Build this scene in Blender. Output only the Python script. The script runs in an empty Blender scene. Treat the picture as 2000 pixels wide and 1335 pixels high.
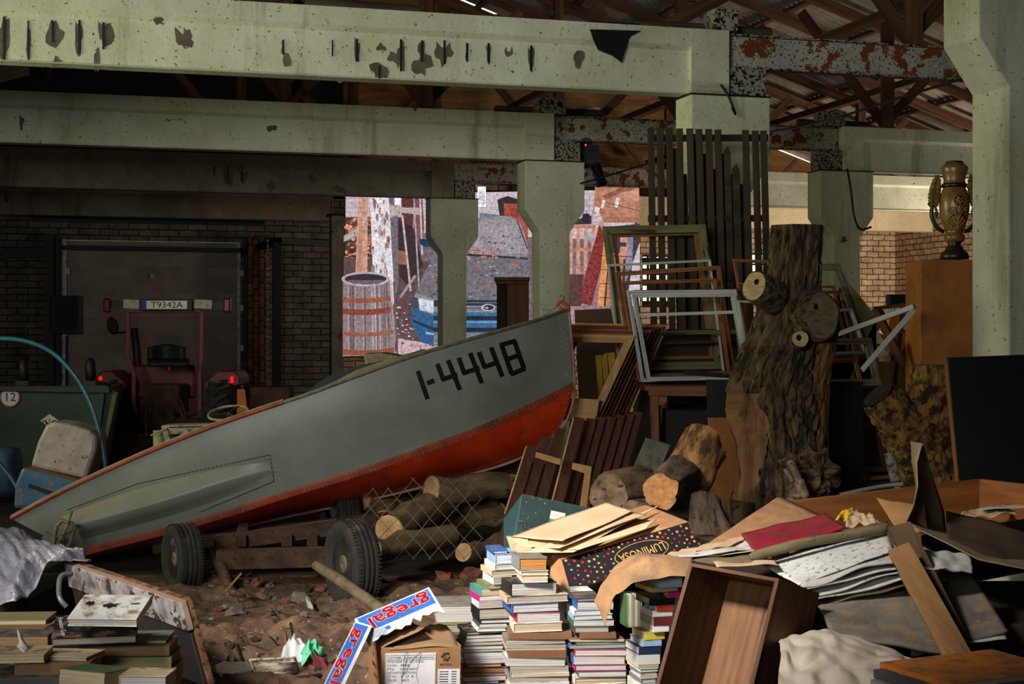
import bpy, math, random
from mathutils import Matrix, Vector, noise as mn
PI = math.pi
sc = bpy.context.scene
COL = sc.collection
def lin(c):
    return tuple(((x/255.0)/12.92 if x/255.0 <= .04045 else (((x/255.0)+.055)/1.055)**2.4) for x in c)

# ---------------------------------------------------------------- camera, world, lights, exposure
F = 2900.0
cam_d = bpy.data.cameras.new('camera'); cam = bpy.data.objects.new('camera', cam_d); COL.objects.link(cam)
cam.location = (0, 0, 1.65); cam.rotation_euler = (PI/2, 0, 0)
cam_d.sensor_width = 36; cam_d.lens = 36*F/2000; cam_d.shift_y = -12.5/2000
cam_d.clip_start = .05; cam_d.clip_end = 300
sc.camera = cam
sc.view_settings.view_transform = 'Standard'; sc.view_settings.look = 'None'
sc.view_settings.gamma = 1; sc.view_settings.use_curve_mapping = False
sc.view_settings.exposure = 0.0
w = bpy.data.worlds.new('daylight'); sc.world = w; w.use_nodes = True
bg = w.node_tree.nodes['Background']; bg.inputs[0].default_value = (.80, .93, .70, 1); bg.inputs[1].default_value = 1.5

def area(name, loc, target, size, power, color, spread=180):
    d = bpy.data.lights.new(name, 'AREA'); d.shape = 'RECTANGLE'; d.size, d.size_y = size
    d.energy = power; d.color = color; d.spread = math.radians(spread)
    o = bpy.data.objects.new(name, d); COL.objects.link(o); o.location = loc
    o.rotation_euler = (Vector(target)-Vector(loc)).to_track_quat('-Z', 'Y').to_euler()
    return o
# unseen area lamps inside the closed hall, standing in for daylight
area('window_light_front', (-2.6, 1.9, 4.6), (.35, 6.2, .55), (1.0, .7), 40, (1, .96, .91), 33)  # unseen lamp hung in mid hall, aimed at the heap from front left
area('window_light_front', (-4.2, 2.0, 4.2), (-1.15, 7.9, .1), (.8, .6), 18, (1, .95, .88), 26)  # second aimed lamp, added to brighten the dirt
area('window_light_left', (-8.0, 9.3, 3.0), (2.0, 13.2, 3.3), (2.2, 1.4), 100, (.97, 1.0, .62), 96)
area('window_light_gate', (-3.4, -1.6, 3.0), (-.6, 15, 4.1), (3.5, 1.6), 88, (.96, 1.0, .93), 64)  # added frontal fill, aimed up at beams and columns
area('window_light_low', (-1.5, -2.6, 2.4), (1.0, 16, 1.4), (4.0, 1.6), 15, (.93, .97, 1.0), 130)  # unseen weak, wide lamp behind the camera
area('window_light_right', (9.6, 26.0, 2.0), (5.5, 31.0, 3.4), (2.5, 1.2), 250, (1, .86, .70), 150)
area('window_light_eaves', (8.6, 22.0, 2.6), (3.5, 22.0, 7.5), (3.0, 1.0), 70, (1, .90, .78), 140)  # added lamp aimed up to brighten the roof, standing for bounced daylight

def W(px, py, Y):                      # the point at distance Y seen at a position of the photograph
    return Vector(((px-1000)/F*Y, Y, 1.65-(py-655)/F*Y))
TH = math.radians(15.98)
BF = Matrix.Translation((.5, 19.2, 0)) @ Matrix.Rotation(TH, 4, 'Z')     # frame of the hall
BFI = BF.inverted()

# ---------------------------------------------------------------- mesh builder
rnd = random.Random(7)
class MB:
    def __init__(s): s.v=[]; s.f=[]; s.t=[]; s.sm=[]; s.c=[]
    def add(s, vs, fs, ts=None, smooth=False, M=None, col=(1,1,1)):
        n=len(s.v); off=(rnd.uniform(0,50), rnd.uniform(0,50), rnd.uniform(0,50))
        if ts is None: ts=vs
        for p,t in zip(vs,ts):
            p=Vector(p)
            s.v.append(M@p if M is not None else p); s.t.append((t[0]+off[0], t[1]+off[1], t[2]+off[2]))
            s.c.append(col)
        for f in fs: s.f.append([i+n for i in f]); s.sm.append(smooth)
        return s
    def box(s, c, d, M=None, col=(1,1,1), taper=0):
        x,y,z=d[0]/2,d[1]/2,d[2]/2; k=1-taper
        vs=[(-x,-y,-z),(x,-y,-z),(x,y,-z),(-x,y,-z),(-x*k,-y*k,z),(x*k,-y*k,z),(x*k,y*k,z),(-x*k,y*k,z)]
        ax=sorted(range(3), key=lambda i:-d[i]); ts=[(p[ax[0]],p[ax[1]],p[ax[2]]) for p in vs]
        vs=[(p[0]+c[0],p[1]+c[1],p[2]+c[2]) for p in vs]
        return s.add(vs,[(0,3,2,1),(4,5,6,7),(0,1,5,4),(1,2,6,5),(2,3,7,6),(3,0,4,7)],ts,False,M,col)
    def bar(s, p, q, w, h, up=(0,0,1), col=(1,1,1)):       # w across, h along up
        p=Vector(p); q=Vector(q); d=q-p; L=d.length; x=d/L; up=Vector(up)
        y=up.cross(x)
        if y.length<1e-4: y=Vector((0,1,0)).cross(x)
        y.normalize(); z=x.cross(y)
        M=Matrix(((x.x,y.x,z.x,0),(x.y,y.y,z.y,0),(x.z,y.z,z.z,0),(0,0,0,1)))
        M=Matrix.Translation((p+q)/2)@M
        return s.box((0,0,0),(L,w,h),M,col)
    def tube(s, pts, r, n=10, cap=True, col=(1,1,1), smooth=True):
        pts=[Vector(p) for p in pts]; m=len(pts)
        R=list(r) if isinstance(r,(list,tuple)) else [r]*m
        vs=[];ts=[];fs=[]; L=0; t0=(pts[1]-pts[0]).normalized()
        a=t0.orthogonal().normalized()
        for i,p in enumerate(pts):
            t=(pts[min(i+1,m-1)]-pts[max(i-1,0)]).normalized()
            a=(a-t*a.dot(t)).normalized(); b=t.cross(a)
            if i: L+=(p-pts[i-1]).length
            for k in range(n):
                g=2*PI*k/n
                vs.append(p+(a*math.cos(g)+b*math.sin(g))*R[i]); ts.append((L, math.cos(g)*R[i], math.sin(g)*R[i]))
        for i in range(m-1):
            for k in range(n):
                k2=(k+1)%n; fs.append((i*n+k,i*n+k2,(i+1)*n+k2,(i+1)*n+k))
        s.add(vs,fs,ts,smooth,None,col)
        if cap:
            for i in (0,m-1):
                ring=vs[i*n:(i+1)*n]; s.add(ring,[tuple(range(n)) if i else tuple(range(n-1,-1,-1))],None,False,None,col)
        return s
    def lathe(s, prof, n=24, M=None, col=(1,1,1), smooth=True, sx=1, sy=1):
        vs=[];ts=[];fs=[]; m=len(prof)
        for r,z in prof:
            for k in range(n):
                g=2*PI*k/n; vs.append((r*math.cos(g)*sx,r*math.sin(g)*sy,z)); ts.append((z,r*math.cos(g),r*math.sin(g)))
        for i in range(m-1):
            for k in range(n):
                k2=(k+1)%n; fs.append((i*n+k,i*n+k2,(i+1)*n+k2,(i+1)*n+k))
        fs.append(tuple(range(n-1,-1,-1))); fs.append(tuple((m-1)*n+k for k in range(n)))
        return s.add(vs,fs,ts,smooth,M,col)
    def prism(s, poly, y0, y1, M=None, col=(1,1,1)):       # polygon in x,z, extruded along y
        n=len(poly); vs=[(p[0],y0,p[1]) for p in poly]+[(p[0],y1,p[1]) for p in poly]
        fs=[tuple(range(n)), tuple(range(2*n-1,n-1,-1))]+[(i,i+n,(i+1)%n+n,(i+1)%n) for i in range(n)]
        return s.add(vs,fs,[(p[0],p[2],p[1]) for p in vs],False,M,col)
    def grid(s, fn, nu, nv, su=1, sv=1, smooth=True, M=None, col=(1,1,1), keep=None):
        vs=[];ts=[];fs=[]
        for j in range(nv+1):
            for i in range(nu+1):
                u,v=i/nu,j/nv; vs.append(Vector(fn(u,v))); ts.append((u*su,v*sv,0))
        for j in range(nv):
            for i in range(nu):
                if keep and not keep(i,j): continue
                a=j*(nu+1)+i; fs.append((a,a+1,a+nu+2,a+nu+1))
        return s.add(vs,fs,ts,smooth,M,col)
    def blob(s, c, rad, amp=.2, freq=2, seed=0, sub=2, M=None, col=(1,1,1), smooth=False):
        import bmesh
        bm=bmesh.new(); bmesh.ops.create_icosphere(bm, subdivisions=sub, radius=1)
        vs=[]
        for v in bm.verts:
            k=1+amp*mn.noise(v.co*freq+Vector((seed*3.7,seed*1.3,seed)))*2
            vs.append((c[0]+v.co.x*rad[0]*k, c[1]+v.co.y*rad[1]*k, c[2]+v.co.z*rad[2]*k))
        fs=[[q.index for q in f.verts] for f in bm.faces]; bm.free()
        return s.add(vs,fs,[(p[0]-c[0],p[1]-c[1],p[2]-c[2]) for p in vs],smooth,M,col)

def curve_pts(pts, n=6):               # Catmull-Rom through points
    pts=[Vector(p) for p in pts]; out=[]
    for i in range(len(pts)-1):
        p0=pts[max(i-1,0)];p1=pts[i];p2=pts[i+1];p3=pts[min(i+2,len(pts)-1)]
        for k in range(n):
            t=k/n; out.append(.5*((2*p1)+(p2-p0)*t+(2*p0-5*p1+4*p2-p3)*t*t+(3*p1-p0-3*p2+p3)*t**3))
    out.append(pts[-1]); return out

def obj(name, mb, mat, parent=None, frame=None, world=True, bevel=0, solid=0, sub=0):
    """one mesh object; mb holds world coordinates (world=True) or the parent's own coordinates"""
    me=bpy.data.meshes.new(name)
    base = parent.get('_m') if parent else None
    P = parent.matrix_basis.copy() if parent else (frame.copy() if frame else Matrix.Identity(4))
    if parent and parent.parent: P = parent.parent.matrix_basis @ P
    vs=mb.v
    if world:
        I=P.inverted(); vs=[I@v for v in vs]
    me.from_pydata([tuple(v) for v in vs],[],mb.f)
    me.polygons.foreach_set('use_smooth', mb.sm)
    a=me.attributes.new('tc','FLOAT_VECTOR','POINT'); a.data.foreach_set('vector',[x for t in mb.t for x in t])
    if any(c!=(1,1,1) for c in mb.c):
        b=me.attributes.new('col','FLOAT_COLOR','POINT'); b.data.foreach_set('color',[x for c in mb.c for x in (c[0],c[1],c[2],1)])
    me.validate(); me.update()
    o=bpy.data.objects.new(name,me); COL.objects.link(o)
    me.materials.append(mat)
    if parent: o.parent=parent
    elif frame: o.matrix_basis=frame
    if solid:
        m=o.modifiers.new('thickness','SOLIDIFY'); m.thickness=solid; m.offset=-1
    if bevel:
        m=o.modifiers.new('bevel','BEVEL'); m.width=bevel; m.segments=2; m.limit_method='ANGLE'; m.angle_limit=math.radians(40)
    if sub:
        m=o.modifiers.new('subdivision','SUBSURF'); m.levels=sub; m.render_levels=sub
    return o
def thing(name, label, cat, loc=(0,0,0), rotz=0, group=None, M=None):
    o=bpy.data.objects.new(name,None); COL.objects.link(o); o.empty_display_size=.1
    o.matrix_basis = M if M is not None else Matrix.Translation(Vector(loc)) @ Matrix.Rotation(rotz,4,'Z')
    return tag(o,label,cat,group)
def tag(o,label=None,cat=None,group=None,kind=None):
    if label: o['label']=label
    if cat: o['category']=cat
    if group: o['group']=group
    if kind or label: o['kind']=kind or 'thing'
    return o
def solo(name, mb, mat, label, cat, group=None, kind=None, origin=None, **k):   # a thing that is one mesh, its origin at its base
    if origin is None and k.get('world',True) and 'frame' not in k:
        xs=[v.x for v in mb.v]; ys=[v.y for v in mb.v]; zs=[v.z for v in mb.v]
        origin=((min(xs)+max(xs))/2,(min(ys)+max(ys))/2,min(zs))
    if origin is not None: k['frame']=Matrix.Translation(Vector(origin))
    return tag(obj(name,mb,mat,**k),label,cat,group,kind)
def struct(name, mb, mat, **k):
    return tag(obj(name,mb,mat,**k),kind='structure')

# ---------------------------------------------------------------- materials
MATS={}
def nodes_of(name):
    m=bpy.data.materials.new(name); m.use_nodes=True; nt=m.node_tree
    return m,nt,nt.nodes,nt.links,nt.nodes['Principled BSDF']
def mat(name, c1, c2=None, scale=6, rough=.8, metal=0, bump=.15, bscale=60, stretch=(1,1,1), lo=.35, hi=.65,
        speck=None, sscale=60, sth=.66, dust=None, dscale=9, damt=.5, spec=.3, detail=6, bump_dist=.004, emit=0, alpha=1, trans=0, usecol=False):
    """noise-mixed colours; 'speck' adds spots of a third colour; 'dust' settles on faces that look up"""
    if name in MATS: return MATS[name]
    m,nt,N,L,P=nodes_of(name)
    at=N.new('ShaderNodeAttribute'); at.attribute_name='tc'
    mp=N.new('ShaderNodeMapping'); mp.inputs['Scale'].default_value=stretch; L.new(at.outputs['Vector'],mp.inputs['Vector'])
    def noise(sc_,det=detail,ro=.6):
        n=N.new('ShaderNodeTexNoise'); n.inputs['Scale'].default_value=sc_; n.inputs['Detail'].default_value=det; n.inputs['Roughness'].default_value=ro
        L.new(mp.outputs[0],n.inputs['Vector']); return n.outputs['Fac']
    def ramp(src,a,b):
        r=N.new('ShaderNodeMapRange'); r.inputs[1].default_value=a; r.inputs[2].default_value=b; L.new(src,r.inputs[0]); return r.outputs[0]
    def mix(f,a,b,mode='MIX'):
        x=N.new('ShaderNodeMix'); x.data_type='RGBA'; x.blend_type=mode
        if isinstance(f,float): x.inputs[0].default_value=f
        else: L.new(f,x.inputs[0])
        for s_,q in ((6,a),(7,b)):
            if isinstance(q,tuple): x.inputs[s_].default_value=(*q,1)
            else: L.new(q,x.inputs[s_])
        return x.outputs[2]
    a=lin(c1); b=lin(c2) if c2 else tuple(v*.72 for v in a)
    col=mix(ramp(noise(scale),lo,hi),a,b)
    if usecol:
        ca=N.new('ShaderNodeAttribute'); ca.attribute_name='col'; col=mix(1.0,col,ca.outputs['Color'],'MULTIPLY')
    if speck: col=mix(ramp(noise(sscale,3),sth,sth+.03),col,lin(speck))
    if dust:
        g=N.new('ShaderNodeNewGeometry'); sx=N.new('ShaderNodeSeparateXYZ'); L.new(g.outputs['Normal'],sx.inputs[0])
        u=ramp(sx.outputs['Z'],.35,.9); v=ramp(noise(dscale,8,.7),.62-.3*damt,.75-.3*damt)
        mu=N.new('ShaderNodeMath'); mu.operation='MULTIPLY'; L.new(u,mu.inputs[0]); L.new(v,mu.inputs[1])
        col=mix(mu.outputs[0],col,lin(dust))
    L.new(col,P.inputs['Base Color'])
    P.inputs['Roughness'].default_value=rough; P.inputs['Metallic'].default_value=metal
    P.inputs['Specular IOR Level'].default_value=spec
    if trans: P.inputs['Transmission Weight'].default_value=trans
    if alpha<1: P.inputs['Alpha'].default_value=alpha
    if emit: L.new(col,P.inputs['Emission Color']); P.inputs['Emission Strength'].default_value=emit
    if bump:
        bn=N.new('ShaderNodeBump'); bn.inputs['Strength'].default_value=min(1,bump*2); bn.inputs['Distance'].default_value=bump_dist
        L.new(noise(bscale,5),bn.inputs['Height']); L.new(bn.outputs[0],P.inputs['Normal'])
    MATS[name]=m; return m
def wood(name,c1,c2,rough=.7,grain=26,dust=None,damt=.4,speck=None,bump=.15,sth=.7,sscale=30):
    return mat(name,c1,c2,scale=grain,rough=rough,stretch=(.07,1,1),lo=.32,hi=.68,bump=bump,bscale=grain*2,dust=dust,damt=damt,speck=speck,sth=sth,sscale=sscale,spec=.25)
def brick_mat(name, c1, c2, mortar, bw, rh, ms=.012, bias=0):
    m,nt,N,L,P=nodes_of(name)
    at=N.new('ShaderNodeAttribute'); at.attribute_name='tc'
    br=N.new('ShaderNodeTexBrick'); br.inputs['Scale'].default_value=1
    for k,v in (('Brick Width',bw),('Row Height',rh),('Mortar Size',ms),('Mortar Smooth',.25),('Bias',bias)): br.inputs[k].default_value=v
    br.inputs['Color1'].default_value=(*lin(c1),1); br.inputs['Color2'].default_value=(*lin(c2),1); br.inputs['Mortar'].default_value=(*lin(mortar),1)
    n=N.new('ShaderNodeTexNoise'); n.inputs['Scale'].default_value=3.5; n.inputs['Detail'].default_value=8; L.new(at.outputs['Vector'],n.inputs['Vector'])
    # wobble of the courses
    mx=N.new('ShaderNodeMix'); mx.data_type='VECTOR'; mx.inputs[0].default_value=.018
    n2=N.new('ShaderNodeTexNoise'); n2.inputs['Scale'].default_value=9; L.new(at.outputs['Vector'],n2.inputs['Vector'])
    vm=N.new('ShaderNodeVectorMath'); vm.operation='MULTIPLY_ADD'; L.new(n2.outputs['Color'],vm.inputs[0]); vm.inputs[1].default_value=(.05,.05,0); L.new(at.outputs['Vector'],vm.inputs[2])
    L.new(vm.outputs[0],br.inputs['Vector'])
    r=N.new('ShaderNodeMapRange'); r.inputs[1].default_value=.3; r.inputs[2].default_value=.7; r.inputs[3].default_value=.55; r.inputs[4].default_value=1.15; L.new(n.outputs['Fac'],r.inputs[0])
    x=N.new('ShaderNodeMix'); x.data_type='RGBA'; x.blend_type='MULTIPLY'; x.inputs[0].default_value=1
    L.new(br.outputs['Color'],x.inputs[6]); L.new(r.outputs[0],x.inputs[7]); L.new(x.outputs[2],P.inputs['Base Color'])
    P.inputs['Roughness'].default_value=.95; P.inputs['Specular IOR Level'].default_value=.1
    b=N.new('ShaderNodeBump'); b.invert=True; b.inputs['Strength'].default_value=.7; b.inputs['Distance'].default_value=.02; L.new(br.outputs['Fac'],b.inputs['Height']); L.new(b.outputs[0],P.inputs['Normal'])
    return m
def paint_mat(name, paint, paint2, under, rust, th=.62, sc_=5, grime=.5, spth=.63, bmp=.5):
    """old whitewash or paint with peeled and rusted spots and grimy drips"""
    m,nt,N,L,P=nodes_of(name)
    at=N.new('ShaderNodeAttribute'); at.attribute_name='tc'
    def noise(s,st=(1,1,1),det=8,ro=.65):
        mp=N.new('ShaderNodeMapping'); mp.inputs['Scale'].default_value=st; L.new(at.outputs['Vector'],mp.inputs['Vector'])
        n=N.new('ShaderNodeTexNoise'); n.inputs['Scale'].default_value=s; n.inputs['Detail'].default_value=det; n.inputs['Roughness'].default_value=ro
        L.new(mp.outputs[0],n.inputs['Vector']); return n.outputs['Fac']
    def ramp(src,a,b,c=0,d=1):
        r=N.new('ShaderNodeMapRange'); r.inputs[1].default_value=a; r.inputs[2].default_value=b; r.inputs[3].default_value=c; r.inputs[4].default_value=d; L.new(src,r.inputs[0]); return r.outputs[0]
    def mix(f,a,b):
        x=N.new('ShaderNodeMix'); x.data_type='RGBA'; L.new(f,x.inputs[0])
        for s_,q in ((6,a),(7,b)):
            if isinstance(q,tuple): x.inputs[s_].default_value=(*q,1)
            else: L.new(q,x.inputs[s_])
        return x.outputs[2]
    col=mix(ramp(noise(1.6),.35,.65),lin(paint),lin(paint2))
    col=mix(ramp(noise(2.2,(1.2,.12,1)),.56,.72,0,grime),col,lin(under))          # drips
    sp=ramp(noise(max(26,sc_*9),det=5),spth,spth+.03); col=mix(sp,col,lin(under))
    big=noise(sc_,det=7); pf=ramp(big,th,th+.015); col=mix(pf,col,lin(rust))
    L.new(col,P.inputs['Base Color']); P.inputs['Roughness'].default_value=.9; P.inputs['Specular IOR Level'].default_value=.15
    b=N.new('ShaderNodeBump'); b.inputs['Strength'].default_value=bmp; b.inputs['Distance'].default_value=.012; b.invert=True
    ad=N.new('ShaderNodeMath'); ad.operation='ADD'; L.new(pf,ad.inputs[0]); L.new(noise(24,det=6,ro=.75),ad.inputs[1])
    L.new(ad.outputs[0],b.inputs['Height']); L.new(b.outputs[0],P.inputs['Normal'])
    return m
def flat(name,c,rough=.6,**k): return mat(name,c,tuple(v*.88 for v in c),rough=rough,**k)

def text_mb(mb, s, size, M, col=(1,1,1), extrude=.0008, font_stretch=1):
    """lettering as a flat mesh in x,y of M"""
    cu=bpy.data.curves.new('lettering','FONT'); cu.body=s; cu.size=size; cu.extrude=extrude; cu.align_x='CENTER'; cu.align_y='CENTER'; cu.resolution_u=2
    o=bpy.data.objects.new('lettering',cu); COL.objects.link(o)
    dg=bpy.context.evaluated_depsgraph_get(); me=bpy.data.meshes.new_from_object(o.evaluated_get(dg))
    mb.add([(v.co.x*font_stretch,v.co.y,v.co.z) for v in me.vertices],[list(p.vertices) for p in me.polygons],None,False,M,col)
    bpy.data.objects.remove(o); bpy.data.curves.remove(cu); bpy.data.meshes.remove(me)
    return mb
def text_fit(mb,s,w_,h_,M,extrude=.0008,col=(1,1,1)):
    m2=MB(); text_mb(m2,s,1.0,Matrix.Identity(4),extrude=0.0)
    x0=min(v.x for v in m2.v);x1=max(v.x for v in m2.v);y0=min(v.y for v in m2.v);y1=max(v.y for v in m2.v)
    mb.add([((v.x-(x0+x1)/2)*w_/(x1-x0),(v.y-(y0+y1)/2)*h_/(y1-y0),extrude) for v in m2.v],m2.f,None,False,M,col); return mb
def face_frame(o, ex, ey):            # frame with x along ex, y along ey (lettering plane), z out
    ex=Vector(ex).normalized(); ey=Vector(ey); ey=(ey-ex*ey.dot(ex)).normalized(); ez=ex.cross(ey)
    M=Matrix(((ex.x,ey.x,ez.x,o[0]),(ex.y,ey.y,ez.y,o[1]),(ex.z,ey.z,ez.z,o[2]),(0,0,0,1)))
    return M
# ================================================================ the hall
m_conc_floor=mat('floor_dirt',(74,62,50),(44,37,30),scale=3,rough=.95,bump=.4,bscale=30,speck=(110,95,78),sscale=25,sth=.64)
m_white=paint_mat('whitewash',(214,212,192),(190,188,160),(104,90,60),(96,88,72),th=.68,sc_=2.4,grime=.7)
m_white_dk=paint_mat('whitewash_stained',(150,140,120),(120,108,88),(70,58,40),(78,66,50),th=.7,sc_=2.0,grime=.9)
m_steel=paint_mat('rusty_painted_steel',(196,190,178),(172,166,152),(60,36,22),(124,66,36),spth=.57,th=.545,sc_=4.5,grime=.6)
m_steel_dk=paint_mat('flaking_painted_steel',(176,172,158),(150,144,128),(70,40,24),(34,24,18),th=.52,sc_=30,grime=.8,spth=.56)
m_brick_w=brick_mat('grey_block_wall',(128,118,106),(106,98,86),(58,50,42),.38,.13)
m_brick_r=brick_mat('pale_brick_wall',(226,196,166),(206,174,140),(110,80,52),.29,.128,.012)
m_roofwood=wood('roof_timber',(116,80,56),(66,44,32),rough=.85,grain=9)
m_sheet=mat('corrugated_sheet',(150,138,124),(112,102,92),scale=2.5,rough=.95,bump=.15,speck=(80,70,60),sscale=12)
m_darkwood=wood('dark_timber',(58,42,30),(34,24,18),rough=.9,grain=14)
m_black=flat('black_metal',(22,22,23),rough=.5)
m_conc_bare=mat('bare_concrete',(108,100,86),(84,76,64),scale=8,rough=.95,bump=.4,bscale=30)
m_blackstuff=flat('black_cloth',(20,21,19),rough=.95)

A0,A1,B0,B1=-11.0,12.0,-24.5,11.9       # the hall in its own coordinates: a across, b along
def zroof(a): return 4.88+.33*(12-a) if a>=0 else 8.84+.33*a
def rect_wall(name, a0, a1, z0f, z1f, holes, material, axis, at, thick=.3, cuts=()):
    """a wall in the hall's frame with rectangular holes (h0,h1,z0,z1); axis 'a' runs along a at b=at, axis 'b' runs along b at a=at"""
    mb=MB(); xs=sorted(set([a0,a1]+[h for q in holes for h in q[:2]]+list(cuts)))
    for x0,x1 in zip(xs[:-1],xs[1:]):
        zs=[(z0f,None)]
        hh=sorted([(q[2],q[3]) for q in holes if q[0]<=x0+1e-6 and q[1]>=x1-1e-6])
        lo=z0f
        segs=[]
        for h in hh:
            if h[0]>lo: segs.append((lo,h[0],h[0]))
            lo=h[1]
        segs.append((lo,z1f(x0),z1f(x1)))
        for zl,za,zb in segs:
            y0,y1=at,at+thick
            P=[(x0,zl),(x1,zl),(x1,zb),(x0,za)]
            vs=[(p[0],y0,p[1]) for p in P]+[(p[0],y1,p[1]) for p in P]
            if axis=='b': vs=[(v[1],v[0],v[2]) for v in vs]
            n=len(mb.v)
            for v in vs: mb.v.append(Vector(v)); mb.t.append((v[0] if axis=='a' else v[1], v[2], 0)); mb.c.append((1,1,1))
            for f in [(0,1,2,3),(7,6,5,4),(0,4,5,1),(1,5,6,2),(2,6,7,3),(3,7,4,0)]:
                mb.f.append([i+n for i in f]); mb.sm.append(False)
    return struct(name, mb, material, frame=BF, world=False)
def ray_ab(px,py,b=None,a=None):       # where the sight line through a photo position meets the plane b=const or a=const of the hall
    o=BFI@Vector((0,0,1.65)); p=BFI@W(px,py,10.0); d=p-o
    t=(b-o.y)/d.y if b is not None else (a-o.x)/d.x
    return o+d*t

# floor
mb=MB(); mb.grid(lambda u,v:(A0-1+(A1-A0+2)*u, B0+(B1-B0+1)*v, 0),60,80,24,38); struct('floor',mb,m_conc_floor,frame=BF,world=False)
# back wall: left of the screen dark blocks with the gate, right of it pale brick with small openings
dl=ray_ab(120,655,b=B1); dr=ray_ab(472,655,b=B1); dt=ray_ab(300,470,b=B1).z
split=ray_ab(672,655,b=B1).x
wn=[(1254,1312,497,600),(1440,1500,493,538),(1664,1677,488,504)]
holes=[]
for x0,x1,y0,y1 in wn:
    p=ray_ab(x0,y0,b=B1); q=ray_ab(x1,y1,b=B1); holes.append((p.x,q.x,q.z,p.z))
rect_wall('wall_back_left',A0-.3,split,0,lambda a:min(zroof(a)+.15,4.45),[(dl.x,dr.x,0,dt)],m_brick_w,'a',B1,cuts=(0,) if split>0 else ())
rect_wall('wall_back_right',split,A1+.3,0,lambda a:min(zroof(a),5.2),holes,m_brick_r,'a',B1)
mb=MB()
for i in range(26):
    a0=split+i*(11.9-split)/26; a1=a0+(11.9-split)/26-.004; e=-.01 if 8.2<a0<9.6 else .14
    if zroof(a1)+e>5.12: mb.prism([(a0,5.1),(a1,5.1),(a1,zroof(a1)+e),(a0,zroof(a0)+e)],B1+.17,B1+.22)
m3=MB()
for i in range(34):
    a0=A0-.3+i*(split-A0+.3)/34; a1=a0+(split-A0+.3)/34
    m3.prism([(a0,4.4),(a1,4.4),(a1,zroof(a1)+.2),(a0,zroof(a0)+.2)],B1+.1,B1+.16)
struct('wall_gable_left',m3,wood('sooty_boards',(40,34,30),(26,22,20),rough=.95),frame=BF,world=False)  # the dark under the left roof is put into the boards' colour
struct('wall_gable',mb,wood('gable_boards',(150,112,70),(104,74,44),rough=.9,grain=10),frame=BF,world=False)
rect_wall('wall_right',B0,B1+.3,0,lambda b:4.9,[],m_brick_r,'b',A1)
rect_wall('wall_left',B0,B1+.3,0,lambda b:5.5,[],m_brick_w,'b',A0-.3)
rect_wall('wall_front',A0-.3,A1+.3,0,lambda a:zroof(a)+.2,[],m_brick_w,'a',B0-.3,cuts=(0,))

# gate (sectional door)
m_door=mat('door_panel',(150,136,128),(126,112,104),scale=2,rough=.7,bump=.05)
d=tag(bpy.data.objects.new('door_1',None),kind='structure'); COL.objects.link(d); d.matrix_basis=BF.copy()
dw=dr.x-dl.x; dc=(dl.x+dr.x)/2
mb=MB(); np_=7; ph=(dt-.012)/np_; mb.box((dc,B1+.17,(dt-.02)/2),(dw,.02,dt-.02))
for i in range(np_): mb.box((dc,B1+.12,ph*(i+.5)),(dw-.0,.05,ph-.001)); [mb.box((dc,B1+.092,ph*i+ph*k/5),(dw-.08,.008,.008)) for k in (1,2,3,4)]
obj('door_panel',mb,m_door,d,world=False)
mb=MB()
for x in (dl.x-.14,dr.x+.14): mb.box((x,B1-.06,dt/2+.05),(.22,.1,dt+.1))
mb.box((dc,B1-.08,dt-.17),(dw,.06,.09)); mb.box((dc,B1-.05,dt+.5),(dw+.9,.06,.34))
obj('door_frame',mb,m_black,d,world=False)
m_galv=mat('galvanised_steel',(150,150,146),(104,104,100),scale=12,rough=.45,metal=.6)
for x in (dl.x+.06,dr.x-.06):
    mb=MB(); mb.box((x,B1-.02,dt/2),(.07,.05,dt)); [mb.box((x+.05,B1-.06,z),(.1,.02,.12)) for z in (.6,1.4,2.2,2.9)]
    obj('door_track',mb,m_galv,d,world=False)
mb=MB(); p=ray_ab(298,540,b=B1+.09); mb.box((p.x,B1+.08,p.z),(.09,.03,.1)); obj('door_latch',mb,m_galv,d,world=False)
# beams and pier beside the gate
mb=MB()
q=ray_ab(503,600,b=B1-.35); mb.box((q.x,B1-.2,1.8),(.36,.34,3.6)); struct('trim_1',mb,brick_mat('brick_pier',(150,104,62),(112,76,46),(50,36,26),.25,.115,.012),frame=BF,world=False)
mb=MB(); q=ray_ab(541,600,b=B1-.7); mb.box((q.x,B1-.65,1.75),(.16,.16,3.5))
a=ray_ab(548,470,b=B1-.7); b=ray_ab(472,492,b=B1-.1); mb.bar(a,b,.1,.14); c=ray_ab(672,478,b=B1-.1); mb.bar(a,c,.1,.12)
a=ray_ab(0,497,b=B1-.1); c=ray_ab(100,493,b=B1-.1); mb.bar(a,c,.1,.16)
q=ray_ab(97,600,b=B1-.3); mb.box((q.x,B1-.3,1.8),(.16,.16,3.6))
struct('trim_2',mb,m_black,frame=BF,world=False)
# hanging chain by the pier, as links
mb=MB(); q=ray_ab(523,470,b=B1-.9); z=q.z; k=0
while z>.5:
    M=Matrix.Translation((q.x,B1-.9,z))@Matrix.Rotation(PI/2*(k%2),4,'Z'); mb.box((0,0,0),(.032,.01,.045),M); z-=.055; k+=1
solo('hoist_chain',mb,m_galv,'thin steel hoist chain hanging down beside the brick pier right of the gate','chain',frame=BF,world=False)

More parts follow.
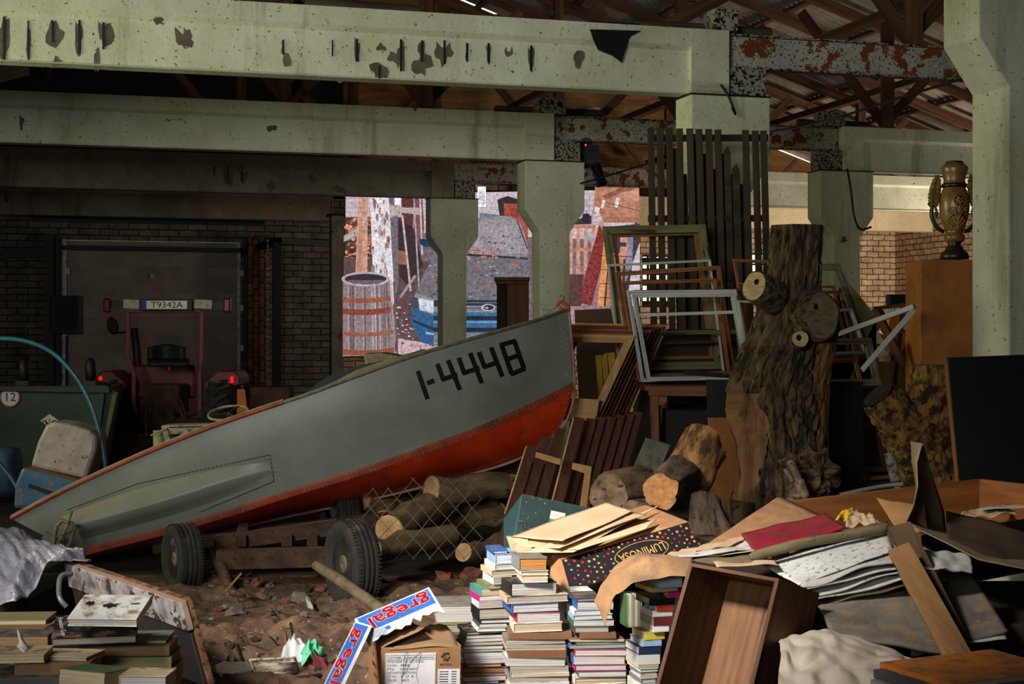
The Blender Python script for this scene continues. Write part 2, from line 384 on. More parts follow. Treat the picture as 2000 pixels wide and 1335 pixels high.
# window frames in the back wall
for i,h in enumerate(holes):
    mb=MB(); x0,x1,z0,z1=h
    for x in (x0+.02,x1-.02): mb.box((x,B1+.1,(z0+z1)/2),(.04,.08,z1-z0))
    for z in (z0+.02,z1-.02,(z0+z1)/2): mb.box(((x0+x1)/2,B1+.1,z),(x1-x0-.04,.07,.035))
    if i==0:
        zz=z0
        while zz<z1: mb.box(((x0+x1)/2,B1+.06,zz+.07),(x1-x0,.04,.14)); zz+=.235
        for k in (1,2,3): mb.box((x0+(x1-x0)*k/4,B1+.1,(z0+z1)/2),(.035,.06,z1-z0))
    struct('window_%d'%(i+1),mb,m_darkwood,frame=BF,world=False)

# ---- columns
def column(a,b,label,top=3.88,w=.4,q=.19):
    t=thing('concrete_column',label,'column',M=BF@Matrix.Translation((a,b,0)),group='concrete columns of the hall')
    h=w/2; hw=h+.2
    mb=MB(); poly=[(-h,0),(h,0),(h,top-.9),(hw,top-.62),(hw,top),(-hw,top),(-hw,top-.62),(-h,top-.9)]
    mb.prism(poly,-q,q); obj('shaft',mb,m_white,t,world=False,bevel=.012)
    mb=MB(); mb.box((0,0,top+.006),(hw*2+.02,q*2+.02,.012)); obj('bearing_plate',mb,m_black,t,world=False)
    return t
column(0,0,'white concrete column with flared head right of centre behind the boat bow')
column(0,5.4,'farthest white concrete column, dark stained, standing in front of the left part of the screen')
column(0,-5.4,'white concrete column head behind the upright wooden slats')
column(4.16,0,'white concrete column with flared head behind the tree trunk, loose cable hanging on it')
ca=BFI@W(1970,655,8.75); column(ca.x+.2,ca.y+.19,'nearest white concrete column at the right edge, left face lit yellow green',top=4.02)
# col 4 at the left edge of the screen
q=ray_ab(663,600,b=9.3); 
t=thing('concrete_post','narrow dark concrete post just left of the bright screen','post',M=BF@Matrix.Translation((q.x-.05,9.3,0)))
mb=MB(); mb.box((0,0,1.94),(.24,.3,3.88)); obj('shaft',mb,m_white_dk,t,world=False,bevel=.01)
mb=MB(); mb.box((0,0,3.9),(.34,.36,.04)); obj('cap_plate',mb,m_black,t,world=False)

# ---- precast beams: top flange, recessed web, solid end block
def beam(a0,a1,b,label,m=None,end0=False,end1=True,h=.6,patches=()):
    t=thing('concrete_beam',label,'beam',M=BF@Matrix.Translation((0,b,3.895)),group='whitewashed concrete beams across the hall')
    mb=MB(); e0=.3 if end0 else 0; e1=.38 if end1 else 0
    x0,x1=a0+e0,a1-e1; xc=(x0+x1)/2; L=x1-x0; n=48
    prof=[(-.15,.6),(-.15,.44),(-.09,.40),(-.085,.02),(-.10,0),(.10,0),(.085,.02),(.09,.40),(.15,.44),(.15,.6)]
    vs=[];ts=[];fs=[];m_=len(prof)
    for i in range(n+1):
        x=x0+L*i/n
        for y,z in prof: vs.append((x,y,z)); ts.append((x,z,y))
    for i in range(n):
        for k in range(m_): k2=(k+1)%m_; fs.append((i*m_+k,(i+1)*m_+k,(i+1)*m_+k2,i*m_+k2))
    mb.add(vs,fs,ts)
    if end1: mb.box((a1-e1/2,0,.3),(e1,.302,.602))
    if end0: mb.box((a0+e0/2,0,.3),(e0,.302,.602))
    else: mb.box((a0-.01,0,.3),(.02,.2,.6))
    if not end1: mb.box((a1+.01,0,.3),(.02,.2,.6))
    obj('body',mb,m or m_white,t,world=False)
    # peeled spots and rusty link slots where the photo shows them
    if patches:
        pm=MB(); sm=MB(); rr=random.Random(int(b*10)+5)
        for px,py,wd,hg,kind in patches:
            q=ray_ab(px,py,b=b-.09); s=11*0
            k=(BF@q).y/F
            if 'p' in kind:
                n=14; vs=[(q.x,-.0885,q.z-3.895)]; 
                for i in range(n):
                    g=2*PI*i/n; r=1+.45*mn.noise(Vector((px*.1+math.cos(g)*1.2,py*.1+math.sin(g)*1.2,b)))*2
                    vs.append((q.x+math.cos(g)*wd*.5*k*r,-.0895,q.z-3.895+math.sin(g)*hg*.5*k*r))
                pm.add(vs,[(0,i+1,(i+1)%n+1) for i in range(n)])
            if 's' in kind: sm.box((q.x,-.088,q.z-3.895),(.018 if 'n' not in kind else .01,.016,hg*1.05*k))
        if pm.v: obj('peeled_spots',pm,m_conc_bare,t,world=False)
        if sm.v: obj('stirrup_slots',sm,m_black,t,world=False)
    return t
P1=[(8,75,24,80,'ps'),(55,78,8,72,'psn'),(103,62,32,42,'p'),(103,62,8,40,'s'),(155,72,15,62,'ps'),(202,70,26,50,'ps'),(190,115,10,45,'p'),(112,118,16,30,'p'),(360,72,36,40,'p'),
    (553,92,10,28,'psn'),(562,118,16,30,'p'),(649,94,6,30,'sn'),(697,98,10,42,'ps'),(741,138,34,36,'p'),(741,142,3,26,'s'),(783,108,16,60,'ps'),(770,110,26,22,'p'),(824,100,14,40,'ps'),(826,128,38,36,'p'),(868,102,34,44,'ps'),
    (912,102,8,34,'ps'),(954,103,9,36,'ps'),(994,98,18,24,'p'),(1037,114,14,48,'ps'),(1131,115,22,36,'p'),(745,92,16,14,'p'),(663,157,14,10,'p')]
beam(-9.6,.0,-5.4,'nearest and topmost white concrete beam, peeling, with a row of dark rusty slots',patches=P1)
beam(-9.6,.0,0,'second concrete beam from the front, clean white web over the boat',patches=[(335,228,40,14,'p'),(445,228,18,5,'p'),(531,250,20,14,'p'),(42,240,8,26,'p')])
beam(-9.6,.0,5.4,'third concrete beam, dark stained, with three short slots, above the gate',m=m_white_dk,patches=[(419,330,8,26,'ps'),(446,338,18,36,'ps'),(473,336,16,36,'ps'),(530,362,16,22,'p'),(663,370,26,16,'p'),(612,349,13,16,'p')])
ae=ray_ab(648,400,b=10.7).x
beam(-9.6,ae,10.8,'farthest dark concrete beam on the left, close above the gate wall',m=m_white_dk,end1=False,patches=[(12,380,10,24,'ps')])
beam(4.14,11.9,0,'pale concrete beam with recessed panel running right from the trunk column',end0=True,end1=False)
beam(4.2,11.9,5.4,'second pale beam on the right, lower in the picture, behind the trunk column',end0=True,end1=False,m=m_white)
beam(4.2,11.9,10.3,'warm lit far beam above the pale brick wall on the right',end0=True,end1=False,m=paint_mat('whitewash_warm',(224,206,170),(206,186,150),(150,120,80),(120,96,66),th=.74,sc_=2.0,grime=.35))  # warm light on this far beam is put into its whitewash colour
# ---- rusty steel I-beams
def ibeam(a0,a1,b,label,m,z0=4.17,h=.32):
    t=thing('steel_beam',label,'beam',M=BF@Matrix.Translation((0,b,z0)),group='rusty steel beams bridging the columns')
    mb=MB(); xc=(a0+a1)/2; L=a1-a0
    mb.box((xc,0,h/2),(L,.012,h)); obj('web',mb,m,t,world=False)
    mb=MB(); mb.box((xc,0,h-.008),(L,.13,.016)); mb.box((xc,0,.008),(L,.13,.016)); obj('flange',mb,m_steel_dk,t,world=False)
    mb=MB(); mb.box((xc,-.03,.03),(L,.05,.03)); 
    return t
ibeam(.03,4.9,-5.4,'painted steel beam with big rust blotches at upper right, nearest','x' and m_steel)
ibeam(.03,4.12,0,'white steel beam freckled with rust between the two middle columns',m_steel)
ibeam(.03,4.12,5.4,'dim freckled steel beam above the bright screen',m_steel)
# stub blocks under / above the steel
def block(a,b,z,d,label,m,name='steel_stub'):
    mb=MB(); mb.box((a,b,z+d[2]/2),d); return solo(name,mb,m,label,'block',frame=BF@Matrix.Translation((0,0,0)),world=False)
block(.22,-5.4,3.895,(.36,.2,.27),'freckled steel stub on the column head under the nearest steel beam',m_steel_dk)
block(.2,0,3.895,(.34,.2,.27),'rusty steel stub on the column head behind the boat bow',m_steel_dk)
block(.2,5.4,3.895,(.34,.2,.27),'dark steel stub on the farthest column head',m_steel_dk)
block(3.95,0,3.895,(.36,.2,.27),'rusty steel stub with a round light on the trunk column head',m_steel_dk)
block(-.02,-5.4,4.50,(.24,.26,.2),'white rusty bracket on top of the nearest beam end',m_steel_dk,'steel_bracket')
block(-.02,0,4.50,(.36,.26,.2),'white rusty bracket on top of the second beam end',m_steel_dk,'steel_bracket')
block(4.0,0,4.50,(.34,.26,.2),'rust red bracket on the beam end above the trunk column',m_steel_dk,'steel_bracket')
# purlin logs lying on the brackets
for a,b,r,l0,l1,lab in [(-.05,-5.4,.055,-.8,.62,'dark round log end lying across the nearest beam end'),(.0,0,.06,-.7,.75,'dark log piece lying on the second beam end'),(4.1,0,.06,-.5,.6,'grey log end on the bracket over the trunk column')]:
    mb=MB(); mb.tube([(a+l0,b+.16,4.56),(a+l1,b+.16,4.56)],r,12); solo('log_piece',mb,wood('old_log',(96,84,64),(58,50,38)),lab,'log',frame=BF,world=False)
mb=MB(); p=ray_ab(595,12,b=-5.3); mb.tube([(p.x,-5.25,4.57),(p.x+1.05,-5.25,4.56)],[.06,.055],12); solo('log_piece',mb,MATS['old_log'],'pale round log lying on top of the nearest beam','log',frame=BF,world=False)
# black rag over the top of the nearest beam
t=[ray_ab(x,y,b=-5.57) for x,y in [(1153,57),(1252,60),(1230,72),(1214,122),(1196,108),(1168,97),(1158,75)]]
mb=MB()
mb.prism([(p.x,p.z) for p in t][::-1],-5.57,-5.562); xs=[t[0].x,t[1].x]; mb.box(((xs[0]+xs[1])/2,-5.4,4.502),(xs[1]-xs[0],.33,.008))
solo('black_rag',mb,m_blackstuff,'ragged black cloth hanging over the nearest beam','cloth',frame=BF,world=False)

# ---- roof: corrugated sheets on purlins and rafters
roof=tag(bpy.data.objects.new('ceiling',None),kind='structure'); COL.objects.link(roof); roof.matrix_basis=BF.copy()
def roof_hit(px,py):
    o=BFI@Vector((0,0,1.65)); d=(BFI@W(px,py,10))-o
    t=(8.84-o.z-.33*o.x)/(d.z+.33*d.x); return o+d*t
gaps=[roof_hit(*p) for p in [(740,3),(760,12),(920,18),(935,26),(925,38),(950,45),(1275,200),(1285,204),(1296,210)]]
rows=11; wv=.177
for r in range(rows):
    a0=r*1.14; a1=a0+1.26; mb=MB(); nb=int((B1-B0)/ (wv/6)); bs=B0
    if r<9: bs=-8.0
    nb=int((B1+.5-bs)/(wv/6))
    vs=[];ts=[];fs=[]
    rr=random.Random(r)
    for i in range(nb+1):
        b=bs+(B1+.5-bs)*i/nb; dz=.026*math.sin(2*PI*b/wv)
        for a,dd in ((a0,0.0),(a1,.012)): vs.append((a,b,zroof(a)+.12+dz-dd+ (.01 if int(b/1.06+r*.5)%2 else 0))); ts.append((b,a,dz))
    for i in range(nb):
        b=bs+(B1+.5-bs)*(i+.5)/nb
        if any(a0-.02<g.x<a1 and abs(b-g.y)<.05 for g in gaps) : continue
        fs.append((i*2,i*2+1,i*2+3,i*2+2))
    mb.add(vs,fs,ts,True); obj('roof_sheet_course',mb,m_sheet,roof,world=False)
mb=MB()
vs=[(A0-.5,B0-.5,8.96+.33*(A0-.5)),(0,B0-.5,8.98),(0,B1+.5,8.98),(A0-.5,B1+.5,8.96+.33*(A0-.5))]; mb.add(vs,[(0,1,2,3)])
mb.add([(0,B0-.5,8.98),(12.6,B0-.5,8.98-.33*12.6),(12.6,-7.9,8.98-.33*12.6),(0,-7.9,8.98)],[(0,1,2,3)]); obj('roof_sheet_far',mb,m_sheet,roof,world=False)
b=-7.3; k=0
while b<B1:
    mb=MB(); mb.bar((0,b,8.84-.12),(12.2,b,4.88-.066-.12),.06,.17); obj('rafter',mb,m_roofwood,roof,world=False); b+=1.28
for k in range(10):
    a=.6+k*1.22; mb=MB(); mb.box((a,2,zroof(a)+.03),(.12,20.5,.06),None); obj('purlin',mb,m_roofwood,roof,world=False)
for k,a in enumerate((-1.5,-4,-6.5)):
    mb=MB(); mb.box((a,0,zroof(a)+.0),(.12,24,.1)); obj('purlin',mb,m_roofwood,roof,world=False)
for b in (-5.4,0,5.4,10.6):
    for a in ((2.15,5.1) if b<-5 else (-3.4,-1.6,1.9,5.0,7.6)) if b<10 else (1.0,3.4,6.0,8.2):
        mb=MB(); mb.box((a,b+.2,(4.5+zroof(a)-.1)/2),(.15,.12,zroof(a)-4.6)); obj('post',mb,m_roofwood,roof,world=False)
        for s in (-1,1):
            mb=MB(); hz=min(1.6,zroof(a)-5.1)
            if hz<.5: continue
            mb.bar((a,b+.3,4.62),(a+s*hz*.8,b+.3,4.6+hz*(.95 if s<0 else .8)),.05,.13); obj('brace',mb,m_roofwood,roof,world=False)
# tie beam planks lying lengthwise
for a in (.9,3.1,5.8):
    mb=MB(); mb.box((a,3.0,5.35),(.14,17,.1)); obj('tie',mb,m_roofwood,roof,world=False)
# cables
def cable(pts,r,label,name='loose_cable',m=None,n=8):
    mb=MB(); mb.tube(curve_pts(pts,n),r,6); return solo(name,mb,m or m_black,label,'cable')
cable([W(1898,148,11.5),W(1760,190,13),W(1640,228,15),W(1560,248,17),W(1498,258,18.5)],.012,'long black cable strung under the nearest steel beam')
cable([W(1655,330,18.7),W(1662,370,18.8),W(1668,420,18.8),W(1680,447,18.8),W(1702,443,18.8)],.014,'black cable hanging down the side of the trunk column')
cable([W(1134,358,18.9),W(1180,345,18.5),W(1230,330,18.2),W(1268,318,18.0)],.012,'thin black cable sagging right from the middle column head')
cable([W(1408,165,13.6),W(1424,190,13.6),W(1436,222,13.6),W(1430,210,13.55)],.012,'bent black wire end hanging on the column head behind the slats')
# spotlight clutter on middle column head
t=thing('stage_spotlight','black spotlight with tiny coloured lights beside the middle column head','spotlight',W(1160,350,19.6))
mb=MB(); mb.box(W(1152,308,19.7),(.22,.25,.3)); mb.tube([W(1163,322,19.6),W(1176,360,19.5)],.07,10); obj('housing',mb,m_black,t)
mb=MB(); mb.tube([W(1160,340,19.5),W(1166,350,19.4),W(1168,366,19.4)],.02,8); obj('yoke',mb,flat('blue_cable',(30,60,150)),t)
for px,c,nm in ((1144,(255,60,30),'red_led'),(1129,(60,255,80),'green_led')):
    mb=MB(); mb.blob(W(px,283 if px>1140 else 290,19.5),(.014,.014,.014),0,sub=1); obj(nm,mb,mat(nm,c,c,emit=3,bump=0),t)
mb=MB(); mb.box(W(1140,295,19.65),(.2,.12,.22)); obj('junction_box',mb,m_black,t)
# small white pendant shade
t=thing('pendant_lamp','small white flared lamp shade above the second steel beam','lamp',W(1150,222,22)); mb=MB()
mb.lathe([(.05,.0),(.15,-.02),(.17,-.045),(.165,-.05),(.04,-.01)],20,Matrix.Translation(W(1150,218,22))@Matrix.Rotation(PI,4,'X')); obj('shade',mb,flat('enamel_white',(215,210,195),rough=.3),t)
mb=MB(); mb.tube([W(1150,219,22),W(1150,232,22)],.02,8); mb.tube([W(1150,232,22),W(1150,225,22)],.05,8); obj('holder',mb,m_black,t)
# ================================================================ LED screen
m,nt,N,L,P=nodes_of('screen_picture')
ca=N.new('ShaderNodeAttribute'); ca.attribute_name='col'; at=N.new('ShaderNodeAttribute'); at.attribute_name='tc'
n1=N.new('ShaderNodeTexNoise'); n1.inputs['Scale'].default_value=17; n1.inputs['Detail'].default_value=9; n1.inputs['Roughness'].default_value=.72; L.new(at.outputs['Vector'],n1.inputs['Vector'])
r1=N.new('ShaderNodeMapRange'); r1.inputs[1].default_value=.36; r1.inputs[2].default_value=.64; r1.inputs[3].default_value=.52; r1.inputs[4].default_value=1.35; L.new(n1.outputs['Fac'],r1.inputs[0])
mx=N.new('ShaderNodeMix'); mx.data_type='RGBA'; mx.blend_type='MULTIPLY'; mx.inputs[0].default_value=1; L.new(ca.outputs['Color'],mx.inputs[6]); L.new(r1.outputs[0],mx.inputs[7])
P.inputs['Base Color'].default_value=(.02,.02,.02,1); P.inputs['Roughness'].default_value=.6
L.new(mx.outputs[2],P.inputs['Emission Color']); P.inputs['Emission Strength'].default_value=1.0
m_screen=m
sL=27.2; sR=26.3
def SP(px,py,k=0):                      # point on the screen's plane
    Y0=sL+(sR-sL)*(px-675)/565.0
    p=W(px,py,Y0); p.y-=k*.0012; return p
t=thing('led_screen','large bright LED video wall showing a dusty blue car and a rusty barrel','screen',W(950,696,26.8))
mb=MB(); c4=[(672,377),(1243,367),(1243,692),(672,698)]
vs=[SP(x,y)+Vector((0,.03,0)) for x,y in c4]+[SP(x,y)+Vector((0,.18,0)) for x,y in c4]
mb.add(vs,[(0,1,2,3),(7,6,5,4),(0,4,5,1),(1,5,6,2),(2,6,7,3),(3,7,4,0)]); obj('cabinet',mb,m_black,t)
mb=MB()
for px in (730,960,1190):
    a=SP(px,690); mb.box((a.x,a.y+.12,a.z/2),(.12,.1,a.z))
    mb.box((a.x,a.y+.1,.03),(.3,.9,.06))
obj('stand',mb,m_black,t)
mb=MB(); K=[0]
def pol(c,*pts,g=1.0):
    K[0]+=1; c=tuple(v*g for v in lin(c)); mb.add([SP(x,y,K[0]) for x,y in pts],[tuple(range(len(pts)-1,-1,-1))],[(x/100,y/100,K[0]) for x,y in pts],False,None,c)
def ell(c,cx,cy,rx,ry,n=28,a0=0,a1=2*PI): pol(c,*[(cx+rx*math.cos(a0+(a1-a0)*i/n),cy+ry*math.sin(a0+(a1-a0)*i/n)) for i in range(n)])
def ln(c,x0,y0,x1,y1,w):
    d=math.hypot(x1-x0,y1-y0); nx,ny=-(y1-y0)/d*w/2,(x1-x0)/d*w/2; pol(c,(x0+nx,y0+ny),(x1+nx,y1+ny),(x1-nx,y1-ny),(x0-nx,y0-ny))
B=[(675,380),(1240,370),(1240,690),(675,695)]
pol((120,102,110),*B)
pol((205,188,196),(675,380),(1240,370),(1240,470),(675,450))
for i in range(7): ln((168,150,158),675,388+i*9,840,386+i*9,1.2); ln((168,150,158),935,378+i*9,1030,377+i*9,1); ln((172,152,160),1107,380+i*11,1240,378+i*11,1.2)
for i in range(40):
    x=rnd.uniform(676,835); y=388+9*rnd.randrange(6); ln((160,142,150),x,y,x,y+9,1)
for i in range(30): x=rnd.uniform(1110,1160); y=380+11*rnd.randrange(5); ln((150,132,140),x,y,x,y+11,1)
pol((78,52,46),(675,425),(790,425),(800,560),(675,540))
for i in range(150):
    x=rnd.uniform(678,735); y=rnd.uniform(428,520); c=rnd.choice([(214,130,96),(190,104,70),(120,66,48),(60,40,40),(150,120,116),(232,160,128)])
    ell(c,x,y,rnd.uniform(2,6),rnd.uniform(1.5,4),7)
pol((170,166,172),(675,462),(712,443),(716,453),(675,474))
pol((94,72,74),(675,505),(1030,520),(1030,695),(675,695))
pol((176,150,158),(770,640),(830,630),(900,695),(765,695)); pol((150,122,126),(1105,520),(1165,520),(1200,640),(1105,690))
pol((200,172,176),(780,660),(850,672),(900,690),(780,694))
for i in range(120): x=rnd.uniform(775,850); y=rnd.uniform(590,690); ell(rnd.choice([(214,180,180),(120,70,60),(80,60,62),(232,210,214)]),x,y,rnd.uniform(1,3),rnd.uniform(.8,2),6)
pol((206,158,138),(705,381),(723,381),(722,537),(699,537)); pol((184,136,116),(706,440),(712,440),(711,536),(702,536))
pol((112,106,116),(763,382),(780,383),(782,560),(768,605),(760,600)); pol((226,220,226),(727,383),(763,383),(768,470),(775,590),(766,604),(750,560),(733,540))
for i in range(60): x=rnd.uniform(732,764); y=rnd.uniform(390,540); ell(rnd.choice([(150,120,118),(180,170,176),(240,236,240),(160,110,100)]),x,y,rnd.uniform(1,4),rnd.uniform(3,9),7)
pol((250,250,255),(775,383),(787,383),(787,405),(775,405)); pol((96,54,52),(788,386),(812,386),(810,470),(790,478))
pol((128,84,88),(812,386),(828,384),(832,450),(820,520),(812,520)); pol((60,44,50),(782,430),(812,450),(830,520),(800,560),(784,540))
pol((188,170,164),(765,404),(795,410),(827,410),(827,424),(790,420),(766,430)); 
ln((196,178,172),790,425,806,570,4); ln((170,160,166),812,390,824,600,3); ln((206,196,200),824,390,828,500,3)
pol((150,100,86),(780,492),(796,494),(798,520),(782,518)); ln((160,150,152),786,582,815,540,5)
pol((250,250,255),(934,370),(950,370),(950,409),(934,409)); pol((208,214,222),(936,378),(948,378),(948,404),(936,404))
pol((52,42,52),(972,395),(992,388),(1004,392),(1028,398),(1030,404),(985,402),(986,440),(976,425)); pol((168,76,62),(984,402),(1030,404),(1031,480),(1018,455),(1000,436),(986,430))
pol((148,62,50),(996,412),(1012,412),(1012,430),(998,430)); pol((100,130,140),(938,420),(975,424),(978,432),(938,430))
# barrel
pol((146,128,130),(676,545),(766,545),(769,590),(777,630),(778,660),(770,692),(676,695))
for i in range(22):
    x=677+i*4.6; c=rnd.choice([(176,160,166),(110,86,84),(150,100,80),(190,184,192),(96,80,84),(140,124,130)]); ln(c,x,552,x+rnd.uniform(2,9)*(i/22),692,rnd.uniform(1,3.4))
for y0,h_,c in ((577,9,(152,88,68)),(598,11,(136,72,56)),(642,8,(156,96,78)),(676,10,(150,84,62))):
    pol(c,*[(676+ (98 if y0>620 else 92)*i/12, y0+7*math.sin(PI*(.25+.75*i/12)*.9)) for i in range(13)],*[(676+(98 if y0>620 else 92)*(12-i)/12, y0+h_+7*math.sin(PI*(.25+.75*(12-i)/12)*.9)) for i in range(13)])
ell((188,176,182),720,547,46,14); ell((54,50,60),720,547,40,10); pol((110,96,98),(682,549),(758,549),(745,556),(695,556))
# car
pol((146,138,146),(934,430),(980,426),(1000,428),(1016,440),(1026,465),(1031,490),(1031,660),(852,675),(830,668),(812,645),(809,600),(815,575),(835,530),(856,498),(880,480),(905,455))
pol((118,112,120),(856,498),(1031,506),(1031,592),(905,588),(852,585),(816,574),(835,530))
pol((160,150,158),(913,500),(920,455),(936,436),(985,432),(1008,445),(1028,498))
pol((92,88,98),(905,500),(918,455),(934,432),(912,450),(900,480)); pol((50,46,52),(905,498),(1031,506),(1031,510),(905,502)); ln((60,54,60),1010,436,1030,490,2)
for i in range(190):
    x=rnd.uniform(840,1030); y=rnd.uniform(445,585)
    if y>500 or x>915: ell(rnd.choice([(74,72,82),(96,94,104),(176,164,170),(130,124,132),(90,96,108)]),x,y,rnd.uniform(1,4),rnd.uniform(.8,2.2),6)
for i in range(60): x=rnd.gauss(930,26); y=rnd.uniform(486,512); ell(rnd.choice([(190,92,60),(150,70,52),(212,150,126),(110,60,50)]),max(912,min(1028,x)),y,rnd.uniform(1.2,3.4),rnd.uniform(.8,2),6)
for x,y in ((941,553),(936,524),(955,560),(1003,520),(860,540)): ell((206,90,52),x,y,4,2.5,7)
pol((38,52,74),(812,582),(852,592),(852,604),(811,596)); pol((206,214,222),(822,583),(852,590),(852,612),(826,607)); pol((70,80,96),(808,585),(822,585),(825,607),(810,603))
pol((52,96,138),(809,602),(852,616),(852,675),(830,668),(814,645)); pol((30,50,74),(812,624),(852,640),(852,646),(813,630)); pol((150,190,220),(836,648),(852,650),(852,654),(838,652))
pol((44,48,58),(852,588),(1031,588),(1031,600),(852,600))
for i,c in enumerate([(110,112,122),(58,60,70),(140,146,158),(60,72,90),(96,110,128)]): pol(c,(912,592+i*3.4),(972,592+i*3.4),(972,594+i*3.4),(912,594+i*3.4))
pol((62,108,150),(852,610),(1031,612),(1031,650),(852,650)); pol((30,44,64),(852,618),(1031,618),(1031,626),(852,626)); pol((120,164,196),(852,628),(1031,628),(1031,631),(852,631)); pol((34,44,60),(852,640),(1031,640),(1031,648),(852,648)); pol((120,128,140),(852,650),(1031,650),(1031,668),(852,668))
ell((210,216,226),955,602,13,6.6); ell((44,52,74),955,602,11.4,5.2)
M=face_frame(SP(955,602,K[0]+1),(1,0,0),(0,0,1)); text_mb(mb,'Ford',.085,M,lin((225,230,240)),.0004,1.3)
K[0]+=2
pol((26,60,84),(825,472),(846,474),(850,486),(836,488),(826,482)); ln((60,60,70),846,486,858,498,3)
# right part
pol((186,128,104),(1157,374),(1240,372),(1240,432),(1172,440),(1166,424),(1152,424)); pol((150,96,78),(1170,392),(1205,376),(1240,374),(1200,388),(1178,398)); pol((204,146,120),(1205,385),(1240,380),(1240,400),(1215,405))
pol((230,226,228),(1171,399),(1176,400),(1172,416),(1167,414)); pol((236,232,234),(1197,395),(1203,396),(1199,414),(1193,412)); pol((228,224,226),(1156,412),(1166,414),(1164,424),(1154,422)); ln((110,70,56),1178,404,1240,420,1.4)
pol((170,112,92),(1172,432),(1240,432),(1240,442),(1172,442))
pol((60,50,60),(1112,440),(1135,432),(1150,428),(1150,445),(1112,446)); pol((44,40,52),(1133,425),(1146,425),(1146,442),(1133,442))
for x in (1108,1122,1136,1150): pol((206,150,128),(x,446),(x+7,446),(x+6,540),(x-1,540))
pol((190,132,110),(1107,447),(1158,447),(1158,453),(1107,453)); pol((190,132,110),(1107,490),(1150,490),(1150,496),(1107,496)); pol((170,168,178),(1142,455),(1158,470),(1150,480),(1140,475))
pol((190,150,140),(1168,436),(1176,448),(1170,470),(1158,460)); pol((128,50,50),(1165,446),(1177,470),(1172,510),(1150,598),(1128,594),(1138,540))
for i in range(70):
    v=rnd.random(); y=470+v*120; x=1170-v*30+rnd.uniform(-12,8); ell((156,74,72),x,y,1.6,1.4,6)
pol((66,56,66),(1177,470),(1190,450),(1240,445),(1240,600),(1160,600)); pol((224,150,92),(1172,480),(1180,466),(1182,500),(1172,600),(1160,600)); pol((196,128,100),(1183,500),(1210,500),(1204,600),(1176,600))
pol((150,140,158),(1215,470),(1228,455),(1226,520),(1212,560)); pol((208,196,206),(1226,520),(1240,480),(1240,600),(1215,600)); pol((206,146,120),(1203,466),(1218,466),(1216,480),(1203,480)); pol((206,146,120),(1203,488),(1218,488),(1212,512),(1203,512))
for i in range(4): ln((40,34,42),1165,505+i*26,1226,507+i*26,1.2)
pol((90,60,58),(1107,540),(1135,540),(1130,600),(1107,600)); pol((168,140,146),(1107,600),(1130,600),(1160,640),(1107,660))
# the fault column of unlit modules is dark bezel between tiles
mb.v=[v for v in mb.v]
obj('display',mb,m_screen,t)
# ================================================================ motor boat
YC=10.9
m_hull=mat('hull_grey_paint',(142,146,134),(126,130,120),scale=3,rough=.42,bump=.1,bscale=14,speck=(112,110,98),sscale=70,sth=.70,spec=.45,dust=(140,126,104),damt=.6)
m_orange=mat('orange_bottom_paint',(232,74,24),(200,50,18),scale=4,rough=.38,speck=(96,46,30),sscale=45,sth=.66,spec=.5,bump=.08)
m_orange_old=mat('worn_orange_paint',(176,72,40),(120,58,36),scale=9,rough=.5,speck=(110,96,84),sscale=30,sth=.6,spec=.5)
m_rail=mat('dusty_rail',(128,122,108),(92,86,72),scale=14,rough=.6,dust=(150,134,108),damt=.9,metal=.2)
m_letter=flat('black_stencil',(20,22,22),rough=.6)
#        gunwale        chine          keel         half breadth at gunwale, chine
ST=[((22,1012),(150,1073),(165,1086),.66,.58),((110,965),(230,1052),(275,1066),.69,.60),((200,922),(310,1032),(372,1048),.71,.62),((300,878),(390,1010),(480,1022),.73,.64),
    ((400,838),(470,986),(590,998),.75,.66),((505,801),(560,957),(700,976),.76,.67),((600,770),(650,930),(800,953),.76,.66),((700,733),(735,903),(900,927),.74,.63),
    ((800,697),(830,870),(990,900),.68,.56),((900,667),(925,836),(1045,872),.57,.44),((1000,639),(1010,799),(1085,842),.38,.27),((1060,621),(1070,771),(1106,806),.20,.13),((1110,603),(1119,745),(1119,757),.012,.012)]
def interp(arr,n=4):
    out=[]
    for i in range(len(arr)-1):
        p0=arr[max(i-1,0)];p1=arr[i];p2=arr[i+1];p3=arr[min(i+2,len(arr)-1)]
        for k in range(n):
            t=k/n; out.append(tuple(.5*((2*b)+(c-a)*t+(2*a-5*b+4*c-d)*t*t+(3*b-a-3*c+d)*t**3) for a,b,c,d in zip(p0,p1,p2,p3)))
    out.append(arr[-1]); return out
ST2=interp([(g[0],g[1],c[0],c[1],k[0],k[1],a,b) for g,c,k,a,b in ST])
def stn(s):                            # gunwale, chine, band foot, keel of the near side
    gx,gy,cx,cy,kx,ky,hg,hc=s
    f=.9 if hc>.05 else .2
    return W(gx,gy,YC-hg),W(cx,cy,YC-hc),W(cx+2,cy+15,YC-hc*.985),W(kx,ky,YC)
def far(p): return Vector((p.x,2*YC-p.y,p.z))
boat=thing('motor_boat','riveted grey aluminium motor boat with orange bottom, propped bow high across the scene','boat',W(560,1075,YC))
NS=len(ST2); G=[stn(s) for s in ST2]
def skin(cols,mbx=None,flip=False):
    mb=mbx or MB(); n=len(cols); m_=len(cols[0]); vs=[];ts=[];fs=[]
    for i,c in enumerate(cols):
        for k,p in enumerate(c): vs.append(p); ts.append((p.x,p.z,0))
    for i in range(n-1):
        for k in range(m_-1):
            q=(i*m_+k,(i+1)*m_+k,(i+1)*m_+k+1,i*m_+k+1); fs.append(q[::-1] if flip else q)
    mb.add(vs,fs,ts,True); return mb
def sidecol(g,c,n=8,bul=.035): return [g.lerp(c,k/n)+Vector((0,-bul*math.sin(PI*k/n)*min(1,(YC-g.y)*3),0)) for k in range(n+1)]
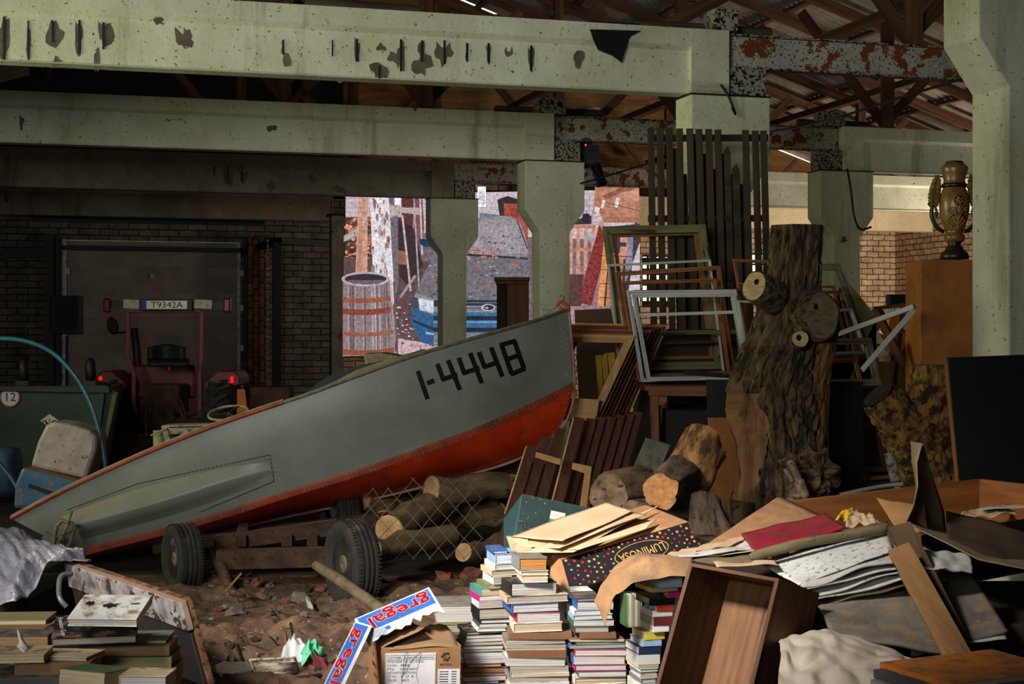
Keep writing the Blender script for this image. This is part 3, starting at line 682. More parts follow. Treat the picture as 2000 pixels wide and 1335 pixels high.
mb=skin([sidecol(g,c) for g,c,b,k in G],flip=True); skin([[far(p) for p in sidecol(g,c)] for g,c,b,k in G],mb)
g,c,b,k=G[0]; mb.add([g,c,k,far(c),far(g)],[(0,1,2,3,4)],None)
obj('side_plating',mb,m_hull,boat)
mb=skin([[c,c.lerp(b,.5)+Vector((0,-.006,0)),b] for g,c,b,k in G],flip=True); skin([[far(p) for p in (c,b)] for g,c,b,k in G],mb); obj('chine_strip',mb,m_orange_old,boat)
mb=skin([[b.lerp(k,j/6)+Vector((0,0,-.02*math.sin(PI*j/6))) for j in range(7)] for g,c,b,k in G],flip=True); skin([[far(b.lerp(k,j/6)) for j in range(7)] for g,c,b,k in G],mb); obj('bottom',mb,m_orange,boat)
mb=MB(); st=[G[-1][0]]+[W(x,y,YC) for x,y in [(1116,660),(1120,710),(1121,757),(1118,790),(1107,820),(1088,846),(1050,875),(995,903),(900,931),(800,957),(700,980),(590,1002),(480,1026),(372,1052)]]
mb.tube(curve_pts(st,4),.012,8); obj('stem_bar',mb,mat('bare_keel_metal',(150,140,134),(170,70,34),scale=8,rough=.5),boat)
mb=skin([[W(s[0],s[1],YC-s[6])+Vector((0,.02+ (2*s[6]-.04)*j/4 if s[6]>.03 else 0,-.10 if s[0]>640 else -.30)) for j in range(5)] for s in ST2]); obj('inner_deck',mb,mat('dusty_deck',(120,112,98),(88,80,66),scale=6,rough=.9,speck=(60,50,38),sscale=50,sth=.55),boat)
mb=skin([sidecol(g+Vector((0,.014,0)),g.lerp(c,.7)+Vector((0,.014,0)),4,.0) for g,c,b,k in G[:-2]]); skin([[far(p) for p in sidecol(g+Vector((0,.014,0)),g.lerp(c,.7)+Vector((0,.014,0)),4,0)] for g,c,b,k in G[:-2]],mb,True); obj('inner_lining',mb,MATS['dusty_deck'],boat)
gp=[x[0] for x in G]; i0=next(i for i,s in enumerate(ST2) if s[0]>545)
for nm,pts,mm,r in (('orange_rubbing_strip',gp[:i0+1],m_orange_old,.017),('gunwale_rail',gp[i0:],m_rail,.014)):
    mb=MB(); mb.tube(pts,r,8); obj(nm,mb,mm,boat); mb=MB(); mb.tube([far(p) for p in pts],r,8); obj(nm,mb,mm,boat)
mb=MB(); mb.tube([p+Vector((0,-.004,.018)) for p in gp[:i0+1]],.006,6); obj('edge_bead',mb,mat('pale_edge',(170,160,146),(140,100,80),rough=.5),boat)
# coaming round the cockpit and windscreen foot
mb=MB(); cp=[(575,788),(600,768),(650,748),(700,722),(760,702),(830,682)]
mb.add([W(x,y,YC-.5) for x,y in cp]+[W(x+6,y+20,YC-.52) for x,y in cp],[(i,i+1,i+7,i+6) for i in range(5)],None,True); obj('coaming',mb,m_rail,boat,solid=.02)
mb=MB(); mb.add([W(x,y,YC+.35) for x,y in [(590,770),(640,735),(705,712),(770,700),(700,730),(640,762)]],[(0,1,2,3,4,5)]); obj('dark_cover',mb,flat('dark_rubber',(40,42,48)),boat,solid=.03)  # added dark sheet, its colour stands for the shaded boat interior
def hull_y(px,py):
    best=None
    for i in range(NS-1):
        for (A_,B_) in ((ST2[i],ST2[i+1]),):
            # solve px,py = lerp over station and height
            for it in [0]:
                s,t=.5,.5
                for _ in range(12):
                    gx=A_[0]+(B_[0]-A_[0])*s; gy=A_[1]+(B_[1]-A_[1])*s; cx=A_[2]+(B_[2]-A_[2])*s; cy=A_[3]+(B_[3]-A_[3])*s
                    fx=gx+(cx-gx)*t-px; fy=gy+(cy-gy)*t-py
                    dsx=(B_[0]-A_[0])*(1-t)+(B_[2]-A_[2])*t; dsy=(B_[1]-A_[1])*(1-t)+(B_[3]-A_[3])*t; dtx=cx-gx; dty=cy-gy
                    D=dsx*dty-dtx*dsy
                    if abs(D)<1e-6: break
                    s-=(fx*dty-dtx*fy)/D; t-=(dsx*fy-dsy*fx)/D
                if -.02<=s<=1.02 and -.1<=t<=1.15:
                    hg=A_[6]+(B_[6]-A_[6])*s; hc=A_[7]+(B_[7]-A_[7])*s
                    tt=min(1,max(0,t)); y=YC-(hg+(hc-hg)*tt)-.035*math.sin(PI*tt)*min(1,hg*3); return y
    return YC-.4
def on_hull(px,py,off=.003):
    y=hull_y(px,py); p=W(px,py,y-off); return p
def stroke(mb,x0,y0,x1,y1,wd=8.5):
    d=math.hypot(x1-x0,y1-y0); nx,ny=-(y1-y0)/d*wd/2,(x1-x0)/d*wd/2; n=max(1,int(d/8)); vs=[]
    for i in range(n+1):
        x=x0+(x1-x0)*i/n; y=y0+(y1-y0)*i/n; vs+= [on_hull(x+nx,y+ny),on_hull(x,y),on_hull(x-nx,y-ny)]
    fs=[]
    for i in range(n): fs+=[(i*3,i*3+1,i*3+4,i*3+3),(i*3+1,i*3+2,i*3+5,i*3+4)]
    mb.add(vs,fs)
mb=MB()
for q in [(816,724,835,779),(834,748,848,743),(854,710,866,742),(863,741,893,731),(875,703,898,761),(896,698,907,730),(903,729,936,718),(918,689,941,748),
          (935,687,947,718),(944,717,972,707),(959,678,981,735),(979,672,999,729),(976,674,1008,665),(1005,667,1023,719),(997,731,1026,719),(988,702,1015,693)]:
    stroke(mb,*q,wd=9)
obj('registration_number',mb,m_letter,boat,solid=.001)
# rivets
m_riv=mat('rivet_paint',(186,190,176),(150,152,140),rough=.35,bump=0,spec=.6)
import bmesh
def rivets(name,pts,m,r=.0045):
    mb=MB()
    for p in pts:
        vs=[];fs=[]; n=6
        for k in range(n): g=2*PI*k/n; vs.append((p.x+r*math.cos(g),p.y,p.z+r*math.sin(g)))
        for k in range(n): g=2*PI*k/n; vs.append((p.x+r*.6*math.cos(g),p.y-r*.7,p.z+r*.6*math.sin(g)))
        vs.append((p.x,p.y-r*.95,p.z))
        for k in range(n): k2=(k+1)%n; fs+=[(k,k2,n+k2,n+k),(n+k,n+k2,2*n)]
        mb.add(vs,fs,None,True)
    return obj(name,mb,m,boat)
def along(pts,step):
    out=[];acc=0
    for (x0,y0),(x1,y1) in zip(pts[:-1],pts[1:]):
        d=math.hypot(x1-x0,y1-y0); s=acc
        while s<d: out.append((x0+(x1-x0)*s/d,y0+(y1-y0)*s/d)); s+=step
        acc=s-d
    return out
rp=[on_hull(x,y) for x,y in along([(739,740),(750,770),(797,884)],8.5)+along([(521,826),(530,880),(552,952)],8.5)+along([(530,830),(541,880),(562,950)],10)+along([(1092,622),(1104,700),(1108,742)],11)+along([(1099,628),(1111,720)],11)]
rr=random.Random(3)
rp+=[on_hull(x,y) for x,y in [(698,752),(612,800),(600,815),(655,790),(660,842),(590,846),(583,833),(716,786),(906,780),(917,792),(860,775),(690,862),(560,868),(450,870),(430,885),(480,893),(470,907),(389,900),(356,890),(322,905),(412,895),(500,878),(640,905),(680,880),(620,890),(760,850),(840,815)]]
rivets('side_rivets',rp,m_riv)
ch=[(s[2],s[3]) for s in ST2]
rivets('chine_rivets',[W(x+2,y+4,YC-s_*1.0-.004) for (x,y),s_ in [((x,y),YC-hull_y(x,y-1)) for x,y in along(ch[:-2],9)]]+[W(x+5,y+11,YC-s_*1.0-.002) for (x,y),s_ in [((x,y),YC-hull_y(x,y-1)) for x,y in along(ch[:-2],9)]],mat('rivet_orange',(214,120,80),(190,90,60),rough=.35,bump=0,spec=.6))
rivets('stem_rivets',[W(x,y,YC-.07) for x,y in along([(1112,760),(1108,785),(1096,812),(1075,838),(1040,862),(990,885)],9)],MATS['rivet_orange'])
# side bulge: wedge widening to the stern
top=[(118,1010),(180,984),(260,957),(340,936),(430,915),(525,901)]; ridge=[(140,1022),(200,1006),(280,984),(360,960),(440,935),(530,915)]; low=[(160,1052),(230,1035),(310,1013),(390,988),(460,962),(533,930)]
wd=[.15,.14,.125,.10,.06,.006]
cols=[]
T=interp([(a[0],a[1],b_[0],b_[1],c_[0],c_[1],w_) for a,b_,c_,w_ in zip(top,ridge,low,wd)])
for a in T:
    p=on_hull(a[0],a[1],.003); q=W(a[2],a[3],hull_y(a[2],a[3])-a[6]*.92); r=W(a[2]+4,a[3]+7,hull_y(a[2],a[3])-a[6]); s=on_hull(a[4],a[5],.003)
    cols.append([p,p.lerp(q,.5)+Vector((0,0,.006)),q,r,r.lerp(s,.5)+Vector((0,.02,-.005)),s])
mb=skin(cols,flip=True); mb.add([Vector(v) for v in cols[0]],[(0,1,2,3,4,5)]); obj('side_bulge',mb,m_hull,boat)
rivets('bulge_rivets',[on_hull(x,y) for x,y in along([(130,1000),(190,975),(270,949),(350,928),(440,907),(527,893)],8)+along([(140,1005),(200,981),(275,955),(350,934),(440,913)],8)+along([(528,893),(534,935)],8)+along([(533,936),(465,966),(395,993)],8)],m_riv,.004)
mb=MB(); 
for q in [(130,996,270,944),(270,944,527,888),(527,888,535,940),(535,940,392,999)]: stroke(mb,*q,wd=1.3)
obj('bulge_seam',mb,m_letter,boat)
# stern clamp fitting
m_clamp=mat('old_brass',(150,130,98),(92,76,52),scale=20,rough=.6,metal=.3)
mb=MB(); pts=[(104,1062),(112,1025),(122,1016),(142,1022),(146,1030),(134,1066)]
mb.tube([W(x,y,9.95) for x,y in pts],.014,6); t=obj('stern_clamp',mb,m_clamp,boat)
mb=MB(); mb.tube([W(122,1050,9.93),W(141,998,9.93)],[.012,.007],8); mb.blob(W(121,1050,9.92),(.025,.02,.03),.1,sub=1); obj('screw_handle',mb,m_clamp,t)
mb=MB(); mb.add([W(x,y,9.97) for x,y in [(82,1050),(92,1036),(130,1070),(118,1085)]],[(0,1,2,3)]); obj('plate',mb,mat('dusty_plate',(120,112,104),rough=.7),t,solid=.012)
# hacksaw hooked on the bow
t=thing('hand_saw','small saw with a worn orange handle lying on the bow tip','saw',W(1090,612,YC))
mb=MB(); hp=[(1086,594),(1094,585),(1112,599),(1112,607),(1104,608)]; 
mb.tube(curve_pts([W(x,y,YC-.02) for x,y in [(1088,598),(1094,588),(1104,594),(1111,602),(1106,607),(1096,603),(1092,600)]],4),.014,8); obj('handle',mb,mat('worn_orange_plastic',(196,92,52),(130,60,40),scale=30),t)
mb=MB(); mb.tube([W(1090,597,YC-.02),W(1062,615,YC-.02),W(1057,619,YC-.02)],.006,6); mb.tube([W(1094,606,YC-.02),W(1062,618,YC-.02)],.005,6); mb.tube([W(1098,592,YC-.02),W(1101,580,YC-.02),W(1094,577,YC-.02)],.008,6); obj('blade',mb,m_galv,t)
# seat back poking out of the cockpit
mb=MB(); mb.prism([(W(x,y,11.3).x,W(x,y,11.3).z) for x,y in [(709,690),(745,688),(800,697),(760,712),(716,722)]][::-1],11.3,11.7); tag(obj('seat_back',mb,mat('aged_cream_vinyl',(150,136,108),(112,98,76),scale=10,dust=(90,76,56),damt=.9),boat,bevel=.02)) #('x' and mb,mat('aged_cream_vinyl',(150,136,108),(112,98,76),scale=10,dust=(90,76,56),damt=.9),'dusty cream wedge shaped seat back poking up behind the boat rail','seat',bevel=.02)

# ================================================================ trailer under the boat
m_rubber=mat('tyre_rubber',(52,49,46),(36,34,32),scale=14,rough=.85,dust=(92,76,58),damt=.5,bump=.2)
m_rust=mat('rusty_iron',(80,56,42),(50,38,32),scale=9,rough=.9,speck=(40,32,26),sscale=30,sth=.6,dust=(96,78,56),damt=.6)
def wheel(parent,c,R,wd,axis,nm='wheel'):
    axis=Vector(axis).normalized(); q=Vector((0,0,1)).rotation_difference(axis).to_matrix().to_4x4(); M=Matrix.Translation(Vector(c))@q
    mb=MB(); h=wd/2
    mb.lathe([(R*.60,-h*.7),(R*.68,-h),(R*.88,-h*1.02),(R*.96,-h*.8),(R,-h*.45),(R*.985,-h*.42),(R*.985,-h*.32),(R,-h*.3),(R,-h*.05),(R*.985,-h*.03),(R*.985,h*.03),(R,h*.05),(R,h*.3),(R*.985,h*.32),(R*.985,h*.42),(R,h*.45),(R*.96,h*.8),(R*.88,h*1.02),(R*.68,h),(R*.60,h*.7)],40,M)
    for k in range(70):
        g=2*PI*k/70
        for s in (-1,1): mb.box((R*.972,0,s*h*.72),(.01,.008,h*.3),M@Matrix.Rotation(g,4,'Z'))
    ty=obj('tyre' if nm=='wheel' else nm,mb,m_rubber,parent)
    mb=MB(); mb.lathe([(R*.61,-h*.7),(R*.58,-h*.5),(R*.52,-h*.35),(R*.3,-h*.3),(R*.28,-h*.62),(R*.16,-h*.75),(.001,-h*.76),(.001,h*.5),(R*.5,h*.4),(R*.61,h*.7)],28,M); obj('rim',mb,mat('rim_steel',(120,110,92),(74,66,54),scale=10,rough=.6,metal=.3),parent)
trl=thing('boat_trailer','rusty low trailer with rubber wheels standing in the dark under the boat','trailer',(-1.4,9.6,0))
ax=Vector((.86,.5,0))
c1=W(357,1084,9.5); c2=W(688,1080,9.0); c3=W(664,1012,10.9)
wheel(trl,(c1.x,c1.y,.225),.225,.16,ax); wheel(trl,(c2.x,c2.y,.27),.27,.17,ax); wheel(trl,(c3.x,c3.y,.36),.22,.17,ax)
mb=MB(); mb.bar(W(425,1092,9.55),W(640,1086,9.55),.1,.12); mb.bar(W(420,1060,9.9),W(660,1028,9.9),.08,.1); mb.bar(W(300,1068,10.6),W(760,1010,10.6),.07,.09); obj('frame',mb,m_rust,trl)
for a_,b_,r_ in ((W(410,1075,9.6),W(436,1130,9.4),.02),(W(432,1105,9.4),W(448,1150,9.2),.035),(W(640,1110,9.3),W(660,1060,9.3),.03)): mb=MB(); mb.tube([a_,b_],r_,10); obj('strut',mb,m_rust,trl)
for x in (470,560,610): mb=MB(); mb.bar(W(x,1056,9.8),W(x+6,1030,10.4),.07,.07); obj('bunk',mb,m_rust,trl)
mb=MB(); mb.tube([W(618,1104,9.25),W(660,1130,8.9),W(760,1200,8.2)],[.03,.036,.034],12)
solo('steel_pipe',mb,mat('dusty_pipe',(130,110,88),(86,72,56),scale=12,rough=.8,dust=(120,98,72)),'long dusty steel pipe slanting down to the right from the trailer wheels','pipe')

# ================================================================ far left: tractor and things around the gate
TY=16.8
trc=thing('tractor','small red tractor seen from behind in front of the gate, number T9342A on top','tractor',(W(325,700,TY).x,TY+.3,0))
m_red=mat('tractor_red',(116,18,18),(78,12,12),scale=6,rough=.5,spec=.4,dust=(56,44,36),damt=.3)
m_tyre2=m_rubber
for sgn,x in ((-1,226),(1,437)):
    c=W(x,830,TY+.15); mb=MB(); R=.56
    M=Matrix.Translation(c)@Matrix.Rotation(PI/2,4,'Y')
    mb.lathe([(R*.5,-.13),(R*.8,-.15),(R*.93,-.14),(R*.95,0),(R*.93,.14),(R*.8,.15),(R*.5,.13)],36,M)
    for k in range(22):
        for s in (-1,1):
            g=2*PI*(k+.25*s)/22; MM=M@Matrix.Rotation(g,4,'Z')@Matrix.Translation((R*.96,0,s*.065))@Matrix.Rotation(s*.6,4,'X'); mb.box((0,0,0),(.05,.035,.15),MM)
    obj('rear_tyre',mb,m_tyre2,trc)
    mb=MB(); mb.lathe([(R*.5,-.1),(R*.45,-.04),(.1,-.04),(.1,-.12),(.001,-.12),(.001,.05),(R*.5,.1)],28,M); obj('rear_rim',mb,m_red,trc)
    # fender
    xo,xi=(190,245) if sgn<0 else (470,402)
    mb=MB(); P=[(xo,752),(xo,735),(xo-sgn*10,724),(xi+sgn*26,724),(xi,745),(xi-sgn*2,760)]
    q=[W(a,b,TY) for a,b in P]; poly=[(p.x,p.z) for p in q]
    if sgn>0: poly=poly[::-1]
    mb.prism(poly,TY-.05,TY+.55); obj('fender',mb,m_red,trc,bevel=.015)
    lx=196 if sgn<0 else 453
    mb=MB(); mb.box(W(lx,741,TY-.06),(.034,.02,.07)); obj('tail_lamp',mb,mat('lit_tail_lamp',(255,28,16),(255,28,16),emit=.9,bump=0),trc)
# roll frame
mb=MB()
for s,pts in ((-1,[(250,598),(250,690),(252,700),(262,730),(262,790),(268,810)]),(1,[(394,598),(394,700),(391,730),(391,800)])):
    mb.tube([W(x,y,TY-.02) for x,y in pts],.035,4,smooth=False)
mb.bar(W(250,604,TY-.02),W(394,604,TY-.02),.07,.07); obj('roll_frame',mb,m_red,trc,bevel=.006)
mb=MB(); mb.bar(W(212,594,TY-.06),W(440,597,TY-.06),.06,.09); obj('light_bar',mb,m_black,trc)
for x0,x1 in ((241,277),(380,414)):
    mb=MB(); mb.bar(W(x0,593,TY-.1),W(x1,594.5,TY-.1),.015,.1); obj('reflector_plate',mb,mat('white_dirty_plate',(190,184,168),(150,142,124),scale=20,speck=(50,40,30),sscale=40,sth=.7),trc)
for x in (210,444):
    mb=MB(); mb.box(W(x,596,TY-.1),(.085,.08,.16)); obj('end_lamp',mb,mat('dark_red_lens',(110,18,20),(70,12,14),rough=.25,bump=0),trc,bevel=.02)
mb=MB(); mb.box(W(324,595,TY-.115),(.6,.03,.13)); obj('plate_holder',mb,m_black,trc,bevel=.006)
mb=MB(); mb.box(W(322,595,TY-.135),(.50,.008,.092)); pl=obj('number_plate',mb,flat('plate_white',(226,222,206),rough=.4),trc)
mb=MB(); mb.box(W(282,595,TY-.141),(.042,.006,.09)); obj('country_band',mb,flat('plate_blue',(30,70,190)),pl)
mb=MB(); text_mb(mb,'T9342A',.098,face_frame(W(326,595.5,TY-.1405),(1,0,0),(0,0,1)),font_stretch=1.12); text_mb(mb,'LT',.03,face_frame(W(282,599,TY-.145),(1,0,0),(0,0,1))); obj('lettering',mb,flat('plate_black',(16,16,18)),pl)
# seat, wheel, dashboard, engine, hitch
mb=MB(); mb.grid(lambda u,v:W(288+75*u,678+35*v+6*math.sin(PI*u)*-1,TY+.05+.16*math.sin(PI*u)),10,5); mb.grid(lambda u,v:W(290+80*u,708+ 8*v,TY-.25+.3*(1-v)),8,3); obj('seat',mb,flat('seat_black',(30,30,32),rough=.6),trc,solid=.05)
mb=MB(); c=W(322,690,TY+.55); mb.tube([c+Vector((.19*math.cos(g*PI/12),.15*math.sin(g*PI/12),.1*math.sin(g*PI/12))) for g in range(25)],.013,8)
for g in (0,8,16): mb.tube([c,c+Vector((.19*math.cos(g*PI/12),.15*math.sin(g*PI/12),.1*math.sin(g*PI/12)))],.009,6)
mb.tube([c,c+Vector((0,.25,-.45))],.02,8); obj('steering_wheel',mb,m_black,trc)
mb=MB(); mb.box(W(322,770,TY+1.4),(.5,1.5,.6)); mb.box(W(322,745,TY+.65),(.72,.06,.4)); obj('hood',mb,m_red,trc,bevel=.05)
mb=MB(); mb.box(W(325,778,TY+.3),(.42,.5,.34)); mb.box(W(325,812,TY+.25),(.3,.5,.2)); mb.tube([W(243,830,TY+.1),W(420,830,TY+.1)],.09,12); obj('gearbox',mb,m_rust,trc,bevel=.03)
mb=MB(); mb.tube([W(262,640,TY+.9),W(266,668,TY+.9),W(270,720,TY+.9)],.05,10); obj('exhaust_pipe',mb,m_black,trc)
for x0,x1 in ((296,286),(352,364)):
    mb=MB(); mb.tube([W(x0,795,TY-.1),W(x1,850,TY-.5)],.018,8); mb.tube([W(x0,780,TY-.1),W(x1-2,806,TY-.3),W(x1,846,TY-.5)],.012,8); mb.blob(W(x1,850,TY-.5),(.04,.03,.04),.1,sub=1); obj('hitch_arm',mb,m_rust,trc)
mb=MB(); mb.box(W(331,715,TY-.2),(.03,.03,.09)); obj('red_lever',mb,mat('lever_red',(190,30,24),(150,20,20)),trc)
t=trc
mb=MB(); mb.tube([W(248,648,TY),W(228,650,TY-.1),W(222,645,TY-.12)],.01,6); obj('mirror_arm',mb,m_black,t)
mb=MB(); M=Matrix.Translation(W(220,636,TY-.15))@Matrix.Rotation(-.25,4,'Y')@Matrix.Rotation(PI/2,4,'X'); mb.lathe([(.001,.03),(.05,.025),(.068,0),(.064,-.012)],20,M,sy=1.5); mr=obj('mirror_housing',mb,m_black,t)
mb=MB(); mb.lathe([(.001,.0),(.058,.0),(.058,-.002),(.001,-.002)],20,Matrix.Translation((0,-.035,0))@M,sy=1.45,smooth=False)
mm,nt,N,L,P=nodes_of('mirror_glass'); P.inputs['Metallic'].default_value=1; P.inputs['Roughness'].default_value=.05; P.inputs['Base Color'].default_value=(.85,.85,.82,1); obj('mirror_glass',mb,mm,mr)
# loudspeaker on a stand
t=thing('loudspeaker','black loudspeaker box beside the left gate post, level with the tractor lamp bar','speaker',W(131,653,20))
mb=MB(); mb.box(W(131,615,20.1),(.36,.32,.52)); obj('cabinet',mb,flat('speaker_black',(24,24,24),rough=.6),t,bevel=.015)
mb=MB(); mb.box(W(131,612,19.93),(.3,.01,.42)); obj('grille',mb,mat('grille_black',(34,34,34),(14,14,14),scale=120,lo=.48,hi=.52),t)
t=thing('speaker_stand','black tripod stand carrying the loudspeaker by the gate','stand',(W(131,653,20.1).x,20.1,0)); cx=W(131,653,20.1).x
mb=MB(); mb.tube([(cx,20.1,.3),(cx,20.1,W(131,656,20.1).z)],.022,10); obj('pole',mb,m_black,t)
for g in (0,2.1,4.2):
    mb=MB(); mb.tube([(cx,20.1,.85),(cx+.5*math.cos(g),20.1+.5*math.sin(g),.02)],.014,8); obj('leg',mb,m_black,t)
# green trailer body with round 12 sign
m_green=mat('dark_green_paint',(44,60,50),(34,46,38),scale=3,rough=.6,speck=(70,66,52),sscale=50,sth=.7,dust=(96,88,70),damt=.6)
t=thing('tipping_trailer','dark green sided trailer with a round 12 speed sign at the left edge','trailer',(-4.6,14.8,0))
GY=14.4
mb=MB(); P=[(-90,756),(205,752),(222,762),(196,880),(186,955),(-90,955)]; poly=[(W(a,b,GY).x,W(a,b,GY).z) for a,b in P][::-1]; mb.prism(poly,GY,GY+.06)
mb.bar(W(-90,757,GY-.02),W(216,762,GY-.02),.08,.05); obj('tail_board',mb,m_green,t,bevel=.006)
mb=MB(); mb.add([W(221,764,GY-.01),W(226,768,GY+1.2),W(205,905,GY+1.2),W(192,900,GY-.01)],[(0,1,2,3)]); obj('side_board',mb,mat('faded_side_board',(112,108,84),(84,80,62),scale=10),t,solid=.04)
mb=MB(); mb.bar(W(200,768,GY-.03),W(178,950,GY-.03),.05,.05); obj('corner_post',mb,m_green,t)
for x in (30,150):
    c=W(x,980,GY+.5); mb=MB(); mb.lathe([(.2,-.1),(.36,-.11),(.38,0),(.36,.11),(.2,.1)],30,Matrix.Translation((c.x,c.y,.38))@Matrix.Rotation(PI/2,4,'Y')); obj('wheel',mb,m_rubber,t)
sg=W(20,775,GY-.012)
mb=MB(); mb.lathe([(.001,0),(.098,0),(.098,.006),(.001,.006)],36,Matrix.Translation(sg)@Matrix.Rotation(PI/2,4,'X'),smooth=False); s1=obj('speed_sign',mb,flat('sign_red',(190,40,44)),t)
mb=MB(); mb.lathe([(.001,0),(.086,0),(.086,.003),(.001,.003)],36,Matrix.Translation(sg+Vector((0,-.0065,0)))@Matrix.Rotation(PI/2,4,'X'),smooth=False); obj('sign_face',mb,flat('sign_white',(206,204,200)),s1)
mb=MB(); text_mb(mb,'12',.115,face_frame(sg+Vector((0,-.011,-.003)),(1,0,0),(0,0,1)),font_stretch=1.05,extrude=.001); obj('sign_digits',mb,flat('sign_black',(16,16,18)),s1)
dm=W(97,821,GY-.012)
def dia(r,off,nm,m,par,ry=None):
    mb=MB(); ry=ry or r*.72; mb.prism([(dm.x-r,dm.z),(dm.x,dm.z-ry),(dm.x+r,dm.z),(dm.x,dm.z+ry)],dm.y-off,dm.y-off+.003); return obj(nm,mb,m,par)
s2=dia(.092,.003,'diamond_sticker',flat('sticker_grey',(170,172,168)),t); dia(.086,.006,'sticker_inset',flat('sticker_white',(206,208,200)),s2)
mb=MB(); text_mb(mb,'KP',.034,face_frame(dm+Vector((-.05,-.0105,-.005)),(1,0,0),(0,0,1))); text_mb(mb,'MP',.034,face_frame(dm+Vector((.05,-.0105,-.005)),(1,0,0),(0,0,1)))
for k in range(9):
    g=PI+PI*k/8; mb.box((0,0,0),(.012,.003,.012),Matrix.Translation(dm+Vector((.036*math.cos(g),-.008,-.008+.03*math.sin(g))))@Matrix.Rotation(-g,4,'Y'))
mb.grid(lambda u,v:dm+Vector(((.024+.01*v)*math.cos(PI+PI*u),-.0085,-.008+(.018+.01*v)*math.sin(PI+PI*u))),12,1); obj('sticker_marks',mb,MATS['sign_black'],s2)
mb=MB(); 
for k in range(3): mb.prism([(dm.x-.022+k*.004,dm.z-.012+k*.014),(dm.x,dm.z-.02+k*.014),(dm.x+.022-k*.004,dm.z-.012+k*.014),(dm.x,dm.z+.001+k*.014)],dm.y-.0095,dm.y-.008)
obj('sticker_grain',mb,flat('sticker_yellow',(200,170,60)),s2)
# lamps standing on the board rim
for k,(x,lab) in enumerate(((46,'dark spring clamp lamp with round head on the trailer rim, left one'),(177,'dark spring clamp lamp with round head on the trailer rim, beside the tractor'))):
    t=thing('work_lamp',lab,'lamp',W(x,752,GY+.1)); mb=MB(); mb.lathe([(.02,0),(.05,.03),(.055,.12),(.045,.2),(.02,.235),(.001,.24)],16,Matrix.Translation(W(x,745,GY+.1))); obj('head',mb,m_black,t)
    mb=MB(); mb.box(W(x,748,GY+.06),(.12,.12,.05)); obj('foot',mb,m_black,t)
# blue hoop
m_blue=mat('blue_enamel_tube',(40,92,108),(34,74,90),scale=12,rough=.35,speck=(150,150,140),sscale=60,sth=.7,spec=.6)
HY=11.9
mb=MB(); mb.tube(curve_pts([W(x,y,HY) for x,y in [(-60,668),(0,661),(55,667),(105,690),(148,735),(178,790),(196,850),(205,905),(207,960)]],6),.019,12)
solo('blue_hoop_pipe',mb,m_blue,'large bent blue pipe arching down behind the boat stern','pipe')
mb=MB(); mb.tube([W(-30,870,HY-.2),W(20,930,HY-.2),W(56,990,HY-.2)],.017,12); solo('blue_hoop_pipe',mb,m_blue,'short straight blue pipe slanting down at the left edge by the boat stern','pipe')
# blue machine with grey cover
t=thing('outboard_machine','dusty blue machine with a tall rounded grey cover behind the boat stern','machine',W(120,990,11.9))
mb=MB(); P=[(70,908),(84,860),(100,828),(116,821),(150,826),(186,838),(199,850),(196,878),(178,932)]
poly=[(W(a,b,11.9).x,W(a,b,11.9).z) for a,b in P][::-1]; mb.prism(poly,11.75,12.1); obj('grey_cover',mb,mat('dusty_grey_plastic',(164,150,146),(140,126,122),scale=8,rough=.6,speck=(96,90,92),sscale=22,sth=.62,dust=(150,134,122)),t,bevel=.03)
mb=MB(); P=[(66,905),(180,934),(184,950),(160,985),(50,985),(52,940)]; poly=[(W(a,b,11.9).x,W(a,b,11.9).z) for a,b in P][::-1]; mb.prism(poly,11.6,12.2); obj('blue_body',mb,mat('blue_plastic',(66,104,134),(48,80,108),scale=8,rough=.4,dust=(110,84,66),damt=1.2,dscale=14,speck=(120,94,78),sscale=12,sth=.56),t,bevel=.03)
mb=MB(); mb.bar(W(56,948,11.58),W(128,972,11.58),.01,.03); obj('vent_slot',mb,m_black,t)
mb=MB(); mb.tube(curve_pts([W(64,915,11.7),W(40,945,11.7),W(52,985,11.7)],5),.012,6); obj('cable',mb,m_black,t)
mb=MB(); c=W(12,915,12.3); mb.lathe([(.10,-.22),(.13,-.16),(.13,.12),(.11,.17),(.001,.18)],20,Matrix.Translation(c)); solo('blue_canister',mb,mat('dim_blue_plastic',(36,60,84),(28,46,66),rough=.5,dust=(80,70,60)),'dim blue rounded canister at the left edge below the sign','canister')
# cream machinery with a steering wheel behind the boat
m_cream=mat('old_cream_paint',(160,150,124),(124,112,88),scale=9,rough=.7,speck=(96,70,44),sscale=26,sth=.6,dust=(140,120,90))
t=thing('old_cart_machine','old cream painted machine frame with levers showing above the boat rail','machine',W(380,890,12.6))
mb=MB(); mb.tube([W(312,840,12.6),W(312,880,12.6)],.055,12); mb.box(W(338,868,12.6),(.05,.2,.14),None); mb.prism([(W(a,b,12.5).x,W(a,b,12.5).z) for a,b in [(318,835),(330,838),(345,882),(330,884)]][::-1],12.45,12.5); obj('support',mb,m_cream,t,bevel=.008)
mb=MB(); mb.bar(W(322,832,12.6),W(430,829,12.6),.25,.03); mb.bar(W(330,840,12.5),W(400,838,12.5),.05,.07); mb.prism([(W(a,b,12.5).x,W(a,b,12.5).z) for a,b in [(287,884),(300,876),(330,880),(330,900),(287,900)]][::-1],12.4,12.6); obj('frame_plate',mb,m_cream,t,bevel=.006)
mb=MB(); mb.tube([W(294,850,12.4),W(326,836,12.4)],.008,6); mb.prism([(W(a,b,12.5).x,W(a,b,12.5).z) for a,b in [(352,850),(372,836),(366,868),(345,882)]][::-1],12.45,12.5); obj('lever',mb,m_cream,t)
mb=MB(); mb.box(W(380,960,12.75),(.75,.5,.62)); mb.v=[Vector((v.x,v.y,max(0.0,v.z))) for v in mb.v]; obj('machine_body',mb,m_rust,t)
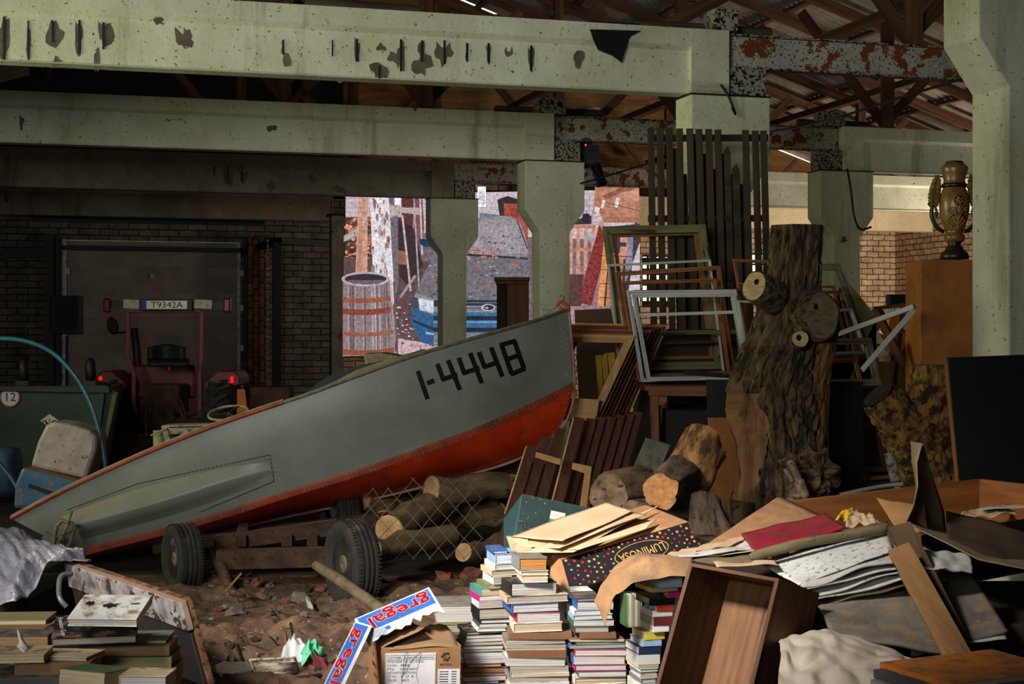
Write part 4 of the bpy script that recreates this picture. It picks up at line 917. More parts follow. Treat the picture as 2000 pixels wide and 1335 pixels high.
t=thing('steering_wheel','pale thin steering wheel lying flat above the cream machine','steering wheel',W(447,806,12.7))
c=W(446,806,12.7); mb=MB()
ring=[c+Vector((.168*math.cos(g*PI/16),.16*math.sin(g*PI/16),.052*math.sin(g*PI/16)+.012*math.cos(g*PI/16))) for g in range(33)]
mb.tube(ring,.011,8); obj('rim',mb,mat('bleached_wheel',(176,166,132),(120,112,84),scale=20),t)
mb=MB()
for g in (6,17,27): mb.tube([c,ring[g]],.007,6)
mb.tube([c,c+Vector((.02,.05,-.6))],.014,8); obj('spoke',mb,m_rust,t)
mb=MB(); mb.prism([(W(a,b,15.2).x,W(a,b,15.2).z) for a,b in [(463,760),(478,760),(483,800),(486,968),(462,968)]][::-1],15.2,15.23); solo('orange_board',mb,mat('orange_ply',(190,104,40),(150,80,34),scale=8),'narrow orange lit board standing behind the steering wheel','board')
mb=MB(); mb.box((W(532,815,16).x,16,.55),(.42,.3,1.1)); solo('dark_crate',mb,wood('dark_red_wood',(70,34,26),(48,24,20)),'tall dark red wooden crate right of the tractor wheel','crate',bevel=.01)
# dark wooden cabinet in front of the screen
t=thing('wooden_cabinet','dark carved wooden cabinet end standing in front of the screen between two columns','cabinet',(W(1000,650,21).x,21,0)); m_cab=wood('cabinet_wood',(104,58,36),(70,38,24),grain=14,rough=.6)
za=W(0,548,21).z; mb=MB(); mb.box((W(1010,600,21).x,21.2,za/2),(.33,.5,za)); obj('body',mb,m_cab,t,bevel=.01)
mb=MB(); mb.box((W(980,600,21).x,21.0,za/2),(.14,.2,za-.1)); obj('corner_post',mb,m_darkwood,t,bevel=.03)
mb=MB(); mb.box((W(1000,600,21).x,21.15,za+.02),(.5,.66,.05)); mb.box((W(1000,600,21).x,21.15,za-.03),(.46,.6,.05)); obj('cornice',mb,m_cab,t,bevel=.012)

# ================================================================ firewood behind the boat
m_bark_pale=mat('pale_log_bark',(140,118,90),(84,68,50),scale=11,rough=.95,stretch=(.4,1,1),bump=.3,bscale=24,speck=(70,54,40),sscale=14,sth=.66)
m_cut=mat('cut_wood_end',(196,160,114),(160,124,84),scale=12,rough=.9,bump=.2)
logs=[((760,1036,9.9),(870,980,10.6),34,30),((842,958,10.4),(985,948,10.8),30,27),((690,935,11.2),(860,915,11.6),20,20),((800,915,11.6),(905,905,12),24,22),((880,925,11.8),(985,905,12.2),26,24),
      ((1000,940,11.2),(1004,905,11.9),22,20),((990,900,12.2),(1000,915,11.6),20,20),((705,980,10.9),(800,960,11.4),26,26),((795,1000,10.6),(960,985,11.0),20,18),((730,1075,9.6),(880,1045,10.2),24,22),
      ((860,1010,10.8),(985,1000,11),22,22),((780,945,11.3),(860,940,11.6),22,22),((905,1080,9.9),(990,1060,10.3),20,20),((750,1010,10.6),(780,990,11),20,20),((930,960,11.5),(995,975,11.6),24,22),((830,885,12),(935,880,12.3),20,20)]
rl=random.Random(11)
wl=['pale barked log pointing at the viewer beside the trailer wheel','thick bleached crooked log lying level under the boat bottom','thin log in the dark just under the orange chine','short log under the hull with a pale end','split pale log high in the firewood heap','round log end at the right side of the firewood heap','upright leaning log end beside the sash stack','thick log behind the rear wheel','long straight log across the middle of the firewood heap','low log on the ground behind the wire mesh','dark log in the heap left of the green box','short log behind the bleached crooked log','small low log near the book stacks','stub of log between wheel and pale log','short log at the right end under the bow','topmost log of the heap under the red bow']
for i,(a,b,r0,r1) in enumerate(logs):
    p=W(*a);q=W(*b); R0=r0*a[2]/F; R1=r1*b[2]/F
    t=thing('firewood_log',wl[i],'log',(p+q)/2,group='firewood logs heaped behind the boat')
    pts=[]; n=6; off=Vector((rl.uniform(-1,1),0,rl.uniform(-1,1)))*.03
    for k in range(n+1): u=k/n; pts.append(p.lerp(q,u)+off*math.sin(PI*u)+Vector((0,0,mn.noise(Vector((i*3.1,u*4,0)))*.05)))
    mb=MB(); mb.tube(pts,[ (R0+(R1-R0)*k/n)*(1+.3*mn.noise(Vector((k*1.3,i*2.2,1)))) for k in range(n+1)],14,cap=False); obj('bark',mb,m_bark_pale,t)
    for e,pp,R,dn in ((0,pts[0],R0,pts[0]-pts[1]),(1,pts[-1],R1,pts[-1]-pts[-2])):
        mb=MB(); dn=dn.normalized(); mb.tube([pp-dn*.012,pp+dn*.001],R*.93,14); obj('cut_end',mb,m_cut,t)
# heap of broken stone and wood under the pile, and wire mesh
m_wire=mat('thin_wire',(120,108,86),(90,78,60),rough=.5,metal=.4,bump=0)
mb=MB(); rw=random.Random(5)
for k in range(-3,9):
    for sg in (1,-1):
        P=[]
        for j in range(9):
            y=1092-j*20; x=715+k*33+sg*(j-4)*17+60
            if 706<x<945 and y>918+max(0,(820-x))*.35: P.append(W(x+2*mn.noise(Vector((x*.1,y*.1,1)))*3,y,9.35+.02*j))
        if len(P)>1: mb.tube(P,.0022,5)
solo('wire_mesh',mb,m_wire,'loose diamond wire mesh hanging in front of the firewood heap','wire mesh')
# ================================================================ helpers for piled things
def patch(mb,c00,c10,c11,c01,nu=12,nv=8,amp=.01,freq=3,seed=0,bul=0,off=(0,0,0),su=1,sv=1):
    """a sheet between four points (c00-c10 along u), gently crumpled"""
    c=[Vector(x) for x in (c00,c10,c11,c01)]
    n=(c[1]-c[0]).cross(c[3]-c[0]).normalized()
    def fn(u,v):
        p=c[0]*(1-u)*(1-v)+c[1]*u*(1-v)+c[2]*u*v+c[3]*(1-u)*v
        return p+n*(amp*mn.noise(Vector((u*freq+seed*5.1,v*freq+seed*2.3,seed)))*2+bul*math.sin(PI*u)*math.sin(PI*v))+Vector(off)
    L1=(c[1]-c[0]).length; L2=(c[3]-c[0]).length
    mb.grid(fn,nu,nv,L1,L2); return mb
def pw(*q): return [W(*a) for a in q]
def slab(name,pts,Y,thick,m,label,cat,group=None,Y2=None,bevel=.003,parent=None,ground=False):
    """flat board with its outline at distance Y (top) .. Y2 (foot), real thickness behind"""
    ys=[p[1] for p in pts]; y0,y1=min(ys),max(ys); Y2=Y2 or Y
    f=[W(p[0],p[1],Y+(Y2-Y)*(p[1]-y0)/(y1-y0)) for p in pts]; n=len(f)
    if ground:                          # the board goes on down to the floor behind what stands before it
        lo=sorted(range(n),key=lambda i:f[i].z)[:2]
        for i in lo:
            up=[j for j in ((i-1)%n,(i+1)%n) if j not in lo][0]; d=f[i]-f[up]
            if d.z<-.02: f[i]=f[up]+d*((f[up].z-.004)/-d.z)
            else: f[i]=Vector((f[i].x,f[i].y,.004))
    mb=MB(); vs=f+[v+Vector((0,thick,0)) for v in f]
    xs=(max(v.x for v in f)-min(v.x for v in f)); zs=(max(v.z for v in f)-min(v.z for v in f))
    ts=[(v.x,v.z,v.y) if xs>zs else (v.z,v.x,v.y) for v in vs]
    mb.add(vs,[tuple(range(n-1,-1,-1)),tuple(range(n,2*n))]+[(i,(i+1)%n,(i+1)%n+n,i+n) for i in range(n)],ts)
    if parent: return obj(name,mb,m,parent,bevel=bevel)
    return solo(name,mb,m,label,cat,group,bevel=bevel)
def frame4(label,c,wpx,Yt,Yb,thick,m,group=None,extra=None,name='window_frame',bars=()):
    """leaning wooden frame: corners TL TR BR BL in the photo, each side a part"""
    cx=sum(p[0] for p in c)/4; cy=sum(p[1] for p in c)/4; ys=[p[1] for p in c]; y0,y1=min(ys),max(ys)
    def pt(x,y): return W(x,y,Yt+(Yb-Yt)*(y-y0)/(y1-y0))
    TL,TR,BR,BL=c
    def inset(a,b,d,k):   # inner corner of corner b between a and d
        ab=Vector((a[0]-b[0],a[1]-b[1])).normalized(); db=Vector((d[0]-b[0],d[1]-b[1])).normalized()
        s=abs(ab.x*db.y-ab.y*db.x); return (b[0]+(ab.x+db.x)*k/s, b[1]+(ab.y+db.y)*k/s)
    I=[inset(BL,TL,TR,wpx),inset(TL,TR,BR,wpx),inset(TR,BR,BL,wpx),inset(BR,BL,TL,wpx)]
    t=thing(name,label,'window frame' if name=='window_frame' else 'frame',pt((BL[0]+BR[0])/2,(BL[1]+BR[1])/2),group=group)
    O=[TL,TR,BR,BL]
    for i,nm in enumerate(('top_rail','stile','bottom_rail','stile')):
        j=(i+1)%4; q=[pt(*O[i]),pt(*O[j]),pt(*I[j]),pt(*I[i])]
        mb=MB(); vs=q+[v+Vector((0,thick,0)) for v in q]; ts=[((v.x,v.z,v.y) if i%2==0 else (v.z,v.x,v.y)) for v in vs]
        mb.add(vs,[(3,2,1,0),(4,5,6,7),(0,1,5,4),(1,2,6,5),(2,3,7,6),(3,0,4,7)],ts)
        # a rebate step along the inner edge
        k=.55; q2=[q[0].lerp(q[3],k),q[1].lerp(q[2],k),q[2],q[3]]
        q2=[v+Vector((0,-.008,0)) for v in [q[0],q[1],q[1].lerp(q[2],.5),q[0].lerp(q[3],.5)]]
        vs=q2+[v+Vector((0,.01,0)) for v in q2]; ts=[((v.x,v.z,v.y) if i%2==0 else (v.z,v.x,v.y)) for v in vs]
        mb.add(vs,[(3,2,1,0),(4,5,6,7),(0,1,5,4),(1,2,6,5),(2,3,7,6),(3,0,4,7)],ts)
        obj(nm,mb,m,t,bevel=.002)
    for (x0,y0_,x1,y1_,w_) in bars:
        mb=MB(); a=pt(x0,y0_)+Vector((0,thick*.5,0)); b=pt(x1,y1_)+Vector((0,thick*.5,0)); mb.bar(a,b,thick*.8,w_*Yt/F); obj('glazing_bar',mb,m,t)
    return t
m_wd_brown=wood('sash_brown',(146,92,58),(104,62,38),grain=30,rough=.6)
m_wd_green=wood('mossy_wood',(116,112,78),(78,76,50),grain=16,rough=.8,speck=(60,44,24),sscale=12,sth=.6)
m_wd_white=mat('white_lacquered_wood',(190,190,186),(158,158,154),scale=8,stretch=(.2,1,1),rough=.5,speck=(110,100,90),sscale=40,sth=.72,bump=.05)
m_wd_grey=wood('weathered_grey',(128,122,110),(90,84,74),grain=20)
m_wd_red=wood('red_brown_wood',(96,52,36),(62,34,24),grain=24,rough=.6)
m_wd_tan=wood('pale_tan_wood',(206,158,108),(168,122,78),grain=22,rough=.65)
m_wd_slat=wood('slat_grey_brown',(70,58,44),(44,36,28),grain=14,rough=.9)
m_ply=mat('amber_plywood',(168,104,48),(136,82,38),scale=4,rough=.6,speck=(66,40,22),sscale=16,sth=.69)

# ---- slatted fence panel
FY=12.9
t=thing('slatted_panel','tall dark panel of upright wooden slats standing behind the window frames','fence panel',W(1385,700,FY))
sl=[(1271,250,9,0),(1289,250,9,0),(1307,250,9,0),(1327,251,9,0),(1347,251,9,0),(1365,252,9,0),(1384,252,9,0),(1402,253,9,0),(1420,292,9,1),(1437,326,10,1),(1456,254,9,0),(1475,255,9,0),(1491,255,9,0)]
for x,y,hw,cut in sl:
    mb=MB(); z0=0.02; k=.03+.0*x
    a=W(x,y,FY); bx=x+ (8 if x>1440 else 5 if x<1330 else 9); 
    dx=(bx-x)/190.0; b=Vector((a.x+dx*(a.z-z0)*.6,FY,z0))
    w_=hw*1.45*FY/F; d=(b-a).normalized()
    if cut: mb.prism([(b.x-w_/2,b.z),(b.x+w_/2,b.z),(a.x+w_/2,a.z-.03),(a.x+w_*.1,a.z+.03),(a.x-w_/2,a.z-.01)],FY-.012,FY+.012)
    else: mb.bar(a,b,.024,w_)
    obj('slat',mb,m_wd_slat,t,bevel=.002)
for x,y in ((1317,290),(1336,340),(1356,262),(1374,300),(1393,330),(1411,300),(1428,340),(1446,360)):
    a=W(x,y,FY+.12); mb=MB(); mb.bar(a,(a.x+.1,FY+.12,.02),.022,.052); obj('slat',mb,m_wd_slat,t)
for y in (270,427,560):
    mb=MB(); mb.bar(W(1266,y,FY+.045),W(1500,y-1,FY+.045),.05,.055); obj('cross_rail',mb,m_darkwood,t)
# ---- leaning frames, back to front
G1='old window frames leaning in a pile'
frame4('tallest greenish mossy window frame at the top left of the frame pile',[(1177,442),(1378,438),(1412,720),(1210,724)],15,12.6,12.2,.06,m_wd_green,G1)
frame4('brown inner sash set inside the mossy greenish frame',[(1196,456),(1362,452),(1394,700),(1226,704)],7,12.66,12.26,.05,m_wd_brown,G1)
frame4('thin pale grey frame just in front of the mossy frame',[(1186,516),(1388,506),(1416,730),(1212,736)],4.5,12.3,11.95,.03,m_wd_white,G1)
frame4('wide brown wooden frame below the thin pale grey frame',[(1201,531),(1407,518),(1436,730),(1236,742)],8,12.1,11.7,.05,m_wd_brown,G1)
frame4('second brown frame, lower, nested before the wide brown frame',[(1213,549),(1399,543),(1430,742),(1246,744)],7,11.95,11.55,.05,m_wd_brown,G1)
frame4('dark brown frame with flaking white top edge behind the white front frame',[(1239,566),(1455,563),(1480,742),(1262,746)],6,11.7,11.35,.05,m_wd_red,G1)
frame4('whitish frame half hidden left of the white front frame',[(1224,567),(1438,565),(1466,741),(1252,746)],7,11.55,11.3,.04,m_wd_white,G1)
frame4('white lacquered frame at the front of the pile, left of the big trunk',[(1234,573),(1435,571),(1464,740),(1264,744)],8,11.3,11.0,.05,m_wd_white,G1,bars=[(1249,615,1434,609,6)])
frame4('greenish dark horizontal frame seen through the white front frame',[(1250,646),(1446,643),(1456,738),(1262,742)],8,11.9,11.6,.05,m_wd_green,G1)
frame4('darkest brown frame deep behind the white front frame',[(1256,668),(1446,664),(1452,734),(1268,738)],5,12.1,11.8,.05,m_wd_red,G1)
frame4('reddish wooden frame between slats and the left stub of the trunk',[(1432,505),(1540,510),(1562,720),(1466,722)],6,12.0,11.6,.05,m_wd_brown,G1)
frame4('small reddish frame low behind the left stub of the trunk',[(1440,551),(1540,556),(1562,724),(1470,726)],5,11.8,11.45,.04,m_wd_brown,G1)
frame4('white narrow frame edge left of the trunk under its stub',[(1440,586),(1540,590),(1560,740),(1466,742)],4,11.2,10.95,.04,m_wd_white,G1)
G2='window frames leaning right of the trunk'
frame4('grey wide framed sash, tallest of those right of the trunk',[(1500,513),(1641,515),(1706,700),(1560,704)],13,11.7,11.2,.05,m_wd_grey,G2)
frame4('thin brown frame second from the top right of the trunk',[(1490,558),(1630,557),(1664,700),(1520,704)],5,11.5,11.1,.04,m_wd_brown,G2)
frame4('brown frame with stepped moulding right of the trunk, below the thin brown one',[(1500,569),(1645,567),(1680,706),(1530,710)],6,11.3,10.9,.04,m_wd_brown,G2)
frame4('reddish brown frame directly above the light blue frame',[(1500,588),(1650,586),(1688,708),(1540,712)],5,11.1,10.75,.04,m_wd_red,G2)
frame4('light blue white frame right of the big cut face of the trunk',[(1520,606),(1665,602),(1696,690),(1546,694)],5,10.95,10.7,.04,mat('light_blue_paint',(170,184,206),(140,154,180),scale=12,rough=.5,speck=(120,110,100),sscale=40,sth=.7),G2)
frame4('big dull grey frame lowest right of the trunk above the dark panel',[(1540,662),(1702,659),(1722,752),(1562,756)],13,10.6,10.3,.07,m_wd_grey,G2)
frame4('small brown frame inside the big dull grey frame',[(1552,703),(1674,699),(1686,748),(1566,752)],7,10.5,10.3,.04,m_wd_brown,G2)
frame4('dark low frame standing behind the forked stump with blue paint marks',[(1640,800),(1738,770),(1800,930),(1690,938)],7,10.4,10.3,.04,m_wd_brown,G2)
frame4('wide brown low frame behind the black panel',[(1600,825),(1720,828),(1736,920),(1616,922)],9,10.55,10.5,.05,m_wd_red,G2)
slab('pale_board',[(1646,540),(1660,556),(1712,618),(1690,668),(1660,650)],11.9,.02,mat('pale_yellow_board',(190,176,130),(160,146,104),scale=5,speck=(120,100,66),sscale=20,sth=.66),'pale yellowish board leaning behind the frames below the trunk column','board',ground=True)
# table-like cabinet frame carrying the frames
t=thing('table_frame','brown wooden table frame with a carved corner bracket under the white frame','table frame',(W(1340,760,10.9).x,10.9,0))
mb=MB(); mb.bar(W(1266,764,10.85),W(1470,766,10.85),.05,.062); mb.box((W(1360,755,11.3).x,11.5,W(1360,750,11.2).z-.02),(.85,1.2,.035)); obj('top_rail',mb,m_wd_brown,t,bevel=.004)
for x,yy in ((1277,10.85),(1297,11.3),(1462,10.85),(1462,11.9),(1290,11.9)):
    a=W(x,772,yy); mb=MB(); mb.bar((a.x,yy,a.z),(a.x+.03*(x<1300),yy,0.0),.06,.06); obj('leg',mb,m_wd_brown,t,bevel=.004)
mb=MB(); q=[(1287,774),(1303,774),(1302,784),(1297,790),(1291,792),(1287,788)]; qq=[W(a,b,10.83) for a,b in q]; mb.prism([(p.x,p.z) for p in qq][::-1],10.83,10.86); obj('corner_bracket',mb,m_wd_brown,t)
for y in (820,834,862):
    mb=MB(); mb.bar(W(1290,y,11.5),W(1440,y-2,11.5),.04,.03); obj('shelf_slat',mb,m_wd_green,t)
slab('dark_plank',[(1335,724),(1345,722),(1424,730),(1424,737),(1337,731)],10.95,.08,m_darkwood,'short dark plank lying on the white frame left of the trunk','plank')
slab('black_cabinet_panel',[(1379,741),(1430,741),(1430,815),(1383,815)],10.2,.03,flat('black_laminate',(24,22,22),rough=.35),'small black board with a round hole left of the trunk','board',Y2=10.2,ground=True)
slab('amber_plywood_panel',[(1383,815),(1440,815),(1446,1010),(1388,1010)],10.1,.02,m_ply,'amber plywood sheet standing behind the leaning stump left of the trunk','board',Y2=10.1,ground=True)
slab('grey_plank',[(1262,854),(1310,868),(1276,950),(1226,940)],9.6,.03,m_wd_grey,'short weathered grey plank leaning in the shade behind the left stump','plank',Y2=9.3,ground=True)
# ---- stack of sashes leaning at the bow
for k in range(9):
    d=8.0*k; y_=2.6*k
    frame4('front brown wooden sash of the leaning stack behind the boat bow' if k==0 else '%s of the dark sash edges stacked behind the front brown sash'%['second','third','fourth','fifth','sixth','seventh','eighth','rearmost'][k-1],
        [(1060+d,651-y_),(1241+d,655-y_),(1165+d*1.05,820-y_*.8),(1004+d,820-y_*.8)],15,11.4+.075*k,11.2+.075*k,.055,m_wd_tan if k in (0,8) else (m_wd_brown if k%3==1 else m_wd_red),'wooden sashes stacked leaning at the bow',name='sash_frame')
for k,(x0,x1,y0,y1) in enumerate(((1163,1174,694,784),(1175,1186,690,780),(1187,1201,689,770),(1203,1216,672,760))):
    slab('yellow_board',[(x0,y0+(k%2)*4),(x1,y0-2),(x1+5,y1),(x0+8,y1+4)],12.15,.03,wood('yellow_old_paint',(190,150,56),(150,116,44),grain=18,speck=(90,60,30),sscale=20,sth=.62),'%s old yellow board seen through the front sash'%['first','second','third','fourth'][k]+' from the left','board','yellow boards behind the sash',Y2=12.1,ground=True)
slab('wide_pale_plank',[(1105,776),(1171,780),(1164,822),(1100,818)],11.1,.04,m_wd_tan,'broad pale plank across the foot of the front sash','plank')
slab('dark_hardboard',[(1122,605),(1193,602),(1200,640),(1124,646)],12.9,.02,mat('dark_hardboard',(74,50,34),(56,38,26),scale=3),'dark brown hardboard sheet standing upright between the bow and the mossy frame','board',ground=True)
# ---- dark tongued boards and door leaves leaning below the stack
lab=['leftmost dark red board leaning beside the firewood','second dark red board leaning beside the firewood','third dark board, grooved, below the bow','pale edged dark door leaf below the leaning sashes','dark board right of the pale edged door leaf','dark grooved board in the middle of the leaning doors','dark leaning board close to the L shaped slat','dark board above the green box corner','dark board leaning behind the stumps','rightmost dark board leaning below the sashes']
xs=[(988,1030,868),(1012,1058,850),(1040,1086,835),(1074,1122,814),(1094,1146,816),(1112,1164,812),(1128,1184,812),(1146,1202,808),(1164,1220,806),(1182,1236,802)]
for k,(xb,xt,yt) in enumerate(xs):
    Y=9.9+.05*k-.12*(k==3)
    slab('leaning_board',[(xt,yt),(xt+20,yt+3),(xb+20,1006),(xb,1004)],Y+.25,.03,m_wd_tan if False else m_wd_red,lab[k],'board','dark boards leaning under the bow',Y2=Y,ground=True)
    if k in (0,3): slab('pale_batten',[(xt-3,yt+2),(xt,yt+2),(xb,1004),(xb-4,1004)],Y+.24,.03,m_wd_tan,'pale narrow batten along the edge of the %s leaning board'%('leftmost' if k==0 else 'fourth'),'batten',Y2=Y-.01)
slab('short_tan_slat',[(1047,882),(1096,896),(1094,908),(1045,893)],9.75,.025,m_wd_tan,'short tan slat across the dark boards just right of the red bow bottom','slat')
slab('corner_bracket_slat',[(1119,903),(1156,911),(1146,990),(1133,988),(1142,924),(1117,916)],9.7,.025,m_wd_tan,'L shaped tan slat fixed on the dark boards above the green box','slat')

# ---- big forked trunk
m_bark=mat('rough_bark',(104,84,58),(40,32,22),scale=26,stretch=(.25,1,1),lo=.38,hi=.6,rough=.95,bump=.9,bscale=60,bump_dist=.012,speck=(34,27,18),sscale=34,sth=.6)
m_bare=wood('bare_trunk_wood',(146,104,68),(84,56,38),grain=12,rough=.7,bump=.5,speck=(72,40,24),sscale=14,sth=.64)
m_cutgrey=mat('old_cut_face',(120,106,82),(88,76,56),scale=18,stretch=(1,3,1),rough=.9,bump=.4,bscale=30)
m_cutpale=mat('fresh_cut_face',(196,168,120),(160,132,90),scale=20,stretch=(1,3,1),rough=.9,bump=.3)
m_hole=flat('knot_hole',(22,15,10),rough=1)
TK=9.4
OL=[(440,1507,1607),(500,1503,1604),(560,1497,1602),(600,1480,1622),(640,1468,1638),(680,1450,1632),(720,1432,1624),(760,1421,1620),(790,1418,1618),(830,1424,1616),(870,1436,1612),(910,1440,1616),(950,1436,1622),(990,1428,1630),(1050,1420,1640),(1164,1406,1652)]
def ol(y):
    for (a,b,c),(d,e,f) in zip(OL[:-1],OL[1:]):
        if a<=y<=d: s=(y-a)/(d-a); s=s*s*(3-2*s)*.4+s*.6; return b+(e-b)*s,c+(f-c)*s
    return OL[-1][1:]
def trunk_pt(v,g,smooth=False):
    y=440+724*v; l,r=ol(y); cx=(l+r)/2; rx=(r-l)/2
    top=max(0,1-v/.29)
    c,s=math.cos(g),math.sin(g)
    fork=.16*top*math.exp(-((c-.28)/.16)**2)                           # groove between the two stems
    ridge=.05*mn.noise(Vector((math.cos(g)*5,math.sin(g)*5,y*.012)))-.075*(1-min(1,4*abs(mn.noise(Vector((math.cos(g)*9,math.sin(g)*9,y*.022))))))
    fine=.022*mn.noise(Vector((math.cos(g)*30,math.sin(g)*30,y*.09)))
    k=1+(ridge*2 if not smooth else ridge*.6)+(fine*2 if not smooth else 0)-fork*(1 if s<0.2 else 0)*1.2
    base=W(cx,y,TK); R=rx*TK/F; depth=R*(.8)
    return Vector((base.x+R*c*k, TK+depth*s*k, base.z))
t=thing('tree_trunk','big upright forked tree trunk with rough bark standing right of the window frames','tree trunk',W(1530,1050,TK))
NG,NV=220,260
def isbare(i,j):
    g=2*PI*(i+.5)/NG; v=(j+.5)/NV; y=440+724*v; c,s=math.cos(g),math.sin(g); l,r=ol(y); x=(l+r)/2+(r-l)/2*c+6*mn.noise(Vector((y*.05,g*3,0)))
    if s>.25: return False
    if 765<y<975 and x<1490-abs(y-850)*.22+8*mn.noise(Vector((y*.03,0,0)))*2: return True
    if 668<y<905 and x>1583+14*mn.noise(Vector((y*.02,5,0)))*2: return True
    return False
vs=lambda sm:(lambda u,v:trunk_pt(v,2*PI*u,sm))
mb=MB(); mb.grid(vs(False),NG,NV,1.4,2.0,keep=lambda i,j:not isbare(i,j)); mb.t=[(b,a,c) for a,b,c in mb.t]; obj('bark',mb,m_bark,t)
mb=MB(); mb.grid(vs(True),NG,NV,1.4,2.0,keep=isbare); mb.t=[(b,a,c) for a,b,c in mb.t]; obj('bare_wood',mb,m_bare,t)
mb=MB(); ring=[trunk_pt(0,2*PI*i/60) for i in range(60)]; cc=sum(ring,Vector())/60+Vector((0,0,.01)); mb.add(ring+[cc],[(i,(i+1)%60,60) for i in range(60)]); obj('cut_top',mb,m_cutgrey,t)
def cutdisc(parent,px,py,Y,rx,ry,nrm,depth,m,nm='cut_stub',hole=None,seed=0,collar=1.12):
    """a sawn branch: a bark collar and a flat face"""
    nrm=Vector(nrm).normalized(); c=W(px,py,Y); k=Y/F
    up=Vector((0,0,1)); ex=up.cross(nrm).normalized(); ey=nrm.cross(ex)
    n=36; prof=[1+.10*mn.noise(Vector((math.cos(2*PI*i/n)*1.4,math.sin(2*PI*i/n)*1.4,seed))) for i in range(n)]
    rg=[c+ex*math.cos(2*PI*i/n)*rx*k*prof[i]+ey*math.sin(2*PI*i/n)*ry*k*prof[i] for i in range(n)]
    bk=[p-nrm*depth+(p-c)*.25 for p in rg]; r2=[c+(p-c)*collar-nrm*.008 for p in rg]
    mb=MB(); vs=[c+(p-c)*1.0 for p in rg]+r2+bk; fs=[]
    for i in range(n): j=(i+1)%n; fs+=[(i,j,n+j,n+i),(n+i,n+j,2*n+j,2*n+i)]
    mb.add(vs,fs,None,True); st=obj(nm,mb,m_bark,parent)
    mb=MB(); mb.add(rg+[c-nrm*.004],[(i,(i+1)%n,n) for i in range(n)],[((p-c).dot(ex),(p-c).dot(ey),0) for p in rg]+[(0,0,0)]); f=obj('sawn_face',mb,m,st if not st.parent.parent else st)
    if hole:
        hx,hy,hr=hole; hc=c+ex*hx*k+ey*hy*k+nrm*.003; mb=MB(); mb.add([hc+ex*math.cos(g*PI/6)*hr*k+ey*math.sin(g*PI/6)*hr*k*1.25 for g in range(12)],[tuple(range(12))]); obj('knot_hole',mb,m_hole,st)
    return st
cutdisc(t,1473,558,9.1,25,29,(-.62,-.72,.28),.24,m_cutpale,hole=(4,8,5),seed=1)
cutdisc(t,1606,617,9.08,35,44,(.28,-.95,.05),.24,m_cutgrey,hole=(-14,18,5),seed=2)
cutdisc(t,1563,661,9.02,16,15,(-.1,-.98,.12),.24,m_cutpale,hole=(-3,2,5),seed=3)
mb=MB(); mb.blob(W(1585,928,9.02),(.13,.12,.14),.35,3,4,4); mb.blob(W(1545,905,8.98),(.06,.07,.06),.3,3,6,3); obj('burl',mb,m_bark,t)
mb=MB(); mb.add([W(x,y,9.0) for x,y in [(1423,760),(1447,742),(1452,770),(1440,810),(1421,822),(1416,800)]],[(0,1,2,3,4,5)]); obj('bark_flap',mb,m_bare,t,solid=.02)
# pipe fitting in front of the burl
t=thing('pipe_fitting','old rusty pipe fitting with clamp leaning against the burl of the trunk','pipe fitting',W(1560,975,8.75))
mb=MB(); mb.tube([W(1543,898,8.75),W(1560,940,8.72)],.026,12); mb.tube([W(1560,938,8.72),W(1568,962,8.7)],.034,12); mb.tube([W(1548,970,8.72),Vector((W(1548,970,8.72).x,8.72,0))],.02,10); obj('pipe',mb,mat('rusty_grey_pipe',(140,120,100),(90,72,58),scale=18,rough=.7,metal=.2,speck=(80,46,28),sscale=24,sth=.6),t)
mb=MB(); mb.tube([W(1534,915,8.72),W(1547,940,8.7)],.016,10); mb.tube([W(1540,975,8.7),W(1572,963,8.7)],.02,10); mb.blob(W(1572,965,8.68),(.028,.028,.028),.1,sub=2); mb.blob(W(1545,975,8.68),(.03,.03,.02),.1,sub=2); obj('valve',mb,MATS['rusty_grey_pipe'],t)
# ---- second, forked stump
m_bark_y=mat('yellow_mossy_bark',(156,112,58),(60,46,32),scale=13,lo=.42,hi=.58,rough=.95,bump=.9,bscale=36,bump_dist=.012,speck=(34,27,18),sscale=22,sth=.6)
t=thing('forked_stump','wide forked stump with yellow brown bark between the trunk and the green panel','stump',W(1800,960,9.9)); SY=9.9
O2=[(712,1778,1862),(760,1777,1866),(790,1768,1868),(820,1745,1870),(860,1735,1874),(900,1748,1876),(945,1765,1878),(1010,1770,1884),(1140,1770,1884)]
def st_pt(v,g):
    y=712+428*v
    for (a,b,c),(d,e,f) in zip(O2[:-1],O2[1:]):
        if a<=y<=d+.01: s=(y-a)/(d-a); l,r=b+(e-b)*s,c+(f-c)*s; break
    R=(r-l)/2*SY/F; base=W((l+r)/2,y,SY); k=1+.16*mn.noise(Vector((math.cos(g)*2.5,math.sin(g)*2.5,y*.012)))+.14*mn.noise(Vector((math.cos(g)*8,math.sin(g)*8,y*.04)))+.05*mn.noise(Vector((math.cos(g)*22,math.sin(g)*22,y*.09)))
    return Vector((base.x+R*k*math.cos(g),SY+R*.8*k*math.sin(g),base.z))
mb=MB(); mb.grid(lambda u,v:st_pt(v,2*PI*u),140,150,1,1.2)
a=W(1800,880,SY-.02); b=W(1716,772,SY-.12); mb.grid(lambda u,v:(lambda c_,R_,e_,f_:c_+(e_*math.cos(2*PI*u)+f_*math.sin(2*PI*u))*R_*(1+.2*mn.noise(Vector((math.cos(2*PI*u)*3,math.sin(2*PI*u)*3,v*4)))+.1*mn.noise(Vector((math.cos(2*PI*u)*12,math.sin(2*PI*u)*12,v*12)))))(a.lerp(b,v),.185-.065*v,(b-a).normalized().orthogonal().normalized(),(b-a).normalized().cross((b-a).normalized().orthogonal().normalized())),60,40,.9,.6); obj('bark',mb,m_bark_y,t)
